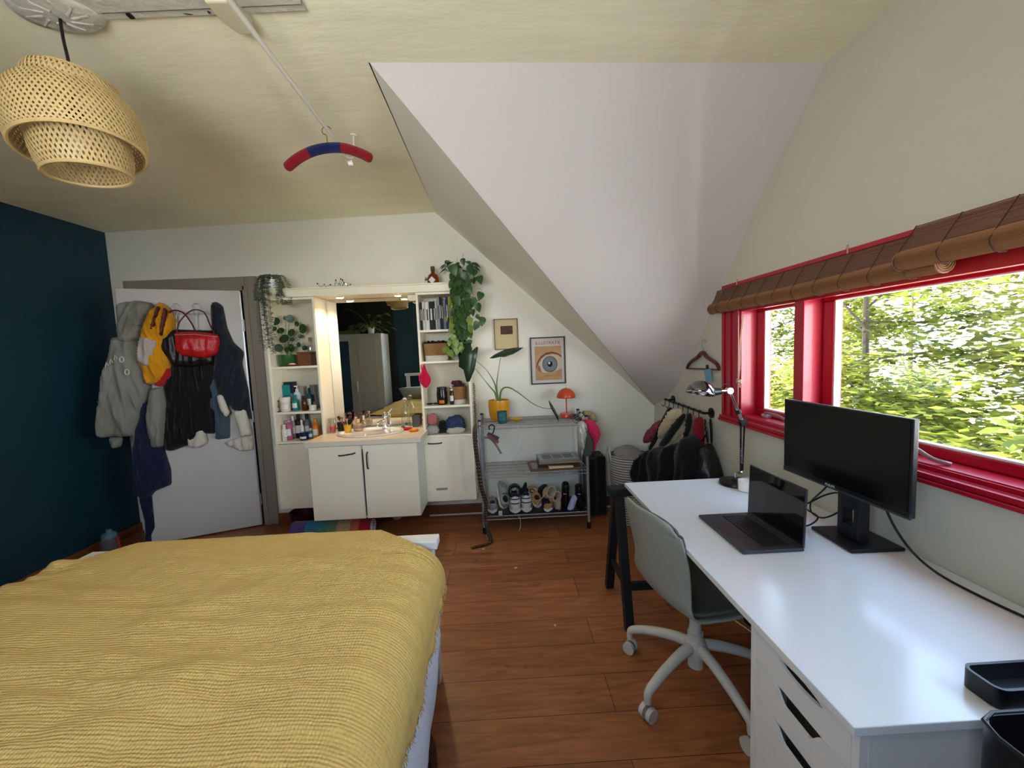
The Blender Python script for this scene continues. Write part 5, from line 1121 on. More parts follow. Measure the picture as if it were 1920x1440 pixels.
for a, b, r in ((1205, 260, .055), (1290, 330, .05)):
    c = at(880 + a / 8, 890 + b / 8, 1, 3.19); mb = MB(); tl = M.Rotation(R(-35), 3, 'Y') @ M.Rotation(R(35), 3, 'Z')
    mb.rings([[c + tl @ V((r * k * cos(x_), q, r * k * .8 * sin(x_))) for x_ in [2 * pi * i / 24 for i in range(24)]] for q, k in ((-.025, 1), (-.025, .78), (.03, .78), (.03, 1.02))], True, False, True); mb.build('band', SAND, t)
MB().tube(smooth_path([at(880 + a / 8, 890 + b / 8, 1, 3.15) for a, b in ((1140, 280), (1100, 340), (1040, 400), (1010, 480))], 5), .0035, 6).build('strap', SAND, t)
puffT([(1280, 400), (1340, 360), (1385, 400), (1380, 535), (1285, 540)], 3.18, SAND, 'beige sandal standing on its heel under the lying one', 'platform_sandal', 'sandal', .05, 6)
def boot(label, x, y, outl, Y):
    t = puffT(outl, Y, BLKL, label, 'ankle_boot', 'boot', .075, 7, 'upper', .003)
    f = lambda a, b: at(880 + a / 8, 890 + b / 8, 1, Y - .045); a0 = outl[-1]; 
    MB().tube([f(min(o[0] for o in outl[-3:]) + 25, a0[1] - 110), f(min(o[0] for o in outl[-3:]) + 70, a0[1] - 108)], .0025, 5).build('heel_trim', STEEL, t)
boot('tall black leather boot left of the pale blue slipper', 0, 0, [(1400, 130), (1440, 112), (1500, 125), (1512, 200), (1500, 400), (1490, 530), (1390, 535), (1385, 400)], 3.24)
boot('black ankle boot at the right end of the shelf', 0, 0, [(1590, 170), (1630, 145), (1690, 160), (1700, 300), (1740, 440), (1790, 520), (1620, 535), (1600, 400)], 3.24)
puffT([(1560, 300), (1600, 320), (1632, 350), (1600, 460), (1560, 545), (1490, 548), (1465, 535), (1510, 420)], 3.16, fabric('pale_blue_satin', S(176, 186, 222), 60, .3), 'pale blue satin slipper leaning between the two black boots', 'slipper', 'slipper', .035, 8)
t = thing('shoe_lace', 'loose white shoe lace hanging below the rack shelf', 'lace', (.09, 3.11, .09)); MB().tube(smooth_path([(.075, 3.12, .15), (.09, 3.11, .10), (.088, 3.11, .05), (.075, 3.1, .02)], 5), .002, 5).build('lace', OFFW, t)
MB().box(-.085, -.055, 3.12, 3.15, .148, .175).build('paper_tag', OFFW, t)
# black cloth behind the rack left
# black suitcase
t = thing('suitcase', 'tall black soft suitcase standing between rack and laundry basket', 'suitcase', (.77, 3.42, 0))
MB().box(.69, .77, 3.32, 3.54, .012, .52).build('suitcase_body', BLKF, t, bevel=.02, seg=3); MB().box(.775, .86, 3.33, 3.54, .012, .54).build('front_pocket', BLKF, t, bevel=.02, seg=3)
MB().tube([(.73, 3.36, .52), (.73, 3.36, .545), (.73, 3.48, .545), (.73, 3.48, .52)], .008, 8).build('handle', BLACKS, t)
for x in (.71, .84):
    for y in (3.36, 3.5): MB().cyl((x - .01, y, .012), (x + .01, y, .012), .012, n=12).build('wheel', BLACKS, t)
# laundry basket
STR = stripes('rope_stripes', S(196, 192, 186), S(74, 72, 72), 'Z', 15, .95, .72)
bx, by = 1.03, 3.22; t = thing('laundry_basket', 'round rope laundry basket with thin dark stripes in the back corner', 'laundry basket', (bx, by, 0))
mb = MB(); rs = []
for j in range(61):
    z = .003 + .58 * j / 60; r = .13 + .042 * (j / 60) ** .8 + (.0025 if j % 2 else 0); rs.append([(bx + r * cos(2 * pi * i / 48), by + r * sin(2 * pi * i / 48), z) for i in range(48)])
for z in (.58, .5, .4): rs.append([(bx + .16 * cos(2 * pi * i / 48), by + .16 * sin(2 * pi * i / 48), z) for i in range(48)])
mb.rings(rs); mb.build('basket_body', STR, t, angle=70)
for s_ in (-1, 1): MB().tube(smooth_path([(bx + s_ * .165, by - .04, .54), (bx + s_ * .175, by - .035, .60), (bx + s_ * .17, by, .645), (bx + s_ * .175, by + .035, .60), (bx + s_ * .165, by + .04, .54)], 5), .011, 8, rz=.6).build('handle', fabric('rope_handle', S(190, 188, 182), 80, .6), t)
lump('laundry', fabric('laundry_cotton', S(150, 144, 138), 60, 1, .4), 1152, 1203, .49, by, .15, .29, 'crumpled pale laundry filling the striped basket', 'laundry', 12)

# pictures on the wall ------------------------------------------------
def wall_frame(label, x0, x1, z0, z1, fm, w, dep, paper):
    t = thing('picture_frame', label, 'framed picture', ((x0 + x1) / 2, YB - .01, z0)); mb = MB(); y0, y1 = YB - dep, YB - .002
    mb.box(x0, x1, y0, y1, z0, z0 + w); mb.box(x0, x1, y0, y1, z1 - w, z1); mb.box(x0, x0 + w, y0, y1, z0 + w, z1 - w); mb.box(x1 - w, x1, y0, y1, z0 + w, z1 - w); mb.build('frame', fm, t, bevel=.0008)
    MB().box(x0 + w, x1 - w, YB - .008, YB - .003, z0 + w, z1 - w).build('paper', paper, t); return t
t = wall_frame('small thin-framed picture with a little dark print on cream paper, upper left', -.062, .152, 1.495, 1.768, mat('thin_wood', S(120, 84, 52), .5), .007, .022, colm(206, 190, 148, .8))
MB().box(-.004, .105, YB - .0095, YB - .008, 1.63, 1.705).build('print', mat('brown_print', S(84, 54, 40), .7, var=.6, vscale=30), t)
t = wall_frame('black-framed poster of a large eye under red lettering', .254, .568, 1.17, 1.592, mat('frame_black', S(34, 26, 26), .4), .010, .024, colm(206, 202, 196, .7))
EX0, EX1, EZ0, EZ1 = .295, .535, 1.205, 1.51; y = YB - .0085
MB().box(EX0, EX1, y - .001, y, EZ0, EZ1).build('print', mat('skin_print', S(186, 150, 108), .8, var=.25, vscale=9), t)
def disc(cx, cz, rx, rz_, dy, m, name, rot_=0, clip=None):
    n = 48; mb = MB(); pts = []
    for i in range(n):
        a = 2 * pi * i / n; px_, pz_ = rx * cos(a), rz_ * sin(a); px_, pz_ = px_ * cos(rot_) - pz_ * sin(rot_), px_ * sin(rot_) + pz_ * cos(rot_)
        q = V((min(EX1, max(EX0, cx + px_)), y - dy, min(EZ1, max(EZ0, cz + pz_)))); pts.append(q)
    mb.prism(pts, (0, .0004, 0)); mb.build(name, m, t)
def lens(pts, dy, m, name): mb = MB(); mb.prism([V((a, y - dy, b)) for a, b in pts], (0, .0004, 0)); mb.build(name, m, t)
lens([(.30, 1.32), (.315, 1.375), (.345, 1.42), (.39, 1.45), (.45, 1.46), (.50, 1.445), (.535, 1.42), (.535, 1.405), (.50, 1.43), (.45, 1.442), (.39, 1.43), (.35, 1.40), (.325, 1.36), (.31, 1.315)], .0014, mat('lid_print', S(120, 76, 62), .8), 'eyelid')
lens([(.312, 1.30), (.33, 1.36), (.355, 1.40), (.395, 1.428), (.45, 1.438), (.50, 1.425), (.535, 1.40), (.535, 1.31), (.50, 1.29), (.44, 1.275), (.38, 1.272), (.34, 1.28)], .0014, mat('eye_white_print', S(196, 186, 160), .8), 'eye_white')
lens([(.312, 1.30), (.326, 1.345), (.338, 1.33), (.345, 1.30), (.352, 1.276), (.33, 1.284)], .0018, mat('corner_print', S(160, 96, 84), .8), 'eye_corner')
disc(.428, 1.348, .068, .072, .002, mat('iris_edge', S(78, 84, 88), .8), 'iris_rim'); disc(.428, 1.348, .060, .064, .0024, mat('iris_print', S(120, 130, 138), .8, var=.5, vscale=60), 'iris'); disc(.428, 1.35, .024, .026, .0028, colm(30, 34, 40, .8), 'pupil')
lens([(.415, 1.345), (.412, 1.362), (.424, 1.374), (.432, 1.36), (.428, 1.348)], .0032, colm(214, 218, 216, .8), 'glint')
TXR = colm(176, 66, 40, .8); RW = M.Rotation(R(90), 4, 'X')
text_mesh('ILLUSTRATIE', .040, TXR, M.Translation((.415, y - .001, 1.538)) @ RW, 'lettering', t)
text_mesh('een goed', .014, colm(120, 84, 60, .8), M.Translation((.50, y - .0022, 1.285)) @ RW, 'small_lettering', t); text_mesh('oog', .014, MATS['tint_120_84_60_0'], M.Translation((.50, y - .0022, 1.268)) @ RW, 'small_lettering', t)
mb = MB(); mb.tube(smooth_path([(.36 + k * .011, y - .0022, 1.24 + (.008 if k % 2 else -.006) + .0006 * k) for k in range(16)], 4), .0009, 4); mb.build('handwriting', MATS['tint_120_84_60_0'], t)
# ================================================================== CORNER BY THE WINDOW
t = thing('coat_rail', 'black metal wall rail with hooks carrying tote bags in the right corner', 'hook rail', (1.36, 2.9, 1.02))
ra, rb = V((1.325, 3.20, 1.03)), V((1.325, 2.57, 1.012))
MB().tube([ra, rb], .009, 10).build('rail', BLACKM, t)
for p in (ra + V((0, -.04, 0)), rb): mb = MB(); mb.cyl(p, (wx(p.z) - .002, p.y, p.z), .008, n=10); mb.lathe([(.034, -.004), (.034, .004), (.001, .005)], V((wx(p.z) - .006, p.y, p.z)), 20, tilt=M.Rotation(R(-90), 3, 'Y')); mb.build('bracket', BLACKM, t)
for k in range(8):
    p = ra.lerp(rb, .06 + k * .125); MB().tube(smooth_path([p + V((0, 0, .012)), p + V((-.012, 0, .006)), p + V((-.014, 0, -.03)), p + V((-.03, -.004, -.05)), p + V((-.045, -.004, -.035))], 4), .003, 6).build('hook', BLACKM, t)
def wp(cx, cy, off=0):     # tilted plane the bags hang in
    return atp(1200 + cx / 4, 560 + cy / 4, (1.33 - off, 2.55, 1), V((.8, .30, 0)).normalized())
wn_ = V((.8, .30, 0)).normalized(); wt_ = V((-wn_.y, wn_.x, 0)); W0 = V((1.33, 2.55, 0))
def bag(name, label, cat, parts, group=None, off=0):
    c = wp(*parts[0][1][0]); t = thing(name, label, cat, c, 0, group)
    for nm, out, T, m, o2, fold, sd in parts:
        mb = MB(); P = [wp(a, b, off + o2) for a, b in out]; base = W0 - V((off + o2, 0, 0))
        mb.puff([((p - base).dot(wt_), p.z) for p in P], lambda a, b, d: base + wt_ * a + V((0, 0, b)) - wn_ * d, T, .045, .018, fold, 8, sd, 0, .2); mb.build(nm, m, t, angle=80)
    return t
DOT = fabric('cream_dotted_cloth', S(196, 180, 146), 70, 1.2, .45); TANF = fabric('tan_cloth', S(140, 108, 82), 160, .5); CRIM = fabric('crimson_cloth', S(128, 22, 36), 160, .4); PATR = mat('red_white_print', S(130, 60, 66), .9, var=.95, vscale=30)
bag('shawl', 'red and white printed shawl at the far left of the bags', 'shawl', [('cloth', [(60, 990), (110, 940), (160, 900), (175, 960), (120, 1050), (50, 1090), (35, 1075)], .05, PATR, 0, .012, 3)], off=.06)
bag('scarf', 'cream dotted scarf hanging left of the black shoulder strap', 'scarf', [('cloth', [(245, 818), (325, 830), (305, 900), (250, 980), (150, 1060), (130, 1040), (170, 960), (215, 880)], .05, DOT, 0, .012, 4)], off=.04)
bag('scarf', 'second cream dotted scarf, right of the black shoulder strap', 'scarf', [('cloth', [(335, 860), (350, 850), (320, 1010), (260, 1080), (212, 1118), (230, 1030), (300, 930)], .05, DOT, 0, .012, 6)], off=.05)
bag('cloth_bag', 'tan cloth bag between the black bag and the crimson cloth', 'bag', [('bag_body', [(372, 870), (432, 876), (420, 960), (395, 1060), (360, 1070), (365, 960)], .05, TANF, 0, .010, 2)], off=.04)
bag('cloth_bag', 'crimson cloth bag hanging second from the right on the rail', 'bag', [('bag_body', [(425, 880), (475, 885), (482, 1000), (485, 1155), (405, 1150), (415, 1000)], .06, CRIM, 0, .010, 5)], off=.04)
bag('tote_bag', 'big black tote bag at the left of the rail, sagging over the basket', 'tote bag', [('bag_body', [(10, 1220), (60, 1160), (120, 1112), (215, 1110), (300, 1070), (350, 1120), (340, 1250), (300, 1420), (60, 1420), (5, 1330), (-8, 1260)], .12, BLKF, 0, .02, 1), ('strap', [(215, 805), (250, 815), (170, 960), (120, 1080), (70, 1150), (55, 1140), (130, 960)], .02, BLKF, 0, .003, 8)], off=.08)
bag('shoulder_bag', 'black bag with wide strap slung over the middle of the rail', 'bag', [('bag_body', [(330, 1060), (390, 1010), (450, 1050), (480, 1160), (500, 1300), (480, 1420), (310, 1420), (300, 1180)], .10, BLKF, 0, .018, 2), ('strap', [(330, 850), (352, 870), (300, 960), (230, 1060), (190, 1112), (130, 1108), (200, 1000), (270, 910)], .025, BLKF, .01, .003, 3), ('strap', [(352, 850), (392, 850), (385, 950), (350, 1060), (315, 1080), (345, 960)], .025, BLKF, 0, .003, 4)], off=.10)
bag('leather_bag', 'black leather bag hanging on the right end of the rail, nearest the window', 'bag', [('bag_body', [(440, 1180), (480, 1090), (540, 1080), (580, 1180), (620, 1300), (640, 1420), (440, 1420), (430, 1300)], .10, BLKL, 0, .014, 6), ('strap', [(478, 895), (492, 895), (512, 1000), (520, 1090), (500, 1095), (492, 1000)], .012, BLKL, 0, .002, 7), ('strap', [(515, 890), (535, 890), (545, 990), (545, 1095), (528, 1095), (525, 1000)], .012, BLKL, 0, .002, 9), ('strap', [(495, 1000), (512, 1000), (462, 1090), (448, 1090)], .012, BLKL, .01, .002, 7)], off=.05)
# wooden hanger on the wall
t = thing('clothes_hanger', 'dark red wooden clothes hanger on the wall left of the red window', 'hanger', (1.39, 2.73, 1.3)); HW_ = mat('mahogany', S(92, 26, 24), .3, coat=.3)
def hp(cx, cy): return at(1200 + cx / 4, 560 + cy / 4, 0, wx(1.35) - .018)
mb = MB(); q = smooth_path([hp(352, 520), hp(375, 480), hp(430, 440), hp(468, 405), hp(505, 440), hp(570, 485), hp(592, 528)], 6); mb.tube(q, [.010 + .004 * sin(pi * k / (len(q) - 1)) for k in range(len(q))], 10); mb.build('shoulder', HW_, t)
MB().tube([hp(352, 523), hp(592, 533)], .006, 8).build('bar', HW_, t)
MB().tube(smooth_path([hp(468, 400), hp(470, 372), hp(462, 340), hp(470, 310), hp(485, 308), hp(494, 330)], 5), .0026, 6).build('hook', STEEL, t)
t = thing('paper_tag', 'light blue paper tag clipped under the wooden hanger', 'tag', hp(515, 520)); q_ = [hp(485, 532), hp(538, 525), hp(546, 622), hp(500, 622)]
MB().prism([p + V((-.006, 0, 0)) for p in q_], (.001, 0, 0)).build('card', colm(110, 160, 186, .7), t); MB().obox(hp(510, 512) + V((-.006, 0, 0)), (.010, .022, .03)).build('clip', BLACKS, t, bevel=.002)
# small outlet box on the wall
t = thing('wall_socket', 'white double wall socket just above the desk behind the monitor', 'socket', (1.36, 1.37, .80)); MB().box(wx(.8) - .03, wx(.8) - .001, 1.43, 1.49, .77, .85).build('socket_box', WHITEP, t, bevel=.004)

# ================================================================== DESK
DX0_, DX1_, DY0, DY1, DZT = .637, 1.366, .678, 2.09, .735
t = thing('desk', 'long white desk along the window wall', 'desk', (1.0, 1.37, DZT - .020)); MB().box(DX0_, DX1_, DY0, DY1, DZT - .020, DZT).build('tabletop', DESKW, t, bevel=.002)
t = thing('trestle', 'black wooden A-shaped trestle under the far end of the desk', 'trestle', (.95, 2.09, 0))
for x in (.60, 1.24):
    for y in (1.93, 2.32): MB().bar((x, 2.09 + (y - 2.09) * .12, .67), (x, y, 0.0), .045, .045, (1, 0, 0)).build('leg', BLACKP, t, bevel=.003)
    MB().bar((x, 1.975, .22), (x, 2.26, .22), .02, .035).build('rung', BLACKP, t)
MB().box(.55, 1.31, 2.055, 2.125, .67, .7145).build('beam', BLACKP, t, bevel=.003); MB().box(.6, 1.24, 1.955, 1.98, .20, .24).build('stretcher', BLACKP, t, bevel=.002)
MB().cyl((.576, 1.955, .12), (.5762, 1.955, .12), .004, n=10).build('screw', STEEL, t)
# drawer unit
t = thing('drawer_unit', 'white drawer unit with slot-shaped handles under the near end of the desk', 'drawer unit', (.93, .85, 0)); ax0, ax1, ay0, ay1 = .660, 1.24, .690, 1.025
mb = MB(); mb.box(ax0 + .018, ax1, ay0, ay0 + .018, 0.005, .714); mb.box(ax0 + .018, ax1, ay1 - .018, ay1, 0.005, .714); mb.box(ax0 + .018, ax1, ay0 + .018, ay1 - .018, .694, .714); mb.box(ax1 - .01, ax1, ay0 + .018, ay1 - .018, .005, .694); mb.box(ax0 + .018, ax1, ay0 + .018, ay1 - .018, .02, .035)
mb.box(ax0, ax0 + .018, ay0, ay0 + .017, .005, .714); mb.box(ax0, ax0 + .018, ay1 - .017, ay1, .005, .714); mb.build('carcass', WHITE, t, bevel=.001)
zs_ = [.03, .185, .357, .502, .604, .712]
for k in range(5):
    z0, z1 = zs_[k] + .0015, zs_[k + 1] - .0015; y0, y1 = ay0 + .019, ay1 - .019; n = 40; sl = []; d_ = .036; yc = (y0 + y1) / 2
    hw = .078
    def edge_(yy):  # slot cut in the upper edge
        a = abs(yy - yc)
        if a > hw: return z1
        f = min(1, (hw - a) / .04); return z1 - d_ * (f * f * (3 - 2 * f))
    if k == 4:
        # top drawer: the slot sits inside the front
        zc = .675; mb = MB(); L_ = [(y0, z0), (y1, z0), (y1, z1), (y0, z1)]
        m_ = 24; slot = [(yc - .01 + .068 * cos(2 * pi * i / m_), zc + .0115 * (abs(sin(2 * pi * i / m_)) ** 1.3) * (1 if sin(2 * pi * i / m_) > 0 else -1)) for i in range(m_)]
        outr = []
        for i in range(m_):
            a = 2 * pi * i / m_; dx, dz = cos(a), sin(a); s1 = (y1 - yc if dx > 0 else yc - y0) / max(1e-6, abs(dx)); s2 = ((z1 - zc) if dz > 0 else (zc - z0)) / max(1e-6, abs(dz)); s_ = min(s1, s2); outr.append((yc + dx * s_, zc + dz * s_))
        for j, c_ in enumerate(((y1, z1), (y0, z1), (y0, z0), (y1, z0))):
            i = min(range(m_), key=lambda i: (outr[i][0] - c_[0]) ** 2 + (outr[i][1] - c_[1]) ** 2); outr[i] = c_
        mb.rings([[(ax0 + .001, a, b) for a, b in slot], [(ax0 + .001, a, b) for a, b in outr], [(ax0 + .009, a, b) for a, b in outr], [(ax0 + .009, a, b) for a, b in slot]], False, False, True)
    else:
        mb = MB(); vs = []
        for i in range(n + 1): yy = y0 + (y1 - y0) * i / n; ze = edge_(yy); vs += [(ax0 + .001, yy, z0), (ax0 + .001, yy, ze), (ax0 + .009, yy, ze), (ax0 + .009, yy, z0)]
        fs = []
        for i in range(n): a = i * 4; fs += [(a, a + 1, a + 5, a + 4), (a + 1, a + 2, a + 6, a + 5), (a + 2, a + 3, a + 7, a + 6), (a + 3, a, a + 4, a + 7)]
        fs += [(0, 3, 2, 1), (n * 4, n * 4 + 1, n * 4 + 2, n * 4 + 3)]; mb.add(vs, fs)
    dr = mb.build('drawer', WHITE, t); MB().box(ax0 + .09, ax0 + .10, y0, y1, z0, z1).build('slot_shade_plate', mat('slot_shade', S(124, 120, 104), .9), dr)  # darker plate behind the slots, the shade inside put into its colour
for x in (ax0 + .03, ax1 - .03):
    for y in (ay0 + .02, ay1 - .02): MB().cyl((x, y, 0), (x, y, .006), .012, n=12).build('foot', WHITEP, t)
# monitor
t = thing('monitor', 'black flat computer monitor standing on the desk facing into the room', 'monitor', (1.26, 1.35, DZT))
mx = 1.17; my0, my1, mz0, mz1 = 1.092, 1.602, .935, 1.232
m = M.Translation((mx, (my0 + my1) / 2, 0)) @ M.Rotation(R(1), 4, 'Z') @ M.Translation((-mx, -(my0 + my1) / 2, 0))
MB(m).box(mx, mx + .018, my0, my1, mz0, mz1).build('housing', BLACKS, t, bevel=.003); MB(m).box(mx + .0185, mx + .05, my0 + .09, my1 - .09, mz0 + .04, mz1 - .05).build('rear_cover', BLACKS, t, bevel=.01)
MB(m).box(mx - .0015, mx, my0 + .007, my1 - .007, mz0 + .018, mz1 - .007).build('screen', mat('screen_black', S(10, 11, 13), .22, spec=.35), t)
MB(m).box(mx + .0, mx + .004, my0, my1, mz0 - .004, mz0 + .014).build('lower_bezel', DARKG, t)
text_mesh('PHILIPS', .013, colm(200, 204, 206), m @ M.Translation((mx - .0008, 1.37, mz0 + .006)) @ M(((0, 0, -1, 0), (-1, 0, 0, 0), (0, 1, 0, 0), (0, 0, 0, 1))), 'badge', t)
mb = MB(); 
for a, b in ((1.31, 1.333), (1.377, 1.40)): mb.box(1.225, 1.265, a, b, .75, .98)
mb.box(1.225, 1.265, 1.333, 1.377, .75, .80); mb.box(1.225, 1.265, 1.333, 1.377, .86, .98); mb.build('stand_column', BLACKS, t, bevel=.003)
mb = MB(); mb.prism([(1.165, 1.27, DZT + .001), (1.35, 1.265, DZT + .001), (1.352, 1.45, DZT + .001), (1.175, 1.46, DZT + .001)], (0, 0, .012)); mb.build('stand_foot', BLACKS, t, bevel=.003)
t = thing('monitor_cable', 'black cable running from the monitor along the back of the desk', 'cable', (1.3, 1.2, DZT))
MB().tube(smooth_path([(1.215, 1.22, .945), (1.24, 1.20, .86), (1.27, 1.17, .79), (1.30, 1.12, .745), (1.305, 1.02, .7385), (1.315, .92, .7385), (1.33, .8, .7385), (1.335, .68, .7385), (1.34, .60, .71), (1.35, .5, .6)], 6), .0038, 8).build('cable', CABLE, t)
t = thing('looped_cable', 'loops of thin black cable between laptop and monitor', 'cable', (1.2, 1.5, DZT)); 
def zp(cx, cy, X): return at(1480 + cx / 8, 880 + cy / 8, 0, X)
MB().tube(smooth_path([(1.20, 1.40, .95), zp(530, 290, 1.2), zp(400, 410, 1.22), zp(320, 500, 1.23), zp(330, 640, 1.24), zp(470, 725, 1.25), zp(640, 690, 1.26), zp(800, 590, 1.27), zp(860, 480, 1.27), zp(830, 400, 1.26), zp(700, 350, 1.24), zp(500, 400, 1.22), zp(320, 490, 1.2), zp(180, 530, 1.18), (1.10, 1.56, .80), (1.04, 1.62, .75)], 6), .0032, 7).build('cable', CABLE, t)
MB().tube(smooth_path([(1.04, 1.60, .75), zp(180, 605, 1.14), zp(300, 630, 1.16), zp(430, 720, 1.17), (1.165, 1.455, .755), (1.11, 1.47, .742), (1.06, 1.52, .74)], 6), .003, 7).build('cable', CABLE, t)
# laptop
t = thing('laptop', 'open dark grey laptop on the desk with its back edge towards the window', 'laptop', (.91, 1.46, DZT)); SG = mat('space_grey', S(74, 74, 80), .4, metal=.55)
mb = MB(); mb.box(.808, 1.026, 1.301, 1.614, DZT + .001, DZT + .013); mb.build('base', SG, t, bevel=.003, seg=3)
MB().box(.895, .990, 1.325, 1.590, DZT + .0132, DZT + .0136).build('keyboard_well', BLACKS, t)
mb = MB()
for r in range(6):
    for c in range(14):
        if r == 0 and 4 <= c <= 8: continue
        mb.box(.897 + r * .0156, .897 + r * .0156 + .0136, 1.3275 + c * .0187, 1.3275 + c * .0187 + .0165, DZT + .0137, DZT + .0148)
mb.box(.897, .9106, 1.402, 1.493, DZT + .0137, DZT + .0148); mb.build('keys', mat('key_black', S(26, 26, 29), .5), t)['kind'] = 'stuff'
MB().box(.815, .885, 1.40, 1.52, DZT + .0132, DZT + .0134).build('trackpad', mat('trackpad', S(66, 66, 72), .3, metal=.5), t)
mb = MB(); mb.prism([(1.021, 1.301, DZT + .014), (1.027, 1.301, DZT + .012), (1.035, 1.301, .957), (1.029, 1.301, .957)], (0, .313, 0)); mb.build('lid', SG, t, bevel=.001)
mb = MB(); mb.prism([(1.0205, 1.306, DZT + .02), (1.0208, 1.306, DZT + .02), (1.0283, 1.306, .952), (1.028, 1.306, .952)], (0, .303, 0)); mb.build('screen', mat('laptop_screen', S(12, 10, 14), .04, spec=.6), t)
MB().cyl((1.022, 1.33, DZT + .012), (1.022, 1.585, DZT + .012), .005, n=12).build('hinge', BLACKS, t)
# desk lamp
LY = 1.985; t = thing('desk_lamp', 'chrome and black spring-arm desk lamp at the far end of the desk', 'lamp', (1.20, LY, DZT))
MB().lathe([(.076, 0), (.078, .004), (.075, .018), (.02, .022), (.012, .03)], (1.19, LY, DZT + .0008), 36).build('base', BLACKM, t)
def lp_(cx, cy, Y=LY): return at(1200 + cx / 4, 560 + cy / 4, 1, Y)
A_, B_, C_ = lp_(762, 1290), lp_(770, 925), lp_(668, 690)
mb = MB()
for o_ in (-.013, .013): mb.tube([A_ + V((o_ * .6, o_ * .4, 0)), B_ + V((o_, o_ * .4, 0))], .0045, 8)
mb.build('lower_arm', BLACKM, t)
mb = MB()
for k in range(2):
    c = lp_(762, 1100 + 0 * k); mb.tube([lp_(762 + 8 * cos(a), 1120 + 120 * a / 60 * 1.0, LY + .012 * sin(a) + (-.006 if k else .006)) for a in [i * .5 for i in range(120)]], .0016, 4)
mb.build('spring', STEEL, t)
MB().cyl((B_ + V((0, -.016, 0))), (B_ + V((0, .016, 0))), .018, n=16).build('joint', BLACKM, t); MB().tube([V((1.19, LY, DZT + .02)), V((1.19, LY, DZT + .06)), A_ + V((0, 0, -.01))], .007, 8).build('stem', CHROME, t)
mb = MB()
for o_ in (-.009, .009): mb.tube([B_ + V((0, o_, .0)), C_ + V((.004, o_, 0))], .0045, 8)
mb.build('upper_arm', CHROME, t); MB().cyl(B_.lerp(C_, .28), B_.lerp(C_, .40), .014, n=14).build('clamp', BLACKM, t)
mb = MB(); mb.cyl(C_ + V((0, -.014, 0)), C_ + V((0, .014, 0)), .016, n=16); mb.tube([C_, lp_(620, 690), lp_(590, 690)], .008, 10); mb.build('head_joint', CHROME, t); MB().tube([lp_(645 + 34 * cos(a), 668 + 28 * sin(a)) for a in [i * pi / 9 for i in range(18)]], .0009, 5, close=True).build('tension_wire', BLACKM, t)
MB().tube([lp_(605, 695), lp_(545, 700)], [.016, .022], 16).build('socket', BLACKM, t)
tl = M.Rotation(R(14), 3, 'Y') @ M.Rotation(R(-8), 3, 'X'); hc = lp_(452, 712); mb = MB(); pr = [(.068 * cos(a), .066 * sin(a)) for a in [i * pi / 2 / 12 for i in range(12)]] + [(.004, .066)]
mb.rings([[hc + tl @ V((r * cos(2 * pi * i / 40), r * sin(2 * pi * i / 40), z)) for i in range(40)] for r, z in pr], True, False); mb.build('lamp_shade', mat('polished_shade', S(120, 122, 124), .1, metal=1), t, solid=.002)
mb = MB(); mb.tube([hc + tl @ V((.069 * cos(2 * pi * i / 40), .069 * sin(2 * pi * i / 40), 0)) for i in range(40)], .003, 6, close=True); mb.build('rim', CHROME, t)
MB().ell(hc + tl @ V((.01, 0, .02)), (.022, .022, .028)).build('bulb', WHITEC, t)
t = thing('mug', 'small white cup beside the desk lamp base, behind the laptop screen', 'cup', (1.18, 1.90, DZT)); MB().lathe([(.024, 0), (.030, .004), (.032, .055), (.029, .055), (.026, .006), (.001, .006)], (1.178, 1.885, DZT + .0008), 26).build('cup', WHITEC, t)
# black organiser + trolley at the near corner
def rbox(x0, x1, y0, y1, z0, z1, r, m_, nm, t, wall=.006, n=6):
    def loop(i, z):
        out = []
        for cx, cy, a0 in ((x1 - r, y1 - r, 0), (x0 + r, y1 - r, 90), (x0 + r, y0 + r, 180), (x1 - r, y0 + r, 270)):
            for k in range(n + 1): a = R(a0 + 90 * k / n); out.append((cx + (r - i) * cos(a), cy + (r - i) * sin(a), z))
        return out
    MB().rings([loop(0, z0), loop(0, z1), loop(wall, z1), loop(wall, z0 + wall)], True, True).build(nm, m_, t)
t = thing('storage_box', 'low black box on the near right end of the desk behind the trolley', 'box', (1.02, .72, .735))
rbox(.937, 1.16, .69, .76, .736, .778, .02, BLACKS, 'box_body', t)
t = thing('trolley', 'black metal storage trolley with rounded corners at the bottom right corner', 'trolley', (1.0, .42, 0))
rbox(.797, 1.17, .20, .63, .62, .80, .045, BLACKM, 'upper_tray', t); rbox(.797, 1.17, .20, .63, .14, .25, .045, BLACKM, 'lower_tray', t)
for x in (.80, 1.145):
    for y in (.215, .615): MB().cyl((x, y, .04), (x, y, .64), .009, n=10).build('post', BLACKM, t); MB().cyl((x - .008, y, .025), (x + .008, y, .025), .025, n=16).build('caster', BLACKS, t)
MB().tube([(p[0] + .012, p[1], .80) for p in [(.83, .6295), (1.115, .6295), (1.147, .617), (1.1595, .585), (1.1595, .245), (1.147, .213), (1.115, .2005), (.83, .2005), (.798, .213), (.7855, .245), (.7855, .585), (.798, .617)]], .0035, 8, close=True).build('rim', BLACKM, t)

# ================================================================== CHAIR
CC = V((.778, 1.585, 0)); t = thing('swivel_chair', 'grey-green shell swivel chair pushed under the desk', 'chair', CC, R(12)); m = WM[t.name]
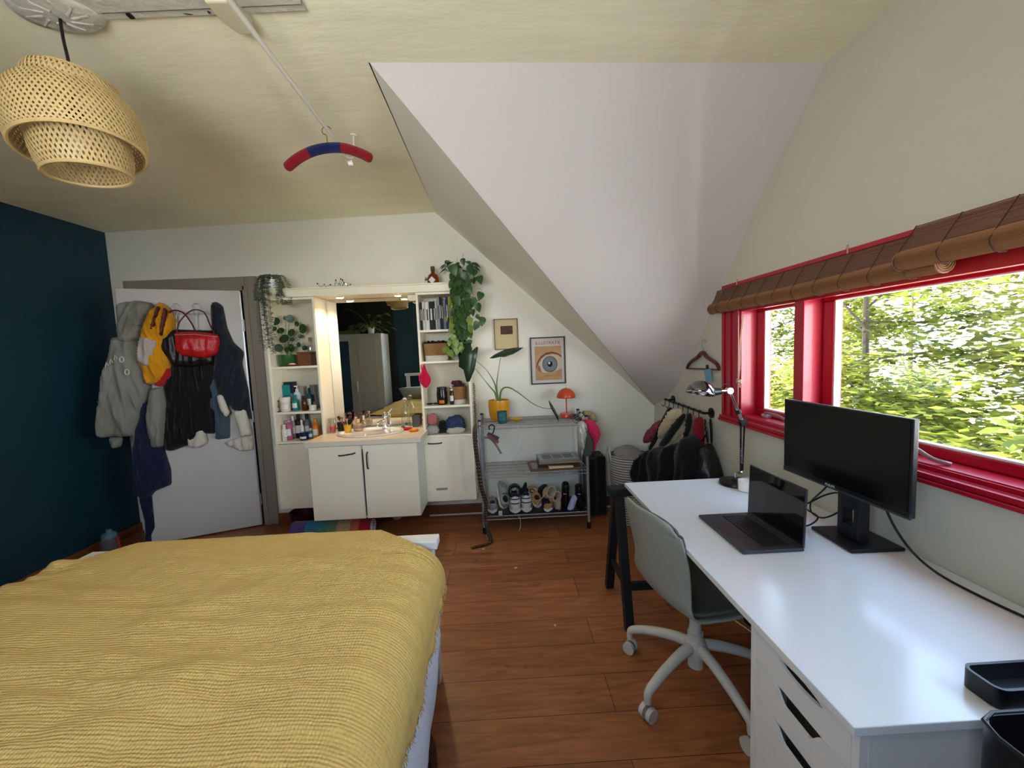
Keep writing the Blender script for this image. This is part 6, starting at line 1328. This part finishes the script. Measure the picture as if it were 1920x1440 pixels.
# shell profile: (u forward, z), half width
prof = [(-.265, .835, .155), (-.262, .82, .185), (-.252, .78, .205), (-.238, .72, .212), (-.224, .66, .212), (-.214, .60, .205), (-.208, .55, .200), (-.200, .50, .205), (-.182, .46, .212), (-.148, .435, .218), (-.10, .422, .222), (-.03, .415, .225), (.05, .415, .225), (.12, .42, .218), (.18, .425, .205), (.215, .42, .185), (.232, .405, .15)]
def shell(off, s_):
    def fn(u, v):
        f = v * (len(prof) - 1); i = min(len(prof) - 2, int(f)); q = f - i; a, b = prof[i], prof[i + 1]; pu, pz, w = (a[k] + (b[k] - a[k]) * q for k in range(3))
        k = 2 * u - 1; w *= s_; back = max(0, min(1, (.62 - v) / .25)); seat = max(0, min(1, (v - .45) / .2))
        x = k * w; fu = pu + back * .045 * k * k + off * (1 if v < .5 else .0); z = pz + seat * .028 * abs(k) ** 2.5 + (off if v >= .5 else off * .3) 
        if v < .12: z -= .03 * abs(k) ** 4
        return V((fu, x, z))
    return fn
mb = MB(m); mb.grid(shell(0, .95), 24, 56); mb.build('shell', PGREY, t, solid=.012, sub=1, angle=80)
mb = MB(m); mb.grid(lambda u, v: shell(.016, .86)(u, .05 + .93 * v), 24, 56); mb.build('pad', PADG, t, solid=.014, sub=1, angle=80)
CW = mat('chair_white', S(206, 206, 198), .4)
mb = MB(m); mb.cyl((0, 0, .14), (0, 0, .405), .024, n=20); mb.cyl((0, 0, .09), (0, 0, .24), .032, n=20); mb.build('column', CW, t); MB(m).box(-.09, .09, -.06, .06, .375, .405).build('seat_plate', CW, t, bevel=.01)
MB(m).tube([(.05, -.06, .385), (.08, -.18, .375), (.085, -.24, .375)], .006, 8).build('tilt_lever', CHROME, t)
MB(m).lathe([(.001, .14), (.045, .145), (.05, .17), (.045, .20), (.034, .215)], (0, 0, 0), 24).build('hub', CW, t)
for k in range(5):
    a = R(137 + 72 * k - 12); d = V((cos(a), sin(a), 0)); e = d * .30
    mb = MB(m); pts = [d * .02 + V((0, 0, .185)), d * .10 + V((0, 0, .18)), d * .20 + V((0, 0, .155)), d * .275 + V((0, 0, .125)), d * .298 + V((0, 0, .105)), d * .30 + V((0, 0, .07))]
    mb.tube(smooth_path(pts, 4), [.024 - .010 * i / 20 for i in range(21)], 12); mb.build('leg', CW, t)
    w = V((-d.y, d.x, 0)); c = e + V((0, 0, .028)) + w * .0; cs = MB(m)
    for s_ in (-1, 1): cs.cyl(c + w * s_ * .008, c + w * s_ * .026, .0275, n=20)
    co = cs.build('caster', CW, t); MB(m).cyl(c - w * .008, c + w * .008, .024, n=16).build('tread', mat('caster_grey', S(120, 118, 108), .6), co)

# ================================================================== CEILING THINGS
# pendant lamp
pc = V((-1.41, 1.446, 2.30)); t = thing('pendant_lamp', 'large woven bamboo pendant lamp hanging at the upper left', 'pendant lamp', (pc.x, pc.y, 2.66))
def tier(prof, tilt, name, nstr, wdt, turn=.9):
    Tm = M.Rotation(R(tilt[0]), 3, 'Y') @ M.Rotation(R(tilt[1]), 3, 'X'); mb = MB()
    def sp(a, v, off=0):
        f = v * (len(prof) - 1); i = min(len(prof) - 2, int(f)); q = f - i; p0 = prof[max(0, i - 1)]; p1 = prof[i]; p2 = prof[i + 1]; p3 = prof[min(len(prof) - 1, i + 2)]
        r, z = (.5 * ((2 * p1[k]) + (p2[k] - p0[k]) * q + (2 * p0[k] - 5 * p1[k] + 4 * p2[k] - p3[k]) * q * q + (3 * p1[k] - p0[k] - 3 * p2[k] + p3[k]) * q ** 3) for k in (0, 1))
        r += off; return pc + Tm @ V((r * cos(a), r * sin(a), z))
    ns = 22
    for sgn in (1, -1):
        for k in range(nstr):
            a0 = 2 * pi * k / nstr; vs = []
            for j in range(ns + 1):
                v = j / ns; a = a0 + sgn * turn * v; o_ = .0012 * sgn
                vs += [sp(a - wdt, v, o_), sp(a + wdt, v, o_)]
            mb.add(vs, [(2 * j, 2 * j + 1, 2 * j + 3, 2 * j + 2) for j in range(ns)], False)
    mb.build(name, BAMB, t, solid=.0012)
    mb = MB()
    for v in (0.0, 1.0): mb.tube([sp(2 * pi * i / 60, v) for i in range(60)], .005, 6, close=True)
    for v in (.012, .985):
        mb.rings([[sp(2 * pi * i / 60, v + q) for i in range(60)] for q in (-.012, .012)], True, False)
    mb.build('rim_band', BAMB, t, solid=.0015)
tier([(.075, .165), (.102, .155), (.120, .118), (.122, .08)], (9, 6), 'upper_shade', 52, .031, .5)
tier([(.112, .105), (.145, .09), (.166, .05), (.175, .0), (.173, -.05), (.164, -.085)], (-9, -3), 'middle_shade', 74, .0225, .9)
tier([(.125, -.04), (.126, -.08), (.122, -.12), (.112, -.155)], (-5, 3), 'lower_shade', 56, .029, .45)
cx_, cy_ = pc.x, pc.y
MB().tube(smooth_path([(cx_ - .01, cy_, 2.665), (cx_ - .008, cy_, 2.58), (cx_, cy_, 2.5), (cx_, cy_, 2.36)], 4), .0045, 8).build('cord', CABLE, t); MB().lathe([(.02, 0), (.024, .01), (.024, .06), (.012, .08)], (cx_, cy_, 2.29), 18).build('lamp_holder', BLACKS, t)
MB().ell((cx_, cy_, 2.25), (.03, .03, .042)).build('bulb', WHITEC, t)
def cz(x, y): return czc(x, y)
OLDW = mat('old_white_paint', S(196, 192, 178), .6, bump=.6, bscale=40, var=.1, vscale=20)
t = thing('ceiling_rose', 'painted oval ceiling fixture where the pendant cord starts', 'ceiling rose', (-1.42, 1.44, 2.64))
zc = cz(-1.42, 1.44); MB().lathe([(.001, -.026), (.09, -.024), (.125, -.018), (.14, -.004), (.14, 0)], (-1.42, 1.44, zc), 36, sx=1.0, sy=.62).build('rose', OLDW, t)
mb = MB()
for k in range(10): mb.tube([(-1.42 + .10 * cos(k * .63), 1.44 + .060 * sin(k * .63), zc - .0215), (-1.42 + .04 * cos(k * .63 + .3), 1.44 + .024 * sin(k * .63 + .3), zc - .026)], .004, 6)
mb.build('ornament', OLDW, t)
t = thing('ceiling_conduit', 'white painted cable trunking along the ceiling at the top edge', 'trunking', (-1.1, 1.43, 2.65))
mb = MB()
for y0, w, h in ((1.415, .05, .018), (1.462, .022, .012)): mb.add([(x, y, cz(x, y0) - q) for x in (-1.42, -.62) for y, q in ((y0 - w / 2, .001), (y0 + w / 2, .001), (y0 + w / 2, h), (y0 - w / 2, h))], [(0, 1, 2, 3), (7, 6, 5, 4), (0, 4, 5, 1), (1, 5, 6, 2), (2, 6, 7, 3), (3, 7, 4, 0)])
mb.build('trunking', OLDW, t); MB().box(-1.21, -1.195, 1.452, 1.47, cz(-1.2, 1.46) - .018, cz(-1.2, 1.46) - .010).build('clip', BLACKS, t)
t = thing('ceiling_box', 'yellowed white junction box on the ceiling where the white pole starts', 'junction box', (-.9, 1.46, 2.66))
zc = cz(-.88, 1.46); mb = MB(); mb.prism([(-.915, 1.40, zc - .001), (-.825, 1.40, zc - .001), (-.82, 1.50, zc - .001), (-.84, 1.535, zc - .001), (-.89, 1.535, zc - .001), (-.912, 1.48, zc - .001)], (0, 0, -.032)); mb.build('box', mat('yellowed_plastic', S(206, 200, 168), .4), t, bevel=.006)
t = thing('lamp_cable', 'black cable sagging below the ceiling between lamp fixture and junction box', 'cable', (-1.1, 1.43, 2.66))
MB().tube(smooth_path([(-1.36, 1.40, cz(-1.3, 1.4) - .008), at(297, 5, 1, 1.44), at(330, 20, 1, 1.46), at(362, 25, 1, 1.47), at(388, 20, 1, 1.48), (-.94, 1.46, zc - .015)], 5), .005, 8).build('cable', CABLE, t)
t = thing('hanging_pole', 'thin white pole running under the ceiling towards the wall, carrying the padded hanger', 'pole', (-.81, 1.8, 2.6))
a, b = at(430, 0, 2, 2.60), at(648, 288, 2, 2.585); a2 = a + (a - b) * .25; MB().tube([a2, b], .0092, 12).build('pole', mat('pole_white', S(224, 220, 206), .4), t)
b2 = at(647, 287, 2, 2.585); e_ = V((b2.x + .045, b2.y + .02, cz(b2.x, b2.y) - .002)); MB().tube(smooth_path([b2 + V((-.0, -.02, -.016)), b2 + V((.02, -.01, -.03)), b2 + V((.04, .005, -.018)), b2 + V((.045, .01, .02)), e_], 5), .0035, 8).build('hook', WHITEP, t); MB().lathe([(.018, -.006), (.018, 0)], (e_.x, e_.y, e_.z), 16).build('ceiling_plate', WHITEP, t)
MB().tube([b2 + V((.012, 0, -.055)), b2 + V((.035, .006, -.05))], [.012, .016], 12).build('end_knob', WHITEP, t)
c = at(610, 252, 2, 2.593); t = thing('padded_hanger', 'padded crochet coat hanger, dark red with a navy middle, on the ceiling pole', 'hanger', c)
Yh = c.y; hq = lambda cx, cy: at(500 + cx / 7.385, 220 + cy / 7.385, 1, Yh)
CR = fabric('dark_red_wool', S(136, 10, 26), 160, .9, .15); NV = fabric('navy_wool', S(22, 28, 84), 160, .9, .15)
q = smooth_path([hq(262, 715), hq(420, 580), hq(620, 475), hq(840, 425), hq(1070, 428), hq(1290, 495), hq(1455, 580)], 8)
n = len(q); i1 = int(n * .335); i2 = int(n * .665)
for s0, s1, m_ in ((0, i1, CR), (i1 - 1, i2, NV), (i2 - 1, n, CR)): 
    seg_ = q[s0:s1]; MB().tube(seg_, [.0235 * (sqrt(max(.1, 1 - ((3 - k - s0) / 3.2) ** 2)) if k + s0 < 3 else (sqrt(max(.1, 1 - ((k + s0 - (n - 4)) / 3.2) ** 2)) if k + s0 > n - 4 else 1)) for k in range(len(seg_))], 14).build('padding', m_, t)
MB().tube(smooth_path([hq(840, 385), hq(830, 255), hq(780, 225), hq(765, 170), hq(800, 130), hq(845, 125), hq(890, 160)], 5), .0026, 6).build('hook', BRASS, t)

# ================================================================== WARDROBE (seen in the mirror)
t = thing('wardrobe', 'white three-panel wardrobe with one mirrored door, seen reflected in the mirror', 'wardrobe', (-2.5, -.2, 0)); WG = mat('wardrobe_paint', S(206, 210, 206), .5)
wx0, wx1, wy0, wy1 = -2.98, -2.12, -.465, -.10
wy1 = -.02
MB().box(wx0, wx1, wy0, wy1 - .02, .02, 1.90).build('carcass', WG, t, bevel=.003)
d = MB().box(wx0 + .003, -2.555, wy1 - .019, wy1, .06, 1.88).build('door', WG, t, bevel=.002); MB().box(wx0 + .10, -2.70, wy1, wy1 + .002, .3, 1.78).build('door_mirror', mat('dark_mirror', (.35, .38, .4, 1), .03, metal=1), d); MB().box(-2.60, -2.585, wy1, wy1 + .03, .86, 1.06).build('handle', WHITEP, d, bevel=.003)
d = MB().box(-2.55, wx1 - .003, wy1 - .019, wy1, .06, 1.88).build('door', WG, t, bevel=.002); MB().box(-2.48, -2.47, wy1, wy1 + .004, .12, 1.82).build('groove_bead', WG, d); MB().box(-2.24, -2.23, wy1, wy1 + .004, .12, 1.82).build('groove_bead', WG, d)
c = V((-2.33, -.15, 1.905)); t = thing('potted_plant', 'leafy plant in a white pot on top of the reflected wardrobe', 'potted plant', c); MB().lathe([(.05, 0), (.065, .11), (.06, .11), (.05, .1)], c, 20).build('pot', WHITEC, t)
mb = MB(); st = MB()
for k in range(26):
    a = rnd.uniform(0, 6.3); L_ = rnd.uniform(.12, .4); e = c + V((L_ * cos(a), L_ * sin(a) * .5 + .1, rnd.uniform(.02, .45 if k % 3 == 0 else .14))); st.tube([c + V((0, 0, .1)), (c + e) / 2 + V((0, 0, .12)), e], .003, 4); mb.leaf(e, (cos(a), sin(a), -.3), (0, .3, 1), .11, .09)
mb.build('foliage', LEAFG, t); st.build('stem', STEMG, t)
one(MB().box(-2.9, -2.6, -.4, -.08, 1.902, 1.97), 'folded_blanket', fabric('olive_blanket', S(110, 110, 80)), 'folded olive blanket on top of the reflected wardrobe', 'blanket', bevel=.02)
# little debris on the floor
for x, y, lb in ((.03, 2.585, 'scrap of white paper on the floor between bed and desk'), (-.205, 2.87, 'bit of white thread on the floor by the belt end'), (.22, 2.0, 'tiny white crumb on the floor left of the trestle foot')):
    one(MB().obox((x, y, .002), (.022 if x < .1 else .01, .012, .003), .4), 'paper_scrap', OFFW, lb, 'paper scrap')
# ================================================================== OUTSIDE AND LIGHT
GROUND = mat('street_paving', S(200, 198, 192), .9, var=.1)
struct(MB().box(3.5, 60, -40, 50, -3.4, -3.2).build('ground', GROUND))
LEAFOUT = []
def leafmat(name, c, tr):
    m, N, L, b = nodes(name); b.inputs['Base Color'].default_value = c; b.inputs['Roughness'].default_value = .6
    t = N.new('ShaderNodeBsdfTranslucent'); t.inputs['Color'].default_value = tr; mx = N.new('ShaderNodeMixShader'); mx.inputs[0].default_value = .4
    tc = N.new('ShaderNodeTexCoord'); nz = N.new('ShaderNodeTexNoise'); nz.inputs['Scale'].default_value = 3; L.new(tc.outputs['Object'], nz.inputs[0])
    cm = N.new('ShaderNodeMix'); cm.data_type = 'RGBA'; L.new(nz.outputs['Fac'], cm.inputs['Factor']); cm.inputs['A'].default_value = tuple(k * .5 for k in c[:3]) + (1,); cm.inputs['B'].default_value = tuple(min(1, k * 1.5) for k in c[:3]) + (1,)
    L.new(cm.outputs['Result'], b.inputs['Base Color'])
    L.new(b.outputs[0], mx.inputs[1]); L.new(t.outputs[0], mx.inputs[2]); L.new(mx.outputs[0], N['Material Output'].inputs[0]); return m
LM = [leafmat('tree_leaf_sunlit', (.17, .205, .028, 1), (.24, .26, .022, 1)), leafmat('tree_leaf_green', (.08, .105, .009, 1), (.12, .14, .008, 1)), leafmat('tree_leaf_shade', (.045, .065, .008, 1), (.07, .09, .008, 1))]  # one leaf in sunlit, plain and shaded colours, mixed at random
BARK = mat('bark', S(70, 62, 50), .9)
def tree(x, y, zb, ztop, rx, ry, n, label, seed, lo=.2):
    rnd = random.Random(seed); t = thing('tree', label, 'tree', (x, y, zb), 0, 'trees outside the window')
    mb = MB(); tips = []
    mb.tube([(x, y, zb), (x + .1, y + .05, (zb + ztop) / 2 - .5), (x, y, ztop - .6)], [.09, .06, .02], 8)
    for k in range(34):
        a = rnd.uniform(0, 2 * pi); z0 = rnd.uniform(zb + (ztop - zb) * (.35 + lo * .2), ztop - .5); r = rnd.uniform(.5, 1)
        p0 = V((x, y, z0)); p3 = V((x + rx * r * cos(a), y + ry * r * sin(a), z0 + rnd.uniform(-.4, .7)))
        pts = [p0, p0.lerp(p3, .4) + V((0, 0, rnd.uniform(0, .3))), p0.lerp(p3, .75) + V((rnd.uniform(-.1, .1), rnd.uniform(-.1, .1), .1)), p3]
        mb.tube(smooth_path(pts, 3), [.016 - .0014 * i for i in range(10)], 5); tips += smooth_path(pts, 5)[4:]
    mb.build('trunk', BARK, t)
    mb = MB()
    for k in range(n):
        c = rnd.choice(tips) + V((rnd.gauss(0, .22), rnd.gauss(0, .22), rnd.gauss(0, .10)))
        mb.m = rnd.choice((0, 0, 0, 0, 1, 2)); s_ = rnd.uniform(.04, .07)
        a = rnd.uniform(0, 2 * pi); d = V((cos(a), sin(a), rnd.uniform(-.5, .3))).normalized(); u = V((rnd.gauss(0, .5), rnd.gauss(0, .5), 1)).normalized(); sd = d.cross(u).normalized() * s_ * .45; d = d * s_
        mb.add([c - d, c + sd, c + d, c - sd], [(0, 1, 2, 3)], True)
    mb.build('foliage', LM, t)
tree(4.3, 4.6, -3.2, 3.0, 1.7, 1.9, 24000, 'lime green tree filling the left part of the large window pane', 1)
tree(5.0, 2.3, -3.2, 2.7, 1.9, 1.7, 17000, 'lime green tree in the right part of the large window pane', 2)
tree(4.5, 7.2, -3.2, 3.1, 1.6, 1.5, 15000, 'lime green tree seen through the small window pane', 4)
tree(9.5, 9.0, -3.2, 3.6, 2.6, 2.8, 11000, 'green tree standing farther off behind the nearer branches', 3)
HW = mat('house_white', S(240, 240, 236), .8); HG = mat('house_glass', S(70, 84, 96), .2); HR = mat('roof_tile', S(206, 196, 190), .8)
t = thing('house', 'white house across the street seen between the leaves', 'house', (30, 12, -3.2))
MB().box(26, 34, -4, 34, -3.2, 3.2).build('wall', HW, t)
for j in range(7):
    for z in (-1.9, .7): MB().box(25.95, 26.02, -2 + j * 5, -.4 + j * 5, z, z + 1.5).build('window', HG, t)
MB().prism([(25.6, -4.3, 3.2), (34.4, -4.3, 3.2), (30, -4.3, 6.0)], (0, 38.6, 0)).build('roof', HR, t)
def car(x, y, col, label):
    t = thing('parked_car', label, 'car', (x, y, -3.2), 0, 'cars parked on the street')
    prof = [(-2.1, .35), (-2.15, .75), (-1.5, .92), (-.9, 1.38), (.7, 1.42), (1.3, .95), (2.05, .85), (2.12, .4)]
    MB().prism([(x - .85, y + a, -3.2 + b) for a, b in prof], (1.7, 0, 0)).build('car_body', col, t, bevel=.06, seg=3)
    MB().prism([(x - .87, y + a, -3.2 + b) for a, b in ((-1.3, .97), (-.85, 1.31), (.6, 1.34), (1.1, .98))], (1.74, 0, 0)).build('side_window', HG, t)
    for a in (-1.35, 1.3):
        for s_ in (-.78, .78): MB().cyl((x + s_ - .1, y + a, -2.88), (x + s_ + .1, y + a, -2.88), .32, n=20).build('wheel', BLACKS, t)
car(13, 2.5, mat('car_white', S(225, 228, 232), .25, coat=.6), 'white parked car nearest the right picture edge in the window')
car(13.2, 7.5, mat('car_silver', S(150, 160, 170), .25, metal=.4, coat=.6), 'silver parked car behind the tree trunk in the large pane')
car(13, 12.6, mat('car_blue', S(110, 150, 180), .25, coat=.6), 'light blue parked car just above the monitor top')
# world
w = bpy.data.worlds.new('world'); SC.world = w; w.use_nodes = True; wn = w.node_tree.nodes; wl = w.node_tree.links
bg = wn['Background']; tc = wn.new('ShaderNodeTexCoord'); sx = wn.new('ShaderNodeSeparateXYZ'); wl.new(tc.outputs['Generated'], sx.inputs[0])
rp = wn.new('ShaderNodeValToRGB'); wl.new(sx.outputs['Z'], rp.inputs[0]); rp.color_ramp.elements[0].position = 0; rp.color_ramp.elements[0].color = (.95, .97, 1, 1)
rp.color_ramp.elements[1].position = .55; rp.color_ramp.elements[1].color = (.16, .24, .36, 1); e_ = rp.color_ramp.elements.new(.22); e_.color = (.42, .52, .62, 1)
wl.new(rp.outputs[0], bg.inputs[0]); bg.inputs[1].default_value = WORLD
ld = bpy.data.lights.new('window_portal', 'AREA'); ld.shape = 'RECTANGLE'; ld.size = .72; ld.size_y = 2.5; ld.cycles.is_portal = True
lo = bpy.data.objects.new('window_portal', ld); COL.objects.link(lo); lo.matrix_world = M(((0, 0, 1, 1.56), (0, 1, 0, 1.08), (-1, 0, 0, 1.4), (0, 0, 0, 1)))
l2 = bpy.data.lights.new('fill_window_portal', 'AREA'); l2.shape = 'RECTANGLE'; l2.size = 1.5; l2.size_y = 1.2; l2.cycles.is_portal = True
o2 = bpy.data.objects.new('fill_window_portal', l2); COL.objects.link(o2); o2.location = (-.75, YF - .2, 1.7); o2.rotation_euler = (R(90), 0, 0)  # portal of the added rear window
sd = bpy.data.lights.new('sun', 'SUN'); sd.energy = SUN; sd.angle = .01; sd.color = (1, .95, .86)
so = bpy.data.objects.new('sun', sd); COL.objects.link(so); so.rotation_euler = V((-.9, .25, .8)).to_track_quat('Z', 'Y').to_euler()
for i, px in enumerate((-1.35, -.86)):
    l = bpy.data.lights.new('spot', 'SPOT'); l.energy = 9; l.color = (1, .72, .42); l.spot_size = R(140); l.spot_blend = .6; l.shadow_soft_size = .03
    o = bpy.data.objects.new('canopy_spot_light', l); COL.objects.link(o); o.location = (px, 3.42, 1.965)
SC.view_settings.exposure = EXPO
SC.cycles.max_bounces = 10; SC.cycles.diffuse_bounces = 6; SC.cycles.transparent_max_bounces = 8; SC.cycles.sample_clamp_indirect = 6
SC.cycles.caustics_reflective = False; SC.cycles.caustics_refractive = False
